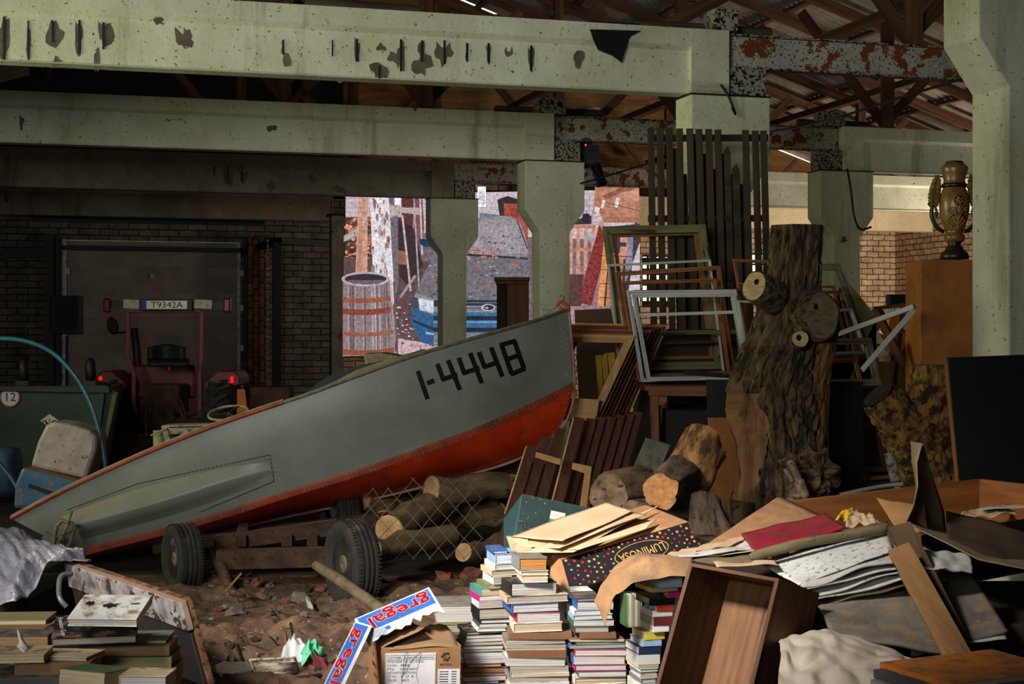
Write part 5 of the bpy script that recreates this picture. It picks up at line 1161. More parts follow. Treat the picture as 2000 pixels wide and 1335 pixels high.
mb=MB(); ring=[st_pt(0,2*PI*i/50) for i in range(50)]; cc=sum(ring,Vector())/50; mb.add(ring+[cc],[(i,(i+1)%50,50) for i in range(50)]); obj('cut_top',mb,m_cutgrey,t)
d=(b-a).normalized(); mb=MB(); mb.tube([b,b+d*.012],.108,24); obj('cut_end',mb,mat('dark_cut',(60,48,36),(44,34,26),scale=12),t)
# oil can like pipe by the stump and dark log on the ground
t=thing('metal_bottle','old paint spotted metal tube with a nozzle leaning by the forked stump','pipe',W(1755,955,9.3))
mb=MB(); a_=W(1736,885,9.3); b_=W(1750,940,9.25); mb.tube([a_,b_],.034,14); mb.tube([b_,a_+(b_-a_)*(a_.z/(a_.z-b_.z))],.02,10); obj('body',mb,mat('speckled_grey_metal',(140,146,140),(96,96,84),scale=24,rough=.6,speck=(80,56,36),sscale=20,sth=.58),t)
mb=MB(); mb.tube([W(1736,885,9.3),W(1733,868,9.3)],[.01,.003],8); obj('nozzle',mb,m_clamp,t)
cable([W(1640,966,8.9),W(1690,955,8.9),W(1730,948,8.9),W(1765,945,8.85)],.013,'thin grey stick lying along the far side of the pine crate',name='thin_stick',m=m_wd_grey)
# ---- dark upright panels
slab('black_board',[(1617,745),(1686,745),(1688,950),(1620,950)],9.95,.05,flat('matte_black_board',(14,14,14),rough=.9),'plain black upright board between the trunk and the forked stump','board',ground=True)
t=thing('green_black_panel','large glossy dark green panel with a tan edge at the right side','panel',W(1950,960,8.4))
slab('sheet',[(1850,698),(2060,690),(2075,960),(1874,948)],8.4,.035,mat('dark_green_laminate',(16,26,22),(12,20,17),scale=2,rough=.38,bump=.02,spec=.6,speck=(50,64,56),sscale=120,sth=.74),'','',parent=t)
slab('edge_strip',[(1847,698),(1850,698),(1874,948),(1870,948)],8.39,.045,m_ply,'','',parent=t)
# ---- pedestal with the carved vase
PY=10.35
t=thing('plywood_pedestal','tall amber brown plywood box carrying the carved vase','pedestal',W(1855,700,PY)); t.matrix_basis=Matrix.Translation((W(1855,700,PY).x,PY+.2,0))
zt=W(1855,507,PY).z; x0=W(1798,600,PY).x; x1=W(1925,600,PY).x
mb=MB(); mb.box(((x0+x1)/2,PY+.2,zt/2),(x1-x0,.4,zt)); obj('box',mb,m_ply,t,bevel=.004)
V0=W(1864,506,PY+.18)
m_vase=mat('carved_ochre_wood',(150,112,52),(112,82,38),scale=9,rough=.32,spec=.6,stretch=(1,1,.3))
m_vdark=mat('dark_stained_wood',(48,34,24),(30,22,16),scale=14,rough=.35,spec=.6)
vt=thing('carved_vase','tall carved wooden trophy vase with scroll handles and a flower relief','vase',V0); k=(PY+.18)/F
def vp(lst): return [(r*k,(506-y)*k) for r,y in lst]
T0=Matrix.Translation(V0)
mb=MB(); mb.lathe(vp([(27,506),(27.5,500),(25,494),(19,489),(17,486),(17,483),(12,480),(12,476),(15,472)]),36,T0); obj('foot',mb,m_vdark,vt)
mb=MB(); mb.lathe(vp([(15,473),(19,469),(20,463),(19,459),(15.5,457),(17,450),(21,440),(26,425),(28.5,408),(29,396),(27,382),(22,369),(21,366)]),44,T0); obj('body',mb,m_vase,vt)
mb=MB(); mb.lathe(vp([(21,367),(24.5,365),(25,361),(22,358)]),36,T0); mb.lathe(vp([(16,320),(17,317),(15,315),(1,315)]),30,T0); obj('ring',mb,m_vdark,vt)
mb=MB(); mb.lathe(vp([(21,359),(20,352),(23,340),(26,330),(25,326),(16,318)]),36,T0); obj('neck',mb,m_vase,vt)
for s in (-1,1):
    mb=MB(); P=[(s*45,395),(s*46,408),(s*41,430),(s*33,446),(s*24,454),(s*19,447),(s*24,438),(s*31,425)]
    mb.tube(curve_pts([V0+Vector((x*k,0,(506-y)*k)) for x,y in [(s*50,396),(s*44,404),(s*45,418),(s*40,434),(s*30,447),(s*20,452)]],5),[.012]*0 or .014,8)
    mb.tube(curve_pts([V0+Vector((x*k,0,(506-y)*k)) for x,y in [(s*50,396),(s*40,400),(s*35,412),(s*36,424)]],5),.009,8); obj('handle',mb,m_vdark,vt)
    mb=MB()
    for i in range(9):
        y=399-i*6.6; w_=(9,11,12,12,11,11,9,8,5)[i]; 
        for q in (-1,1): mb.blob(V0+Vector(((s*(41-i*.9)+q*w_*.45)*k,0,(506-y)*k)),(w_*.62*k,.02,5.4*k),.15,3,i,2)
    obj('oak_leaf_spray',mb,mat('leaf_ochre',(140,112,64),(100,78,44),scale=20,rough=.4),vt)
def rv(y):
    L_=[(15.5,457),(17,450),(21,440),(26,425),(28.5,408),(29,396),(27,382),(22,369)]
    for (a,b),(c,d) in zip(L_[:-1],L_[1:]):
        if d<=y<=b: return a+(c-a)*(b-y)/(b-d)
    return 20
def onv(x,y,o): r=rv(y)+o; return V0+Vector((x*k,-math.sqrt(max(1,r*r-x*x))*k,(506-y)*k))
def vline(mb,P,w_,o=.8):
    pts=curve_pts([onv(x,y,o) for x,y in P],4); mb.tube(pts,w_*k,6)
md=MB(); mg=MB()
for cx_,cy_,r in ((1,394,10),(-11,412,7),(13,410,7),(-4,420,4),(6,420,4)):
    n=12; md.add([onv(cx_,cy_,.7)]+[onv(cx_+r*math.cos(i*PI/6),cy_+r*math.sin(i*PI/6),.6) for i in range(n)],[(0,1+(i+1)%n,1+i) for i in range(n)])
    if r>5:
        for i in range(6): g=i*PI/3+.3; mg.tube([onv(cx_+r*.3*math.cos(g),cy_+r*.3*math.sin(g),1.2),onv(cx_+r*.78*math.cos(g),cy_+r*.78*math.sin(g),1.2)],r*.17*k,6)
        mg.blob(onv(cx_,cy_,1.2),(r*.2*k,.005,r*.2*k),0,sub=1)
n=14; md.add([onv(0,425,.7)]+[onv(16*math.cos(i*2*PI/n),432+16*math.sin(i*2*PI/n)*.95,.6) for i in range(n)],[(0,1+(i+1)%n,1+i) for i in range(n)])
for s in (-1,1):
    for P in ([(0,446),(s*3,436),(s*10,426)],[(0,446),(s*8,440),(s*14,434),(s*12,430)],[(0,448),(s*10,444),(s*13,440)],[(0,440),(s*2,425),(s*8,414)]): vline(mg,P,.9,1.2)
vline(mg,[(0,448),(0,430),(1,404)],.9,1.2)
obj('relief_ground',md,m_vdark,vt); obj('flower_relief',mg,mat('relief_gold',(196,150,74),(160,120,58),rough=.35,spec=.6),vt)
# ---- broken white frame corner, step ladder, things at the back right
t=thing('broken_frame','two white profiled bars meeting in a broken corner in front of the step ladder','frame',W(1730,715,10.0))
for nm,a,b in (('bar',(1638,652,10.2),(1786,598,9.9)),('bar',(1786,604,9.88),(1684,722,9.9))):
    mb=MB(); p,q=W(*a),W(*b); mb.bar(p,q,.05,.03); mb.bar(p+Vector((0,-.01,-.012)),q+Vector((0,-.01,-.012)),.04,.012); obj(nm,mb,m_wd_white,t,bevel=.003)
LY=12.6
t=thing('step_ladder','brown wooden step ladder standing open between the frames and the pedestal','ladder',(W(1745,800,LY).x,LY,0))
def lad(a,b,w_=.07,nm='rail'):
    mb=MB(); mb.bar(a,b,.035,w_); obj(nm,mb,m_wd_brown,t,bevel=.003)
def dwn(x0,y0,x1,y1,Y0,Y1):      # continue a rail to the floor
    a=W(x0,y0,Y0); b=W(x1,y1,Y1); s=(a.z-.0)/(a.z-b.z); return a,a+(b-a)*s
for q in ((1708,602,1768,716,LY,LY-.25),(1770,596,1801,700,LY,LY-.25),(1722,606,1690,668,LY+.05,LY+.25),(1764,596,1752,700,LY+.1,LY+.4)): lad(*dwn(*q))
for (x0,y0,x1,y1) in ((1706,602,1774,595),(1728,650,1790,645),(1752,700,1806,696)): lad(W(x0,y0,LY-.1),W(x1,y1,LY-.1),.03,'step')
lad(W(1690,668,LY+.1),W(1724,624,LY+.05),.05,'brace')
EY=16.5
t=thing('white_cabinet','pale grey white metal cabinet carrying the black television in the back right corner','cabinet',(W(1785,700,EY).x,EY+.3,0)); zt=W(1780,597,EY).z; x0=W(1757,600,EY).x; x1=W(1830,600,EY).x
mb=MB(); mb.box(((x0+x1)/2,EY+.3,zt/2),(x1-x0,.6,zt)); obj('body',mb,mat('pale_enamel',(196,204,210),(168,176,184),scale=5,rough=.4,speck=(120,124,128),sscale=40,sth=.68),t,bevel=.01)
mb=MB(); mb.box(((x0+x1)/2,EY-.008,W(0,641,EY).z),(x1-x0-.02,.012,.02)); obj('trim_strip',mb,mat('cream_strip',(230,220,190),rough=.4),t)
t=thing('television','old black tube television on the pale cabinet in the back right corner','television',(W(1768,597,EY).x,EY+.3,zt))
mb=MB(); c=W(1762,586,EY-.05); mb.box((c.x,EY+.1,c.z+.005),(.27,.12,.125)); mb.box((c.x+.05,EY+.3,c.z),(.2,.34,.11),taper=.05); obj('housing',mb,m_black,t,bevel=.012)
mb=MB(); mb.box((c.x-.005,EY+.036,c.z+.005),(.22,.012,.095)); obj('picture_tube',mb,mat('tv_glass',(26,34,32),rough=.12,spec=.8,bump=0),t,bevel=.005)
slab('orange_chair_back',[(1738,612),(1752,606),(1768,650),(1762,712),(1744,712),(1736,660)],15.4,.04,mat('orange_lacquer',(214,110,36),(180,84,28),scale=4,rough=.3,spec=.6),'bright orange wooden chair back glimpsed through the step ladder','chair',ground=True)
mb=MB()
for i in range(5): a=W(1724+i*5,603,15.8); mb.tube(curve_pts([a,W(1727+i*4,640,15.7),W(1722+i*5,704,15.8)],4),.022,8)
solo('white_curtain_bundle',mb,mat('white_cloth',(226,218,200),(200,190,170),scale=6,rough=.9),'bright folded white cloth hanging behind the step ladder','cloth')
mb=MB(); mb.blob(W(1712,690,14.25),(.2,.15,.17),.3,2,5,3); solo('pale_sack',mb,mat('pale_sackcloth',(196,170,134),(150,124,92),scale=5),'pale brown lumpy sack behind the white bars right of the frames','sack')
mb=MB(); mb.blob(W(1790,697,14.5),(.16,.15,.1),.3,2,8,3); solo('stone_block',mb,mat('dull_stone',(120,108,92),(90,80,68),scale=6),'dull brown stone lying behind the foot of the step ladder','stone')

# dark blocks added for the darkness behind the frames, and what carries the things at the back right
def bx(name,px0,px1,py,Y,d,m,label,cat):
    x0=W(px0,py,Y).x; x1=W(px1,py,Y).x; z=W(0,py,Y).z; mb=MB(); mb.box(((x0+x1)/2,Y+d/2,z/2),(x1-x0,d,z)); return solo(name,mb,m,label,cat,bevel=.01)
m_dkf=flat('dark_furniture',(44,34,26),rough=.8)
bx('dark_cabinet',1246,1462,642,12.3,.5,m_dkf,'dark cabinet standing deep behind the white front frame','cabinet')  # added block, the darkness behind the frames is put into its colour
bx('dark_chest',1300,1432,800,11.0,.8,m_dkf,'dark chest in the shade under the wooden table frame','chest')  # added block standing for the dark space below the table
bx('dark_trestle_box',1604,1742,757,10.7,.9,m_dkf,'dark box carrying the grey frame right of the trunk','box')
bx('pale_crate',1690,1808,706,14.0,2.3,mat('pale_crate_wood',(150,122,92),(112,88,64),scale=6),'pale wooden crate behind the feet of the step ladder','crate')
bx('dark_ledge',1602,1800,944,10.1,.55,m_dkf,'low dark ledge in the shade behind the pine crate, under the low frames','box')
# ================================================================ foreground
m_paper=mat('page_white',(216,208,198),(190,180,166),scale=60,stretch=(.05,1,30),rough=.9,bump=.05,speck=(120,100,76),sscale=40,sth=.72)
DUST=(120,98,74)
_pm={}
def pages_m(c):
    k='pages_%d_%d_%d'%c
    return mat(k,c,tuple(int(v*.80) for v in c),scale=50,stretch=(.06,.06,14),rough=.9,bump=.25,bscale=90,dust=DUST,damt=.3,speck=(110,88,66),sscale=45,sth=.72)
def cover_m(c):
    k='cover_%d_%d_%d'%c
    return mat(k,c,tuple(int(v*.86) for v in c),scale=7,rough=.55,dust=DUST,damt=.45,dscale=16,speck=(104,86,66),sscale=50,sth=.70,bump=.08)
CN=[('black',(28,28,32)),('dark grey',(70,70,72)),('grey',(128,126,122)),('white',(216,214,208)),('cream',(206,186,150)),('brown',(120,84,56)),('red',(180,44,40)),('blue',(44,94,160)),('pale blue',(150,180,206)),('green',(70,110,70)),('teal',(80,140,130)),('orange',(206,120,50)),('magenta',(190,40,120)),('yellow',(206,184,70)),('olive',(120,118,76)),('dark red',(96,34,34)),('navy',(32,42,76)),('lime green',(40,190,80))]
CD=dict(CN)
def book(M,w_,d_,h_,cover,pages,label,group,spine='L',hard=True,open_=0,cat='book'):
    """a book lying flat: x across, y away, z up; M places its front left bottom corner"""
    t=bpy.data.objects.new('book',None); COL.objects.link(t); t.matrix_basis=M; tag(t,label,cat,group)
    th=.0028 if hard else .0012; ov=.003 if hard else 0.0
    th=min(th,h_*.2)
    sag=lambda x,y:0
    mb=MB(); e=-ov
    mb.box((w_/2,d_/2,th/2),(w_,d_,th)); mb.box((w_/2,d_/2,h_-th/2),(w_,d_,th))
    if spine=='L': mb.box((th/2,d_/2,h_/2),(th,d_,h_-2*th))
    if spine=='R': mb.box((w_-th/2,d_/2,h_/2),(th,d_,h_-2*th))
    if spine=='F': mb.box((w_/2,th/2,h_/2),(w_,th,h_-2*th))
    obj('cover',mb,cover_m(CD[cover]),t,world=False,bevel=min(.0012,th*.4))
    mb=MB(); x0=th if spine=='L' else ov; x1=w_-(th if spine=='R' else ov); y0=th if spine=='F' else ov
    n=max(3,int((h_-2*th)/.0028))                      # page block with uneven leaves
    rb=random.Random(int(w_*1e5+h_*1e4))
    for i in range(n):
        zz0=th+(h_-2*th)*i/n; zz1=th+(h_-2*th)*(i+1)/n; j=rb.uniform(0,.0016)
        mb.box(((x0+x1)/2,(y0+j+d_-ov)/2,(zz0+zz1)/2),(x1-x0-j,d_-ov-y0-j,zz1-zz0))
    obj('pages',mb,pages_m(pages),t,world=False)
    return t
WH=(200,194,188); CR=(196,176,142); GY=(170,160,146); OR_=(206,142,72); BR=(150,120,86); PB=(196,204,214)
def stack(name,Y,items,ox,oy,sc_,yaw,group,seed=0,dep=.17):
    """books given as the photo shows their front edges"""
    rs=random.Random(seed); n=len(items); cnt={}
    ords=['topmost','second','third','fourth','fifth','sixth','seventh','eighth','ninth','tenth','eleventh','twelfth','thirteenth','fourteenth','fifteenth','sixteenth','seventeenth','eighteenth','nineteenth','twentieth','twenty-first','twenty-second','twenty-third','twenty-fourth','twenty-fifth','twenty-sixth','twenty-seventh','twenty-eighth']
    zprev=None
    for i,it in enumerate(items):
        x0,x1,y0,y1,cov,pg=it[:6]; sp=it[6] if len(it)>6 else 'L'; yw=it[7] if len(it)>7 else yaw+rs.uniform(-4,4); Yb=Y+(it[8] if len(it)>8 else 0)
        X0,X1,Z1,Z0=ox+x0/sc_,ox+x1/sc_,oy+y0/sc_,oy+y1/sc_
        p=W(X0,Z0,Yb); q=W(X1,Z1,Yb); wd_=(q.x-p.x)/math.cos(math.radians(yw)); h=(q.z-p.z)
        M=Matrix.Translation(p)@Matrix.Rotation(math.radians(yw),4,'Z')@Matrix.Rotation(math.radians(rs.uniform(-1.2,1.2)),4,'Y')
        pn='orange edged' if pg==OR_ else 'cream paged' if pg in(CR,BR) else 'grey paged' if pg==GY else 'white paged'
        book(M,max(.06,wd_),dep*rs.uniform(.85,1.1),max(.006,h),cov,pg,'%s book, %s cover, %s in the %s'%(pn,cov,ords[min(i,27)],name),group,spine=sp,hard=rs.random()<.5)

# tall middle stack
S2=[(655,875,158,253,'grey',OR_),(668,888,258,290,'white',GY),(678,886,290,316,'cream',OR_),(682,880,317,352,'white',WH),(590,955,352,456,'black',WH,'L',15),(560,1045,457,517,'cream',GY,'L',12),
    (600,972,518,589,'blue',WH,'L',14),(640,975,590,668,'red',WH,'L',9),(612,998,669,742,'white',CR),(575,1070,744,796,'brown',BR,'F',3),(548,1018,798,838,'grey',GY,'L',5),(556,1022,839,878,'cream',GY,'L',6),
    (572,1022,879,938,'brown',BR,'F',4),(555,1015,939,1000,'white',WH,'R',6),(582,1045,1001,1058,'dark grey',GY,'L',7),(600,1050,1059,1088,'white',CR,'L',6),(586,1045,1089,1126,'grey',GY,'R',8),(590,1050,1127,1180,'white',WH,'L',5),(580,1050,1181,1240,'cream',CR,'L',6)]
stack('tall middle stack',5.62,S2,850,1050,4,8,'books in the tall middle stack',2)
S1=[(450,560,97,124,'blue',PB,'L',12),(470,655,125,204,'pale blue',PB,'L',14),(466,662,205,252,'white',WH,'L',16),(440,652,253,300,'cream',GY,'L',16),(455,600,301,364,'white',GY,'L',18),(420,560,365,398,'olive',GY,'L',20),
    (360,575,399,455,'teal',CR,'L',18),(345,578,456,500,'magenta',WH,'L',16),(340,580,501,552,'white',GY,'L',14),(345,640,560,636,'black',GY,'L',14),
    (352,600,637,672,'black',WH,'L',13),(345,560,673,700,'dark grey',WH,'L',12),(330,556,701,732,'white',WH,'L',12),(240,560,733,762,'black',GY,'L',14),(244,552,763,790,'black',WH,'L',13),(236,540,791,818,'black',WH,'L',12),(228,528,819,846,'dark grey',GY,'L',12),(222,530,847,874,'black',WH,'L',13),(216,525,875,896,'green',GY,'L',12),
    (225,562,897,948,'blue',WH,'L',9),(240,562,949,984,'grey',WH,'L',10),(255,520,985,1014,'brown',CR,'L',10),(215,555,1015,1056,'brown',BR,'L',10),(230,553,1057,1084,'dark red',GY,'L',9),(220,553,1085,1124,'orange',WH,'L',9),(240,500,1125,1150,'blue',WH,'L',9),(220,550,1151,1220,'white',WH,'L',9)]
stack('stack beside the carton',5.75,S1,850,1050,4,12,'books in the left stack beside the carton',3,dep=.15)
S3=[(1085,1255,430,470,'white',GY,'L',10,.12),(1105,1300,471,500,'dark grey',GY,'L',8),(1110,1395,501,563,'blue',WH,'L',9),(1085,1378,564,603,'white',WH,'L',8),(1078,1392,604,644,'pale blue',WH,'L',8),(1080,1400,645,690,'green',WH,'L',9),(1085,1362,691,744,'dark grey',GY,'L',7),(1130,1415,745,788,'brown',BR,'F',4),
    (1050,1480,789,812,'brown',CR,'L',6),(1100,1500,813,838,'green',GY,'L',8),(1048,1490,839,866,'blue',GY,'L',5),(1085,1505,867,924,'red',WH,'L',5),(1078,1484,925,988,'blue',WH,'L',6),(1090,1500,989,1038,'magenta',WH,'L',6),(1120,1498,1039,1092,'dark grey',WH,'R',5),(1090,1500,1093,1150,'white',CR,'L',6),(1080,1500,1151,1220,'dark red',GY,'L',6)]
stack('stack under the star box',5.6,S3,850,1050,4,7,'books in the third stack',4)
S4=[(1750,1935,318,390,'pale blue',PB,'L',14),(1690,1905,391,426,'yellow',CR,'L',20),(1820,1905,427,470,'magenta',CR,'F',8),(1672,1880,471,530,'black',GY,'F',16),(1730,1868,531,572,'red',WH,'F',16),(1700,1860,573,618,'white',WH,'F',18),(1706,1850,619,690,'dark red',GY,'F',14),(1704,1832,691,740,'white',WH,'F',16),(1640,1800,741,800,'yellow',CR,'F',20),
    (1620,1775,801,850,'pale blue',WH,'F',18),(1590,1770,851,915,'navy',WH,'F',16),(1585,1760,916,990,'white',WH,'F',14),(1590,1750,991,1020,'cream',CR,'L',14),(1600,1745,1021,1046,'white',GY,'L',14),(1610,1740,1047,1072,'grey',WH,'L',16),(1604,1738,1073,1100,'white',CR,'L',12),(1610,1735,1101,1140,'grey',WH,'L',14),(1600,1730,1141,1210,'white',WH,'L',14)]
stack('narrow stack by the drawer',5.45,S4,850,1050,4,14,'books in the narrow stack by the drawer',5,dep=.14)
# row of books standing deeper behind the kraft paper
for i in range(9):
    x=1224+i*3.4; c=['green','yellow','white','teal','olive','cream','grey','black','green'][i]; p=W(x,1225,5.95)
    M=Matrix.Translation(p)@Matrix.Rotation(math.radians(12),4,'Z')@Matrix.Rotation(math.radians(90),4,'Y')@Matrix.Translation((-.13,0,0))
    book(M,.13,.10,.006,c,GY,'thin upright book, %s spine, %s from left behind the kraft paper'%(c,['first','second','third','fourth','fifth','sixth','seventh','eighth','ninth'][i]),'upright books in the dark gap',hard=False)
# ---- left foreground books
def lay(px,py,Y,w_,d_,h_,yaw,cov,pg,label,tilt=0,tx=0,group='books heaped at the lower left',sp='L'):
    M=Matrix.Translation(W(px,py,Y))@Matrix.Rotation(math.radians(yaw),4,'Z')@Matrix.Rotation(math.radians(tilt),4,'Y')@Matrix.Rotation(math.radians(tx),4,'X')
    return book(M,w_,d_,h_,cov,pg,label,group,spine=sp)
bk=lay(132,1222,5.35,.255,.19,.030,-4,'white',WH,'white dusty book with small dark bird drawings, on top of the left heap',tx=17,sp='R')
mb=MB()
def birdpoly(pts): mb.add([Vector((x,y,.0352)) for x,y in pts],[tuple(range(len(pts)))])
birdpoly([(.10,.10),(.125,.115),(.14,.105),(.165,.12),(.145,.095),(.16,.085),(.135,.09),(.125,.07),(.12,.09),(.105,.085)]); birdpoly([(.03,.11),(.04,.13),(.05,.12),(.055,.135),(.06,.11),(.05,.095),(.04,.10)])
birdpoly([(.20,.115),(.23,.12),(.232,.113),(.20,.108)])
obj('cover_drawing',mb,flat('drawing_black',(30,30,34)),bk,world=False)
bk=lay(100,1262,5.38,.30,.20,.03,12,'black',GY,'large black book with white handwritten title under the white bird book',tx=14,sp='L')
mb=MB(); text_mb(mb,'Francisco Goya',.026,Matrix.Translation((.030,.10,.0312))@Matrix.Rotation(math.radians(-80),4,'Z'),extrude=.0003); obj('title',mb,flat('title_white',(210,206,200)),bk,world=False)
mb=MB(); mb.box((.07,.012,.0305),(.06,.004,.001)); obj('orange_line',mb,flat('title_orange',(214,90,40)),bk,world=False)
lay(150,1262,5.55,.33,.2,.018,4,'grey',CR,'worn paperback magazine bundle below the black titled book')
lay(160,1282,5.5,.32,.2,.036,3,'brown',BR,'thick brown book, second below the black titled book',sp='F')
lay(170,1305,5.5,.31,.2,.040,2,'olive',BR,'olive thick book third below the black titled book',sp='F')
lay(165,1335,5.48,.33,.2,.052,3,'brown',BR,'rounded brown spine of a thick book low in the left heap',sp='F')
lay(160,1370,5.48,.33,.2,.06,2,'dark grey',BR,'lowest dark book cut by the lower edge of the picture, left',sp='F')
lay(-40,1222,5.9,.26,.18,.022,4,'olive',CR,'olive flat book at the left edge below the plastic sheet')
lay(-30,1240,5.85,.24,.18,.030,-3,'brown',GY,'brown book under the olive one at the left edge')
lay(-40,1262,5.7,.26,.18,.04,3,'dark grey',BR,'dark book in the left edge pile, third down')
lay(40,1292,5.2,.24,.18,.022,-6,'cream',GY,'torn cream paperback with a curled white page, lower left',tx=-3)
lay(-30,1296,5.1,.20,.16,.028,6,'cream',CR,'cream book at the very left, lower corner')
lay(28,1322,5.15,.26,.18,.05,2,'brown',BR,'thick brown board book under the torn cream paperback',sp='F')
lay(-30,1352,5.1,.36,.2,.05,1,'dark grey',BR,'long dark book along the lower left corner',sp='F')
lay(112,1336,5.0,.19,.16,.055,-22,'green',CR,'green grey hardback tilted at the bottom, left of the cream block',tx=-6)
lay(232,1352,4.95,.16,.13,.056,-3,'cream',WH,'pale speckled book block at the bottom edge below the left heap')
mb=MB(); patch(mb,W(30,1262,5.2),W(50,1276,5.15),W(58,1268,5.2),W(36,1226,5.25),6,8,.008,2,3,.01); solo('curled_page',mb,m_paper,'curled white loose page standing up from the torn paperback','page',solid=.001)
# ---- white plastic sheet
m_plastic=mat('white_plastic_film',(142,140,150),(116,114,126),scale=3,rough=.28,spec=.6,bump=.4,bscale=7,bump_dist=.03,speck=(96,80,62),sscale=38,sth=.62)
mb=MB()
def pf(u,v):
    top=[(-60,1020,7.9),(0,1030,7.8),(38,1032,7.7),(70,1050,7.6),(110,1070,7.5),(150,1076,7.4),(170,1092,7.3)]
    bot=[(-60,1200,6.9),(-20,1185,6.9),(30,1172,6.9),(60,1150,7.0),(86,1118,7.1),(125,1098,7.15),(168,1096,7.25)]
    x=u*6; i=min(5,int(x)); s=x-i
    a=W(*top[i]).lerp(W(*top[i+1]),s); b=W(*bot[i]).lerp(W(*bot[i+1]),s); p=a.lerp(b,v)
    n=.045*mn.noise(Vector((u*5+v*3,v*1.5,2)))+.03*abs(mn.noise(Vector((u*9-v*5,v*2,7))))+.07*math.sin(PI*v)*(1-u*.6)
    return p+Vector((0,-n*.8,n))
mb.grid(pf,70,40,1,1); solo('plastic_sheet',mb,m_plastic,'crumpled dusty white plastic sheet draped at the left edge above the books','sheet',solid=.001)
# box below the sheet so that it lies on something
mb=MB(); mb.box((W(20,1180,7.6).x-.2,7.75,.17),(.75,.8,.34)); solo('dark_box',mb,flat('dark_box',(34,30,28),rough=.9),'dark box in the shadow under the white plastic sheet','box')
# ---- enamelled door slab
m_slab=mat('dirty_enamel',(150,148,148),(84,76,70),scale=9,rough=.5,speck=(60,44,34),sscale=16,sth=.56,dust=(140,112,88),damt=1.2)
m_chip=mat('crumbling_chipboard',(126,86,54),(74,50,34),scale=20,rough=.95,bump=.5,speck=(44,30,22),sscale=30,sth=.56)
t=thing('appliance_door','thick old appliance door standing on edge with dusty top and chipped corner, lower left','door panel',W(300,1335,6.5))
a=W(124,1098,7.3); b=W(352,1176,6.2); dn=W(398,1348,6.0)-W(352,1176,6.2); th_=Vector((.042,.05,.012))
def hexa(nm,p,ex,ey,ez,m,par,bevel=.004):
    mb=MB(); vs=[p,p+ex,p+ex+ey,p+ey,p+ez,p+ex+ez,p+ex+ey+ez,p+ey+ez]
    L=[ex.length,ey.length,ez.length]; T=[(i,j,k) for k in (0,1) for i,j in ((0,0),(1,0),(1,1),(0,1))]
    ax=sorted(range(3),key=lambda q:-L[q]); ts=[tuple((t_[q]*L[q]) for q in ax) for t_ in T]
    fs=[(0,3,2,1),(4,5,6,7),(0,1,5,4),(1,2,6,5),(2,3,7,6),(3,0,4,7)]
    if ex.cross(ey).dot(ez)<0: fs=[f[::-1] for f in fs]
    mb.add(vs,fs,ts); return obj(nm,mb,m,par,bevel=bevel) if par else mb
hexa('enamel_face',a,b-a,dn*.34,th_*.5,m_slab,t)
hexa('core',a+th_*.5-Vector((0,0,.002)),(b-a)*.995,dn,th_*.5,m_chip,t)
hexa('lower_sheet',a+dn*.36+th_*.2,(b-a)*.99,dn*.62,th_*.3,mat('dark_sheet',(40,36,32),(28,26,24),rough=.6),t)
mb=MB(); mb.tube(curve_pts([W(141,1119,7.0),W(120,1124,6.95),W(115,1145,6.9),(W(117,1168,6.85)),W(130,1184,6.85)],5),.012,10); obj('handle',mb,mat('grey_handle',(110,116,118),(80,84,86),rough=.4,metal=.4),t)
mb=MB(); p=W(150,1099,7.15)+Vector((.02,.03,.01)); mb.box((0,0,0),(.08,.03,.006),Matrix.Translation(p)@Matrix.Rotation(-.4,4,'Z')); obj('hinge_plate',mb,m_galv,t)

# ---- dirt, rubble
m_dirt=mat('dirt',(124,96,74),(74,58,46),scale=5,rough=1,bump=.9,bscale=45,bump_dist=.012,speck=(150,122,96),sscale=34,sth=.64)
def dz(x,y):
    h=.07+.16*mn.noise(Vector((x*1.1,y*1.1,3)))+.07*mn.noise(Vector((x*4,y*4,1)))+.03*mn.noise(Vector((x*14,y*14,5)))+.012*mn.noise(Vector((x*40,y*40,9)))
    e=min(1,max(0,(x+2.6)/.6),max(0,(.5-x)/.5))*min(1,max(0,(y-5.2)/.4))*min(1,max(0,(10.2-y)/1.1))
    return .004+max(0,h)*e
mb=MB(); mb.grid(lambda u,v:(-2.7+3.3*u,5.2+5.0*v,dz(-2.7+3.3*u,5.2+5.0*v)),220,300,3.3,5.0)
solo('dirt_heap',mb,m_dirt,'low heap of reddish brown dirt covering the floor in the lower left','dirt',kind='stuff')
m_rb=[mat('broken_brick',(156,96,72),(112,68,52),scale=12,rough=.95,bump=.5,speck=(190,170,150),sscale=20,sth=.66),mat('grey_stone',(134,124,112),(96,88,80),scale=10,rough=.95,bump=.4),mat('plaster_lump',(190,182,168),(150,140,124),scale=12,rough=.95,bump=.4),mat('dark_clod',(84,64,48),(56,42,32),scale=14,rough=1,bump=.5)]
rr=random.Random(21)
nm=['small piece of broken reddish brick on the dirt','small grey stone on the dirt','small pale plaster lump on the dirt','small dark clod on the dirt']
protos={}
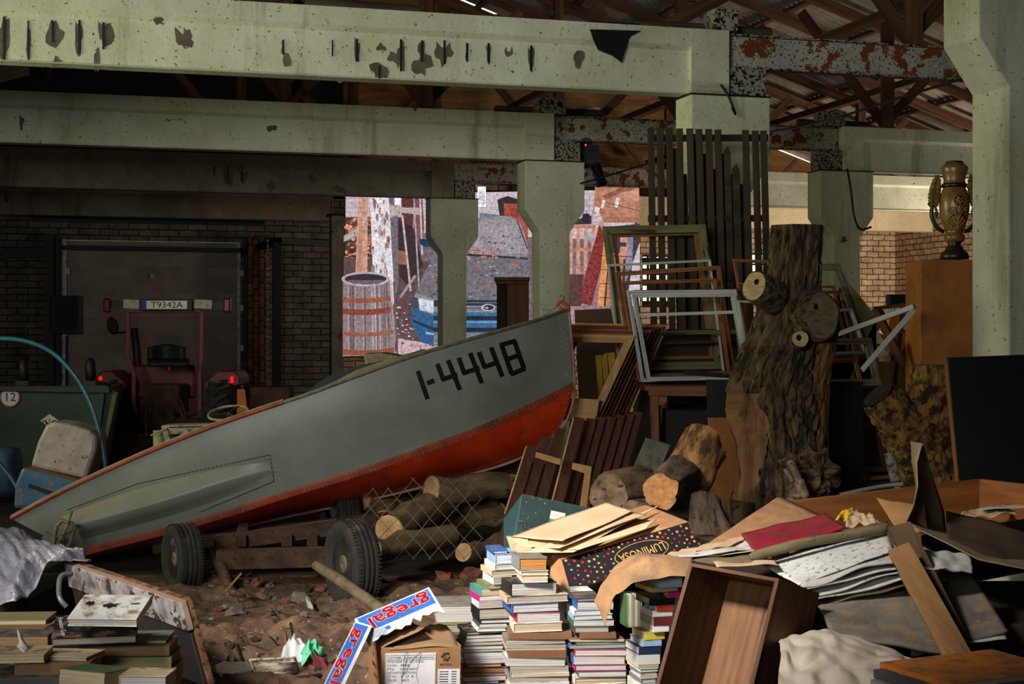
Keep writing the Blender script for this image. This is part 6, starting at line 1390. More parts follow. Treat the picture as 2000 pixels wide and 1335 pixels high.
def rub(px,py,s,kind,label=None,shape=None):
    Y=1.65*F/(py-655); x=(px-1000)/F*Y; z=dz(x,Y); Y=(1.65-z)*F/(py-655); x=(px-1000)/F*Y; z=dz(x,Y); s=s*Y/F
    if kind not in protos:
        protos[kind]=[]
        for q in range(3):
            mb=MB(); mb.blob((0,0,0),(1,.8,.62),.38,1.7,q*7+kind,2)
            protos[kind].append(obj('brick_rubble' if kind==0 else 'stone' if kind==1 else 'plaster_lump' if kind==2 else 'dirt_clod',mb,m_rb[kind],world=False)); protos[kind][-1]['n']=0
    p=rr.choice(protos[kind])
    if p['n']==0: o=p
    else: o=p.copy(); COL.objects.link(o)
    p['n']=1
    o.matrix_basis=Matrix.Translation((x,Y,z+s*.3))@Matrix.Rotation(rr.uniform(0,6),4,'Z')@Matrix.Rotation(rr.uniform(-.5,.5),4,'X')@Matrix.Diagonal((s,s*rr.uniform(.6,1.2),s*rr.uniform(.6,1.1),1))
    tag(o,label or nm[kind],'rubble',('rubble pieces: '+nm[kind]) if not label else 'larger rubble on the dirt')
for px,py,s,k,l in [(585,1177,24,1,'dark grey boulder in the dirt below the steel pipe'),(628,1156,17,0,'reddish brick lump just under the end of the pipe shadow'),(557,1180,14,0,'square reddish brick piece in the middle of the dirt'),(440,1292,26,1,'flat grey stone at the lower left of the dirt'),(455,1320,34,2,'big crumbling white plaster lump at the bottom of the dirt'),(870,1146,26,0,'reddish brick piece left of the book stacks'),(925,1140,30,0,'long broken brick leaning left of the top books'),(905,1168,22,1,'grey stone wedged by the grey thick book'),(460,1200,20,1,'grey rock beside the appliance door corner'),(500,1146,18,0,'brick bit near the foot of the leaning splinter'),(690,1158,18,0,'brick bit right of the reddish lump'),(716,1168,15,0,'brick bit close to the trailer wheel')]: rub(px,py,s,k,l)
for i in range(210):
    py=rr.uniform(1118,1334); px=rr.uniform(390,760) if py<1250 else rr.uniform(410,650); rub(px,py,rr.choice([2.5,3,4,5,6,8,10]),rr.choice([0,0,1,1,2,3,3,3]))
for ks in list(protos.values()):
    for o in ks:
        if o['n']==0: bpy.data.objects.remove(o)
        else: del o['n']
for ks in ():
    pass
# sticks and scraps
m_splint=wood('splinter_wood',(150,108,70),(104,72,46),grain=20)
def gp_(px,py,up=0.0):
    Y=1.65*F/(py-655); z=dz((px-1000)/F*Y,Y)+up; Y=(1.65-z)*F/(py-655); return Vector(((px-1000)/F*Y,Y,z))
for i,(x0,y0,x1,y1,w_,lab) in enumerate([(440,1155,472,1118,.035,'short board splinter standing in the dirt'),(445,1160,482,1168,.012,'thin stick lying by the standing splinter'),(560,1260,556,1232,.03,'short wooden stub stuck in the dirt'),(575,1250,567,1215,.012,'thin dark twig upright in the dirt'),(512,1204,555,1226,.012,'pale straw stick on the dirt middle'),(478,1300,462,1258,.028,'dark wood piece leaning by the white tray'),(380,1118,424,1104,.014,'thin branch lying against the left tyre'),(520,1330,620,1318,.05,'flat dark scrap board at the bottom of the dirt'),(650,1150,690,1168,.02,'small wooden chip near the brick lumps')]):
    a=gp_(x0,y0,.02); b=gp_(x0+(x1-x0)*.6,y0+abs(y1-y0)*.0+1,.02) if y1<y0-20 else gp_(x1,y1,.02)
    if y1<y0-20: b=W(x1,y1,a.y)
    mb=MB(); mb.bar(a,b,w_,.012); solo('wood_splinter',mb,m_splint if i not in (3,5,7) else m_darkwood,lab,'stick')
mb=MB(); mb.tube(curve_pts([gp_(465,1245,.02),gp_(480,1238,.08),gp_(505,1234,.09),gp_(530,1245,.06),gp_(543,1262,.01)],6),.004,6); solo('bent_wire',mb,m_wire,'thin bent wire arching over the dirt','wire')
mb=MB(); mb.tube([gp_(383,1193,.02)+Vector((.018*math.cos(g*.4),.018*math.sin(g*.4),0)) for g in range(17)],.003,6); solo('jar_lid',mb,m_clamp,'small round brass ring lying on the dirt by the door corner','lid')
t=thing('plastic_tray','dirty white shallow plastic tray lying at the bottom of the dirt','tray',gp_(530,1320))
c=[gp_(488,1294,.03),gp_(576,1290,.03),gp_(584,1316,.02),gp_(500,1324,.02)]
mb=MB(); patch(mb,c[3],c[2],c[1],c[0],8,6,.004,3); obj('base',mb,mat('dirty_tray',(206,202,192),(140,120,98),scale=10,rough=.5,speck=(100,80,60),sscale=20,sth=.6),t,solid=.002)
mb=MB(); mb.tube([p+Vector((0,0,.015)) for p in c+[c[0]]],.006,6); obj('rim',mb,MATS['dirty_tray'],t)
def scrap(name,pts,m,label,cat,amp=.03,seed=1):
    mb=MB(); patch(mb,*pts,18,14,amp,4,seed,.05); return solo(name,mb,m,label,cat,solid=.001)
scrap('white_rag',[gp_(547,1282,.02),gp_(602,1286,.02),gp_(592,1256,.05),gp_(562,1254,.05)],mat('white_rag',(200,206,204),(160,166,164),scale=8,rough=.8,speck=(110,96,80),sscale=30,sth=.64),'crumpled white rag on the dirt beside the green one','rag')
scrap('green_rag',[gp_(590,1290,.02),gp_(640,1284,.02),gp_(612,1256,.05),gp_(586,1262,.05)],mat('mint_plastic',(96,190,150),(70,160,124),scale=6,rough=.5,speck=(100,90,70),sscale=30,sth=.66),'crumpled mint green plastic on the dirt','plastic bag',seed=4)
scrap('red_scrap',[gp_(600,1306,.02),gp_(650,1310,.02),gp_(648,1294,.02),gp_(606,1296,.02)],mat('faded_red_cloth',(120,44,46),(84,34,36),scale=10),'dark red cloth scrap right of the tray','cloth',seed=8)
scrap('white_scrap',[gp_(600,1186,.02),gp_(612,1188,.02),gp_(616,1168,.04),gp_(604,1172,.04)],m_rb[2],'small white tile like scrap in the upper dirt','scrap',.01)

# ---- GREGAL fruit box and shoe carton
m_gw=mat('printed_white_board',(196,194,190),(170,166,160),scale=14,rough=.8,speck=(110,96,80),sscale=34,sth=.66)
m_gb=mat('print_blue',(40,96,176),(34,84,158),scale=10,rough=.7,speck=(170,176,186),sscale=40,sth=.70)
m_gr=mat('print_red',(206,40,62),(186,34,54),scale=20,rough=.7)
m_card=mat('brown_cardboard',(158,116,80),(134,96,64),scale=8,rough=.9,bump=.1,dust=(130,104,76),damt=.8)
t=thing('fruit_box','torn white blue fruit box with red gregal lettering, lying crooked on the carton','box',W(740,1280,5.35))
def gface(tl,tr,bl,nm,band,txts,down=True,torn=0):
    tl,tr,bl=W(*tl),W(*tr),W(*bl); ex=tr-tl; ey=tl-bl; n=ex.cross(ey).normalized()
    if n.y>0: n=-n
    mb=MB(); P=[tl,tr,tr-ey,bl]
    N_=16; rs=random.Random(4)
    low=[(bl+ex*i/N_)+ey*(torn*(.15+.5*abs(mn.noise(Vector((i*.45,3,1)))*1.6)) if 0<i<N_ else 0) for i in range(N_+1)]
    vs=[tl+ex*i/N_ for i in range(N_+1)]+low; fs=[(i,i+1,N_+2+i,N_+1+i) for i in range(N_)]
    if (vs[1]-vs[0]).cross(vs[N_+2]-vs[0]).dot(n)<0: fs=[f_[::-1] for f_ in fs]
    mb.add(vs,fs,[((v-tl).dot(ex)/ex.length,(v-tl).dot(ey)/ey.length,0) for v in vs]); f=obj(nm,mb,m_gw,t,solid=.004)
    b0,b1=band; mb=MB(); q=[tl-ey*b0+ex*.03,tl-ey*b0+ex*.97,tl-ey*b1+ex*.97,tl-ey*b1+ex*.03]; mb.add([v+n*.001 for v in q],[(3,2,1,0) if (q[2]-q[3]).cross(q[0]-q[3]).dot(n)<0 else (0,1,2,3)]); bd=obj('blue_band',mb,m_gb,f,solid=0)
    mr=MB(); mw=MB()
    for (u,s_) in txts:
        c=tl+ex*u-ey*(b0+b1)/2+n*.0022
        M=face_frame(c,-ex,-ey)
        if M.to_3x3().col[2].dot(n)<0: M=M@Matrix.Rotation(PI,4,'X')
        tw=ex.length*.80; th2=(b1-b0)*ey.length*.88
        for dx,dy in ((0,0),(.0016,0),(-.0016,0),(0,.0016),(0,-.0016)): text_fit(mr,'gregal',tw,th2,M@Matrix.Translation((dx,dy,.0012)),extrude=0)
        for g in range(8): text_fit(mw,'gregal',tw,th2,M@Matrix.Translation((.0036*math.cos(g*PI/4),.0036*math.sin(g*PI/4),.0005)),extrude=0)
    obj('white_outline',mw,MATS['printed_white_board'],f); obj('red_lettering',mr,m_gr,f)
    return tl,ex,ey,n,f
tl,ex,ey,n,f=gface((692,1208,5.4),(838,1146,5.55),(722,1262,5.3),'long_side',(.04,.56),[(.54,.082)],torn=.55)
mb=MB(); rs=random.Random(9)
for i in range(5):
    for j in range(6): c=tl+ex*(.10+j*.03)-ey*(.62+i*.05)+n*.0015; mb.box((0,0,0),(.007,.0015,.0006),face_frame(c,ex,ey))
obj('small_print',mb,m_gb,f); mb=MB(); c=tl+ex*.30-ey*.68+n*.0015; mb.box((0,0,0),(.02,.014,.0006),face_frame(c,ex,ey)); obj('blue_flag',mb,m_gb,f)
gface((628,1345,4.95),(694,1212,5.38),(664,1356,4.93),'bent_end',(.06,.80),[(.50,.070)])
mb=MB(); q=[W(838,1146,5.55),W(862,1190,5.5),W(850,1196,5.7),W(832,1150,5.72)]; mb.add(q,[(0,1,2,3)]); obj('end_flap',mb,m_card,t,solid=.004)
mb=MB(); q=[W(694,1212,5.42),W(836,1150,5.58),W(842,1160,5.85),W(716,1212,5.8)]; mb.add(q,[(0,1,2,3)]); obj('far_side',mb,m_card,t,solid=.004)
# carton
t=thing('shoe_carton','brown shoe carton with a white shipping label and recycling mark, flaps open','carton',(W(810,1335,5.35).x,5.55,0))
CY=5.35; fl,fr=W(745,1264,CY),W(900,1262,CY+.05); hgt=fl.z; ex=fr-fl; dp=Vector((-.075,.30,0)); lf=fl+dp
hexa('front_panel',Vector((fl.x,fl.y,0)),ex,Vector((0,0,hgt)),Vector((0,.005,0)),m_card,t,.001)
hexa('side_panel',Vector((fl.x,fl.y,0)),dp,Vector((0,0,hgt)),Vector((.005,0,0)),m_card,t,.001)
hexa('side_panel',Vector((fr.x,fr.y,0)),dp,Vector((0,0,hgt)),Vector((-.005,0,0)),m_card,t,.001)
hexa('back_panel',Vector((fl.x,fl.y,0))+dp,ex,Vector((0,0,hgt)),Vector((0,-.005,0)),m_card,t,.001)
mb=MB(); patch(mb,fl+Vector((.03,0,0)),fr,fr+Vector((-.06,.19,.045)),fl+Vector((.16,.17,.045)),10,6,.008,2,3); obj('flap',mb,m_card,t,solid=.004)
mb=MB(); patch(mb,fl,fl+dp,fl+dp*.8+Vector((.13,.02,.05)),fl+dp*.1+Vector((.16,.02,.06)),10,6,.004,2,5); obj('flap',mb,m_card,t,solid=.004)
n=Vector((0,-1,0)); FF=face_frame(fl+Vector((0,-.001,0)),ex,(0,0,1))
u=CY/F
mb=MB(); mb.box((58*u,-.085,.0005),(100*u,.13,.001),FF); lb=obj('shipping_label',mb,flat('label_paper',(206,202,204),rough=.7),t)
mb=MB(); lines=['CUSTOMER : AS.MARSTEN MARKETING','SHOE NAME : UA OLD SKOOL','P.O NO. :   8498286','MTL# :      VN000D3HNVY','DESTINATION:ESTONIA','C/T NO :    57   OF   80','COLOR:      BLACK']
for i,s_ in enumerate(lines):
    cu_w=len(s_)*.5
    M=FF@Matrix.Translation((12*u+.001,-.0385-i*.0133,.0012))
    m2=MB(); text_mb(m2,s_,.0118,Matrix.Identity(4),extrude=.0002,font_stretch=.82); x0=min(v.x for v in m2.v)
    mb.add([v-Vector((x0,0,0)) for v in m2.v],m2.f,None,False,M)
for a_,b_ in (((9,-.029),(107,-.029)),((9,-.148),(9,-.029)),((107,-.148),(107,-.029)),((9,-.045),(107,-.045))):
    mb.bar(FF@Vector((a_[0]*u,a_[1],.0012)),FF@Vector((b_[0]*u,b_[1],.0012)),.0008,.0008)
obj('label_print',mb,flat('print_black',(28,26,30)),lb)
mb=MB(); mb.tube(curve_pts([FF@Vector((x*u,y,.0016)) for x,y in [(40,-.14),(46,-.03),(52,-.028),(44,-.10),(60,-.05),(78,-.02),(70,-.09),(74,-.13)]],5),.0006,4); obj('pen_scrawl',mb,MATS['print_black'],lb)
mb=MB(); mb.box((134*u,-.115,.0005),(44*u,.07,.001),FF); l2=obj('small_label',mb,MATS['label_paper'],t)
mb=MB()
for i in range(6): mb.box((124*u,-.09-i*.009,.0012),(18*u,.003,.0004),FF); mb.box((144*u,-.09-i*.009,.0012),(10*u,.003,.0004),FF)
obj('label_print',mb,MATS['print_black'],l2)
mb=MB(); c0=Vector((127*u,-.035,.0008))
for k in range(3):
    R=Matrix.Rotation(k*2*PI/3,4,'Z'); base=FF@Matrix.Translation(c0)@R
    for (x0,y0,x1,y1) in ((-.009,-.0125,.006,-.0125),(.009,-.010,.0145,-.0005),(-.009,-.006,.004,-.006)):
        a_=base@Vector((x0,y0,0)); b_=base@Vector((x1,y1,0)); mb.bar(a_,b_,.0022,.0008)
    mb.add([base@Vector(q) for q in ((.004,-.018,0.0002),(.011,-.0125,.0002),(.004,-.007,.0002))],[(0,1,2)])
text_mb(mb,'RECYCLE',.0105,FF@Matrix.Translation((127*u,-.064,.0008)),extrude=.0002); obj('recycling_mark',mb,MATS['print_black'],t)
mb=MB(); SF=face_frame(fl+dp+Vector((-.001,0,0)),-dp,(0,0,1))
for i,s_ in enumerate(('C.M.','WEIGHT KG','NETT KG')): text_mb(mb,s_,.018,SF@Matrix.Translation((.12+.03*i,-.06-.035*i,.001)),extrude=.0002)
obj('side_print',mb,MATS['print_black'],t)
# thick grey book by the stacks and flat ones below it
bk=lay(852,1216,6.3,.185,.24,.072,6,'grey',WH,'thick dusty grey book beside the gregal box',tx=0,group='books beside the gregal box',sp='R')
lay(848,1236,6.25,.14,.22,.036,2,'olive',GY,'dark olive book under the thick grey book',group='books beside the gregal box')
lay(868,1262,6.2,.16,.2,.05,6,'dark grey',GY,'dark book low in the gap between carton and left stack',group='books beside the gregal box',sp='F')
lay(840,1300,6.2,.2,.22,.075,4,'dark grey',BR,'lowest dark book behind the carton flap',group='books beside the gregal box',sp='F')

# ---- green box file
t=thing('green_box','dusty dark green cardboard box with a small price sticker behind the envelopes','box',W(1075,1060,7.1))
m_gbx=mat('green_box_board',(36,58,56),(30,48,48),scale=6,rough=.7,speck=(110,120,104),sscale=60,sth=.67,dust=(110,100,80),damt=.6)
a=W(1020,964,7.0); b=W(1175,996,6.95); c=W(984,1012,7.15); dn=Vector((0,.02,-.30))
hexa('front_panel',a,b-a,dn,Vector((0,.006,0)),m_gbx,t,.002)
mb=MB(); mb.add([a,c,c+Vector((0,0,-.22)),a+dn],[(0,1,2,3)]); obj('side_panel',mb,mat('green_box_side',(50,80,84),(42,68,72),scale=6,rough=.7,speck=(120,130,110),sscale=60,sth=.7),t,solid=.006)
mb=MB(); mb.add([a+Vector((0,.03,-.04)),b+Vector((0,.3,-.04)),c+Vector((.4,.35,-.02)),c+Vector((0,.01,0))],[(0,1,2,3)]); obj('inner_floor',mb,m_gbx,t,solid=.004)
FG=face_frame(a+Vector((0,-.002,0)),b-a,(0,0,1)); u7=7.0/F
mb=MB(); mb.box((76*u7,-28*u7,.0005),(29*u7,16*u7,.001),FG); s1=obj('price_sticker',mb,flat('sticker_cream',(222,206,184)),t)
mb=MB(); mb.box((76*u7,-38.5*u7,.0006),(29*u7,5*u7,.001),FG); obj('green_strip',mb,flat('sticker_green',(40,140,80)),s1)
mb=MB()
for i in range(6): mb.bar(FG@Vector(((66+i*3)*u7,(-26+(i%2)*4-2)*u7,.0015)),FG@Vector(((68+i*3.2)*u7,(-28-(i%3)*2)*u7,.0015)),.0012,.0006)
obj('scribble',mb,MATS['print_black'],s1)
mb=MB(); P=[(2,-52),(14,-52),(17,-55),(17,-60),(20,-63),(40,-63)]
for (x0,y0),(x1,y1) in zip(P[:-1],P[1:]): mb.bar(FG@Vector((x0*u7,y0*u7,.001)),FG@Vector((x1*u7,y1*u7,.001)),.003,.0012)
mb.bar(FG@Vector((0,0,.001)),FG@Vector((0,-.28,.001)),.0035,.0015); obj('worn_edge',mb,m_card,t)
# ---- LUMINOSA box
t=thing('luminosa_box','black star printed box with luminosa upside down lying on the book stacks','box',W(1220,1120,6.2))
o_=W(1096,1092,5.95); r_=W(1345,1018,6.15); l_=W(1113,1154,5.85); exv=r_-o_; dnv=l_-o_
nn=exv.cross(-dnv).normalized(); 
if nn.y>0: nn=-nn
dep=W(1262,985,6.5)-r_
m_blk=mat('box_black_print',(22,22,26),(16,16,20),scale=30,stretch=(1,.1,1),rough=.55,speck=(80,70,60),sscale=60,sth=.7)
hexa('front_panel',o_,exv,dnv,-nn*.004,m_blk,t,.001)
m_ltop=mat('box_tan_board',(196,144,98),(172,122,80),scale=5,rough=.85,dust=(150,110,74),damt=.7,speck=(90,64,44),sscale=40,sth=.68)
hexa('top_panel',o_,exv,dep,dnv.normalized()*.004,m_ltop,t,.001)
hexa('end_panel',o_,dnv,dep,exv.normalized()*.004,m_ltop,t,.001)
hexa('end_panel',r_-exv.normalized()*.004,dnv,dep,exv.normalized()*.004,m_ltop,t,.001)
ux=exv.normalized(); uy=-dnv.normalized(); FL=face_frame(o_+nn*.0012,ux,uy)
if FL.to_3x3().col[2].dot(nn)<0: raise Exception('flip')
Lw=exv.length; Lh=dnv.length
mg=MB(); mr_=MB(); rs=random.Random(12)
def star(mb,x,y,r,rot):
    vs=[(0,0,.0006)]+[((r if i%2==0 else r*.42)*math.cos(rot+i*PI/5),(r if i%2==0 else r*.42)*math.sin(rot+i*PI/5),.0006) for i in range(10)]
    mb.add([(x+a_,y+b_,c_) for a_,b_,c_ in vs],[(0,1+i,1+(i+1)%10) for i in range(10)],None,False,FL)
pts=[]
for _ in range(4000):
    x=rs.uniform(.012,Lw-.012); y=-rs.uniform(.010,Lh-.010)
    if ((x-Lw*.56)/(Lw*.215))**2+((y+Lh*.50)/(Lh*.36))**2<1.15: continue
    if all((x-a_)**2+(y-b_)**2>.021**2 for a_,b_ in pts): pts.append((x,y))
for i,(x,y) in enumerate(pts): star(mg if rs.random()<.6 else mr_,x,y,rs.uniform(.0045,.0088),rs.uniform(0,6))
obj('gold_stars',mg,mat('star_gold',(214,160,92),(190,134,70),rough=.6),t); obj('red_stars',mr_,mat('star_red',(206,36,40),(180,30,34),rough=.6),t)
mb=MB(); cx_,cy_=Lw*.56,-Lh*.50; mb.tube([FL@Vector((cx_+Lw*.205*math.cos(g*PI/20),cy_+Lh*.32*math.sin(g*PI/20),.0008)) for g in range(41)],.0016,5)
text_fit(mb,'LUMINOSA',.205,.040,FL@Matrix.Translation((cx_,cy_,.0012))@Matrix.Rotation(PI,4,'Z')); obj('gold_lettering',mb,MATS['star_gold'],t)
mb=MB(); EL=face_frame(o_+dep*.5+dnv*.5-exv.normalized()*.001,dep,uy)
mb.box((-.02,-.02,0),(.05,.04,.001),EL); 
for i in range(5): mb.box((-.02,.03+i*.006,0),(.05-.006*(i%2),.0025,.001),EL)
obj('end_print',mb,MATS['print_black'],t)
# ---- tan envelopes fanned over the boxes
m_env=mat('kraft_envelope',(198,170,136),(178,150,116),scale=4,rough=.85,bump=.2,bscale=14,speck=(120,90,62),sscale=40,sth=.69)
ev=[((998,1052,6.3),(1185,985,6.45),(1236,1003,6.25),(1098,1062,5.93),'large tan envelope lying on top over the green box'),((1000,1068,6.2),(1200,1000,6.35),(1262,1006,6.22),(1092,1072,5.92),'second tan envelope, crumpled, below the top one'),
    ((1010,1082,5.98),(1225,1010,6.22),(1289,988,6.34),(1120,1078,5.92),'tan sheet edge sticking out to the upper right of the envelopes'),((988,1046,6.38),(1030,1050,6.2),(1050,1096,5.9),(1004,1090,5.98),'brown folded flap hanging at the left of the envelopes'),((1130,1072,5.93),(1262,1030,6.06),(1282,1012,6.16),(1110,1070,5.95),'narrow torn tan paper strip on the luminosa box')]
for i,(a,b,c,d,lab) in enumerate(ev):
    mb=MB(); patch(mb,W(*d),W(*c),W(*b),W(*a),24,10,.003,2,i+2,.0,off=(0,0,.004*(3-i))); solo('tan_envelope',mb,m_env,lab,'envelope','tan envelopes on the boxes',solid=.003)
# ---- kraft paper hanging over the third stack
up_=[(1352,1088,5.62),(1300,1082,5.6),(1259,1077,5.58),(1227,1084,5.55),(1196,1110,5.5),(1172,1145,5.42),(1160,1174,5.36),(1181,1219,5.35)]
lo_=[(1352,1124,5.4),(1310,1124,5.38),(1275,1128,5.36),(1235,1140,5.34),(1206,1160,5.32),(1196,1166,5.32),(1190,1194,5.33),(1182,1219,5.34)]
mb=MB()
def kf(u,v):
    x=u*7; i=min(6,int(x)); s=x-i; a=W(*up_[i]).lerp(W(*up_[i+1]),s); b=W(*lo_[i]).lerp(W(*lo_[i+1]),s)
    return a.lerp(b,v)+Vector((0,0,.018*math.sin(PI*v)*(1-u)+.008*mn.noise(Vector((u*6,v*3,1)))*2))
mb.grid(kf,50,16,.5,.15); solo('kraft_paper',mb,mat('kraft_paper',(178,134,94),(152,112,76),scale=4,rough=.85,bump=.25,bscale=12,dust=(130,104,78),damt=.7,speck=(104,74,50),sscale=44,sth=.68),'curling brown kraft paper hanging down over the third book stack','paper',solid=.0015)
# ---- drawer
t=thing('wooden_drawer','empty brown wooden drawer standing tilted on its end in the lower middle right','drawer',W(1440,1335,5.2))
m_drw=wood('drawer_wood',(104,68,44),(70,44,28),grain=34,rough=.6,dust=(110,84,60),damt=.4); m_drb=wood('drawer_bottom',(140,96,60),(100,66,40),grain=40,rough=.6,speck=(80,50,30),sscale=14,sth=.68)
O=W(1346,1098,5.25); E1=W(1522,1129,5.12)-O; E2=W(1262,1400,4.95)-O; E3=W(1601,1158,5.34)-W(1522,1129,5.12)
th_=.014; e1=E1.normalized(); e2=E2.normalized(); e3=E3.normalized()
hexa('side_board',O,e1*th_,E2,E3,m_drw,t,.001); hexa('side_board',O+E1-e1*th_,e1*th_,E2,E3,m_drw,t,.001); hexa('end_board',O+e1*th_,E1-e1*th_*2,e2*th_,E3*.96,m_drw,t,.001)
hexa('bottom_board',O+E3*.86+e1*th_+e2*th_,E1-e1*th_*2,E2-e2*th_,e3*.006,m_drb,t,0)
# ---- papers and boards on the right
def sheet(name,a,b,c,d,m,label,cat,amp=.006,seed=1,thick=.002,bul=0,group=None,freq=3,nu=24,nv=14):
    mb=MB(); patch(mb,W(*a),W(*b),W(*c),W(*d),nu,nv,amp,freq,seed,bul); return solo(name,mb,m,label,cat,group,solid=thick)
m_tanb=mat('tan_fibreboard',(180,136,96),(150,110,76),scale=3,rough=.7,bump=.05,dust=(150,112,76),damt=.5,speck=(60,50,44),sscale=22,sth=.72)
m_news=mat('newsprint',(196,194,188),(168,164,156),scale=14,rough=.9,speck=(104,86,66),sscale=34,sth=.64,bump=.1)
m_wsh=mat('dusty_white_card',(206,206,202),(184,182,176),scale=5,rough=.7,speck=(112,90,70),sscale=40,sth=.60,bump=.05)
m_olive=mat('olive_cardboard',(108,100,70),(84,78,54),scale=8,rough=.8,dust=(120,100,74),damt=.6,speck=(60,50,36),sscale=30,sth=.66)
m_redf=mat('red_folder',(158,30,48),(132,24,40),scale=5,rough=.5,dust=(110,50,48),damt=.6,speck=(60,22,24),sscale=40,sth=.66)
sheet('fibreboard_sheet',(1372,1068,6.2),(1470,1062,5.95),(1608,1008,6.6),(1522,967,7.1),m_tanb,'tan fibreboard sheet lying slanted in front of the big trunk','board',.002,2,.008)
sheet('red_folder',(1476,1076,5.75),(1652,1027,5.95),(1612,1003,6.3),(1448,1040,6.1),m_redf,'dusty red folder lying open on the papers','folder',.004,3,.010,bul=-.01)
sheet('torn_white_paper',(1470,1040,6.35),(1556,1036,6.4),(1548,1024,6.6),(1505,1030,6.6),m_news,'torn white paper sticking out behind the red folder','paper',.01,4)
mb=MB(); mb.tube(curve_pts([W(1464,1088,5.72),W(1560,1062,5.78),(W(1660,1045,5.88)),W(1730,1034,5.98)],6),[.012]+[.020]*17+[.012],14)
solo('olive_roll',mb,m_olive,'olive green rolled cardboard tube under the red folder','roll',solid=0)
sheet('olive_sheet',(1470,1084,5.8),(1732,1038,6.0),(1735,1018,6.5),(1560,1040,6.4),m_olive,'olive cardboard sheet spreading back from the roll','sheet',.006,5,.003)
sheet('white_card_sheet',(1560,1142,5.45),(1745,1074,5.7),(1728,1032,6.1),(1478,1096,5.85),m_wsh,'large white card sheet covered with crumbs in the paper heap','sheet',.004,6,.002,bul=.01)
nl=['topmost newspaper edge under the white card sheet','second folded newspaper under the white card sheet','third folded newspaper with curled corner','fourth yellowed newspaper in the folded heap','lowest greenish newspaper in the folded heap','newspaper fold right of the thick plank']
for i in range(5):
    sheet('newspaper',(1562-i*0+i*9,1146+i*9,5.42+.01*i),(1800+i*12,1078+i*12,5.66),(1800+i*8,1058+i*10,6.0),(1600,1100+i*10,5.8),m_news if i!=4 else m_olive,nl[i],'newspaper',.012,10+i,.006,group='folded newspapers',bul=.012)
sheet('newspaper',(1800,1110,5.5),(1900,1114,5.6),(1895,1080,5.9),(1800,1070,5.9),m_news,nl[5],'newspaper',.012,31,.006,group='folded newspapers',freq=3)
for i,(a,b,c,d,lab) in enumerate([((1262,1094,5.6),(1470,1072,5.8),(1500,1050,6.15),(1356,1074,6.0),'uppermost grey brochure fan left of the red folder'),((1290,1088,5.66),(1480,1076,5.8),(1500,1055,6.1),(1340,1070,6.0),'second thin brochure in the fan by the drawer top'),((1345,1098,5.62),(1490,1092,5.7),(1500,1070,6.0),(1350,1078,5.95),'olive brochure in the fan above the drawer'),((1400,1106,5.58),(1520,1100,5.62),(1500,1080,5.9),(1380,1086,5.9),'lowest brochure, brownish, just above the drawer end board'),((1356,1080,5.75),(1448,1056,6.0),(1470,1042,6.2),(1366,1066,6.0),'tan paper sheet behind the brochures')]):
    sheet('brochure',a,b,c,d,[m_news,m_env,m_olive,m_env,m_env][i],lab,'brochure',.008,20+i,.004,group='brochures above the drawer')
m_gfold=mat('dusty_dark_portfolio',(118,112,104),(92,86,78),scale=5,rough=.8,speck=(140,120,98),sscale=44,sth=.64,dust=(130,112,90),damt=.5)
sheet('grey_portfolio',(1625,1240,5.15),(1840,1272,5.2),(1800,1128,5.8),(1592,1156,5.6),m_gfold,'big dusty dark grey portfolio leaning behind the planks','portfolio',.004,7,.012)
sheet('grey_portfolio',(1780,1278,5.25),(1968,1230,5.35),(1892,1112,5.9),(1770,1120,5.8),m_gfold,'second grey portfolio corner right of the planks','portfolio',.004,8,.012)
sheet('yellowed_sheet',(1840,1258,5.27),(1966,1246,5.33),(1962,1226,5.45),(1850,1240,5.4),m_news,'yellowed paper edge under the second grey portfolio','paper',.004,9,.003)
m_plk=wood('dusty_plank',(156,116,74),(116,82,50),grain=12,rough=.85,speck=(70,48,32),sscale=16,sth=.64); m_plk2=wood('dark_plank_wood',(92,72,52),(58,44,32),grain=12,rough=.9)
def hplank(px4,thick,m,label,name='plank'):
    p=[W(*q) for q in px4]; n_=(p[1]-p[0]).cross(p[3]-p[0]).normalized(); 
    if n_.y<0: n_=-n_
    mb=MB(); vs=p+[v+n_*thick for v in p]; L=p[3]-p[0]; ll=L.length
    ts=[((v-p[0]).dot(L)/ll,(v-p[0]).dot((p[1]-p[0]).normalized()),(0 if i<4 else thick)) for i,v in enumerate(vs)]
    mb.add(vs,[(3,2,1,0),(4,5,6,7),(0,1,5,4),(1,2,6,5),(2,3,7,6),(3,0,4,7)],ts); return solo(name,mb,m,label,'plank',bevel=.003)
hplank([(1734,1028,5.75),(1778,1017,5.75),(1915,1290,5.15),(1872,1300,5.12)],.035,m_plk2,'dark rough plank leaning just behind the lit plank')
hplank([(1734,1073,5.5),(1776,1057,5.52),(1905,1285,4.98),(1853,1300,4.95)],.022,m_plk,'lit brown plank with chipped edge leaning over the paper heap')
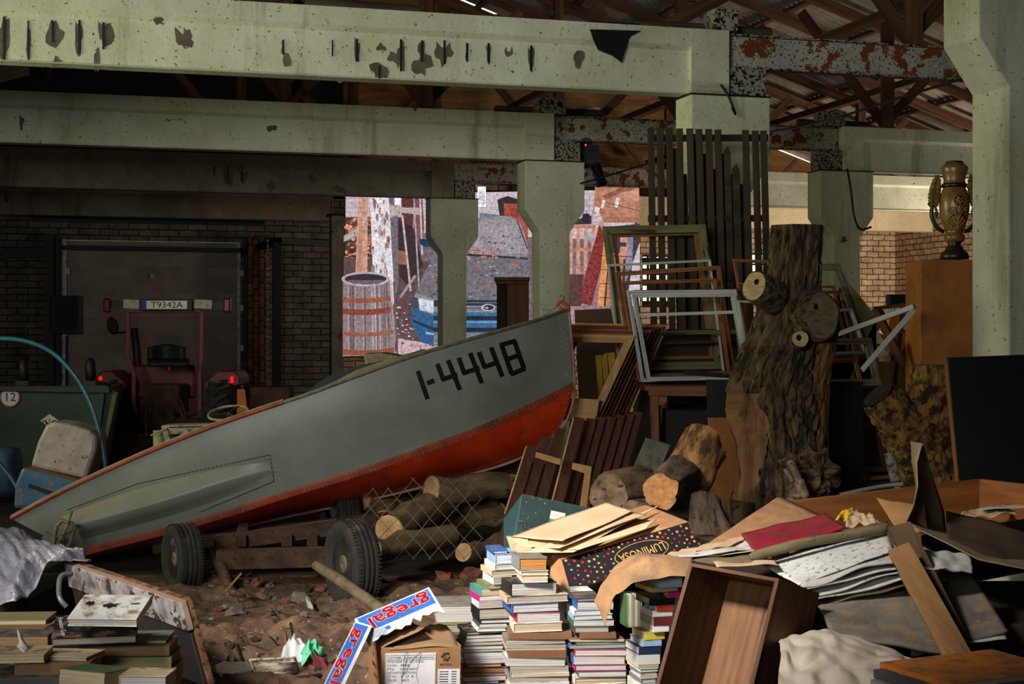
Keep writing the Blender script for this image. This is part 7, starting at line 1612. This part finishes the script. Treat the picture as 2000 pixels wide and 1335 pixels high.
# crumpled pale paper
mb=MB(); ou=[(1517,1252),(1530,1242),(1562,1238),(1590,1230),(1612,1230),(1650,1240),(1700,1256),(1745,1272),(1770,1284)]
def cf(u,v):
    x=u*8; i=min(7,int(x)); s=x-i; a=W(ou[i][0]*(1-s)+ou[i+1][0]*s,ou[i][1]*(1-s)+ou[i+1][1]*s,5.15)
    b=W(1520+260*u,1375,4.62); p=a.lerp(b,v); k=.022*abs(mn.noise(Vector((u*4,v*3,2))))+.012*mn.noise(Vector((u*9,v*7,5)))
    return p+Vector((0,-.06*math.sin(PI*min(1,v*1.3)),.05*math.sin(PI*min(1,v))))+Vector((0,-k,k))
mb.grid(cf,60,36,.5,.25,smooth=False); solo('crumpled_paper',mb,mat('pale_wrapping_paper',(206,192,174),(188,172,152),scale=4,rough=.75,bump=.15,bscale=10,speck=(120,96,72),sscale=40,sth=.72),'crumpled pale wrapping paper at the bottom right of the drawer','paper',solid=.001)
# books at the lower right
def lay2(c4,h,cov,pg,label):
    o0=W(*c4[0]); ex=W(*c4[1])-o0; ey=W(*c4[2])-o0; yaw=math.atan2(ex.y,ex.x)
    M=Matrix.Translation(Vector((o0.x,o0.y,o0.z-h)))@Matrix.Rotation(yaw,4,'Z'); return book(M,ex.length,ey.length,h,cov,pg,label,'books at the lower right corner',spine='F')
lay2([(1718,1292,4.75),(1858,1332,4.45),(1842,1272,5.1)],.022,'orange',WH,'orange brown hardback on top of the pile in the lower right corner')
lay2([(1706,1306,4.72),(1858,1348,4.40),(1842,1290,5.1)],.028,'dark grey',GY,'blue grey book directly under the orange brown one, lower right')
lay2([(1700,1326,4.70),(1860,1372,4.38),(1842,1310,5.1)],.03,'grey',GY,'third book of the lower right pile, grey, mostly cut off')
lay(1642,1342,4.7,.11,.1,.010,6,'cream',CR,'thin grey cream book edge at the bottom between paper and orange book',group='books at the lower right corner')
# ---- pine crate, curled cardboard, papers in it
m_pine=wood('orange_pine',(168,108,60),(128,80,44),grain=18,rough=.55,speck=(90,48,24),sscale=8,sth=.70)
t=thing('pine_crate','long open orange pine crate standing behind the paper heap on the right','crate',W(1800,1040,7.4))
A=W(1540,978,7.15); B=W(1913,935,8.0); C=W(2110,958,7.3); hh=Vector((0,0,-.24))
hexa('back_board',A,B-A,hh,Vector((.005,.022,0)),m_pine,t,.002); hexa('end_board',B,C-B,hh,Vector((.022,.012,0)),m_pine,t,.002)
D=C+(A-B); 
hexa('front_board',W(1800,1046,6.3),W(2120,994,6.9)-W(1800,1046,6.3),Vector((0,0,-.24)),Vector((.004,.022,0)),mat('black_board_face',(30,28,26),(22,20,20),rough=.6),t,.002)
mb=MB(); mb.add([A+hh,B+hh,C+hh,W(2120,994,6.9)+hh,W(1800,1046,6.3)+hh],[(0,1,2,3,4)]); obj('bottom',mb,m_pine,t,solid=.01)
sheet('crumpled_tan_paper',(1868,1010,7.3),(1985,1004,7.3),(1960,986,7.7),(1890,996,7.6),m_env,'crumpled tan paper inside the right end of the pine crate','paper',.014,14,freq=5)
sheet('grey_paper_corner',(1905,994,7.45),(2020,990,7.2),(1990,984,7.5),(1930,988,7.6),m_news,'smooth pale paper at the right inside the pine crate','paper',.004,15)
sheet('yellow_paper',(1628,1016,6.6),(1660,1010,6.7),(1680,992,6.9),(1650,990,6.9),mat('yellow_paper',(230,176,44),(200,150,36),scale=5,rough=.7),'crumpled yellow paper in front of the pine crate','paper',.014,16,freq=3)
sheet('crumpled_cream_paper',(1650,1026,6.5),(1728,1022,6.6),(1700,1006,6.8),(1660,994,6.85),m_env,'crumpled cream paper right of the yellow paper','paper',.014,17,freq=5)
sheet('cardboard_flap',(1748,1028,6.3),(1812,1042,6.2),(1806,984,6.35),(1712,972,6.45),mat('olive_brown_card',(150,112,66),(124,92,54),scale=4,rough=.85),'brown corrugated cardboard flap left of the standing curl','cardboard',.006,18,.006)
m_curl=mat('curled_card',(136,116,88),(112,94,70),scale=5,rough=.85,dust=(120,100,76),damt=.4)
Lf=[(1808,866,6.25),(1797,905,6.2),(1799,950,6.15),(1790,990,6.1),(1776,1020,6.05),(1800,1036,5.95),(1850,1060,5.85),(1920,1096,5.8),(2030,1118,5.7)]
Rt=[(1811,866,6.27),(1822,905,6.42),(1834,950,6.5),(1850,1000,6.5),(1853,1030,6.45),(1872,1046,6.4),(1910,1064,6.3),(1960,1084,6.2),(2040,1100,6.0)]
def cu_(u,v):
    x=v*8; i=min(7,int(x)); s=x-i; a=W(*Lf[i]).lerp(W(*Lf[i+1]),s); b=W(*Rt[i]).lerp(W(*Rt[i+1]),s); p=a.lerp(b,u); d=.10*(1-v)*math.sin(PI*u)+.03
    return p+Vector((-.25*d,d,0))
mb=MB(); mb.grid(cu_,14,48,.2,1); solo('curled_cardboard',mb,m_curl,'tall curled sheet of cardboard standing pointed in front of the pine crate','cardboard',solid=.004)
sheet('dark_cardboard_sheet',(1850,1060,6.05),(2030,1120,5.9),(2040,1048,6.4),(1848,996,6.6),mat('dark_card',(70,54,38),(54,42,30),scale=4,rough=.9),'dark brown cardboard sheet sloping right from the curl','cardboard',.01,19,.005)
# supporting boxes in the dark under the heap
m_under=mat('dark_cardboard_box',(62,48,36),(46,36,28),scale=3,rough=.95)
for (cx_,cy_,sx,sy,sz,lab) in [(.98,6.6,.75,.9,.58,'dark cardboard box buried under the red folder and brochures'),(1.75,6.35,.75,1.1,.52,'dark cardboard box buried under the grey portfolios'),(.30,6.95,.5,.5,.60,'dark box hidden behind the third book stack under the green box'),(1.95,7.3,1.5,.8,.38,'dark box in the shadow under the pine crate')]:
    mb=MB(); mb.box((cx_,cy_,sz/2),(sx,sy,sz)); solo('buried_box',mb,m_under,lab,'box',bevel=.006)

# ---- short logs and stumps before the trunk
m_barkw=mat('weathered_log_side',(128,104,80),(74,56,42),scale=20,stretch=(.35,1,1),rough=.95,bump=.6,bscale=30,bump_dist=.01,speck=(60,42,30),sscale=18,sth=.62)
m_barkd=mat('dark_log_side',(92,76,60),(48,38,30),scale=16,stretch=(.35,1,1),rough=.95,bump=.9,bscale=30,bump_dist=.02,speck=(40,30,22),sscale=18,sth=.62)
m_barko=mat('orange_log_side',(168,118,68),(78,56,38),scale=13,stretch=(.5,1,1),lo=.42,hi=.58,rough=.95,bump=.7,bscale=26,bump_dist=.012,speck=(58,40,28),sscale=14,sth=.64)
m_endo=mat('orange_end_grain',(190,136,84),(146,96,58),scale=22,rough=.9,bump=.5,bscale=40,speck=(84,52,30),sscale=12,sth=.66)
def logp(label,a,b,r0,r1,mside,mend,seed=0,lob=.1,n=40,group='short logs before the trunk',name='log_stump',flat_=1.0):
    p,q=W(*a),W(*b); R0=r0*a[2]/F; R1=r1*b[2]/F; d=(q-p).normalized(); e=d.orthogonal().normalized(); f=d.cross(e)
    t=thing(name,label,'log',(p+q)/2,group=group)
    def ring(u): 
        c=p.lerp(q,u); R=R0+(R1-R0)*u; out=[]
        for i in range(n):
            g=2*PI*i/n; k=1+lob*2.2*mn.noise(Vector((math.cos(g)*1.5,math.sin(g)*1.5,seed+u*.8)))-.05*(1-min(1,5*abs(mn.noise(Vector((math.cos(g)*3,math.sin(g)*3,seed+u))))))+.08*mn.noise(Vector((math.cos(g)*7,math.sin(g)*7,seed+u*2)))
            out.append(c+(e*math.cos(g)+f*math.sin(g)*flat_)*R*k)
        return out
    NR=14; R_=[ring(i/NR) for i in range(NR+1)]
    mb=MB(); vs=[v for r in R_ for v in r]; L=(q-p).length; ts=[(L*i/NR,math.cos(2*PI*k/n)*R0,math.sin(2*PI*k/n)*R0) for i in range(NR+1) for k in range(n)]
    mb.add(vs,[(i*n+k,i*n+(k+1)%n,(i+1)*n+(k+1)%n,(i+1)*n+k) for i in range(NR) for k in range(n)],ts,True); obj('side',mb,mside,t)
    for s,r in ((-1,R_[0]),(1,R_[-1])):
        c=sum(r,Vector())/n; mb=MB(); mb.add(r+[c+d*s*.004],[(i,(i+1)%n,n) for i in range(n)]); obj('cut_end',mb,mend,t)
    return t
logp('log with a flat grey cut top lying left of the orange end grain log',(1188,962,8.0),(1262,955,8.4),42,44,m_barkw,m_barkw,1,.12,flat_=.95)
logp('short log with bright orange end grain facing the viewer',(1290,958,7.6),(1330,930,8.2),35,38,m_barkw,m_endo,2,.10)
logp('large tilted stump with orange side and pale top above the other logs',(1335,945,8.3),(1377,862,8.5),52,54,m_barko,m_barkw,3,.12,flat_=.8)
logp('dark rough stump right below the tilted stump, beside the luminosa box',(1395,1078,7.4),(1388,978,7.75),50,30,m_barkd,m_barkd,5,.34)
logp('low log lying in the shade below the orange end grain log',(1240,1010,7.7),(1330,1000,8.0),34,34,m_barkw,m_barkw,6,.1)
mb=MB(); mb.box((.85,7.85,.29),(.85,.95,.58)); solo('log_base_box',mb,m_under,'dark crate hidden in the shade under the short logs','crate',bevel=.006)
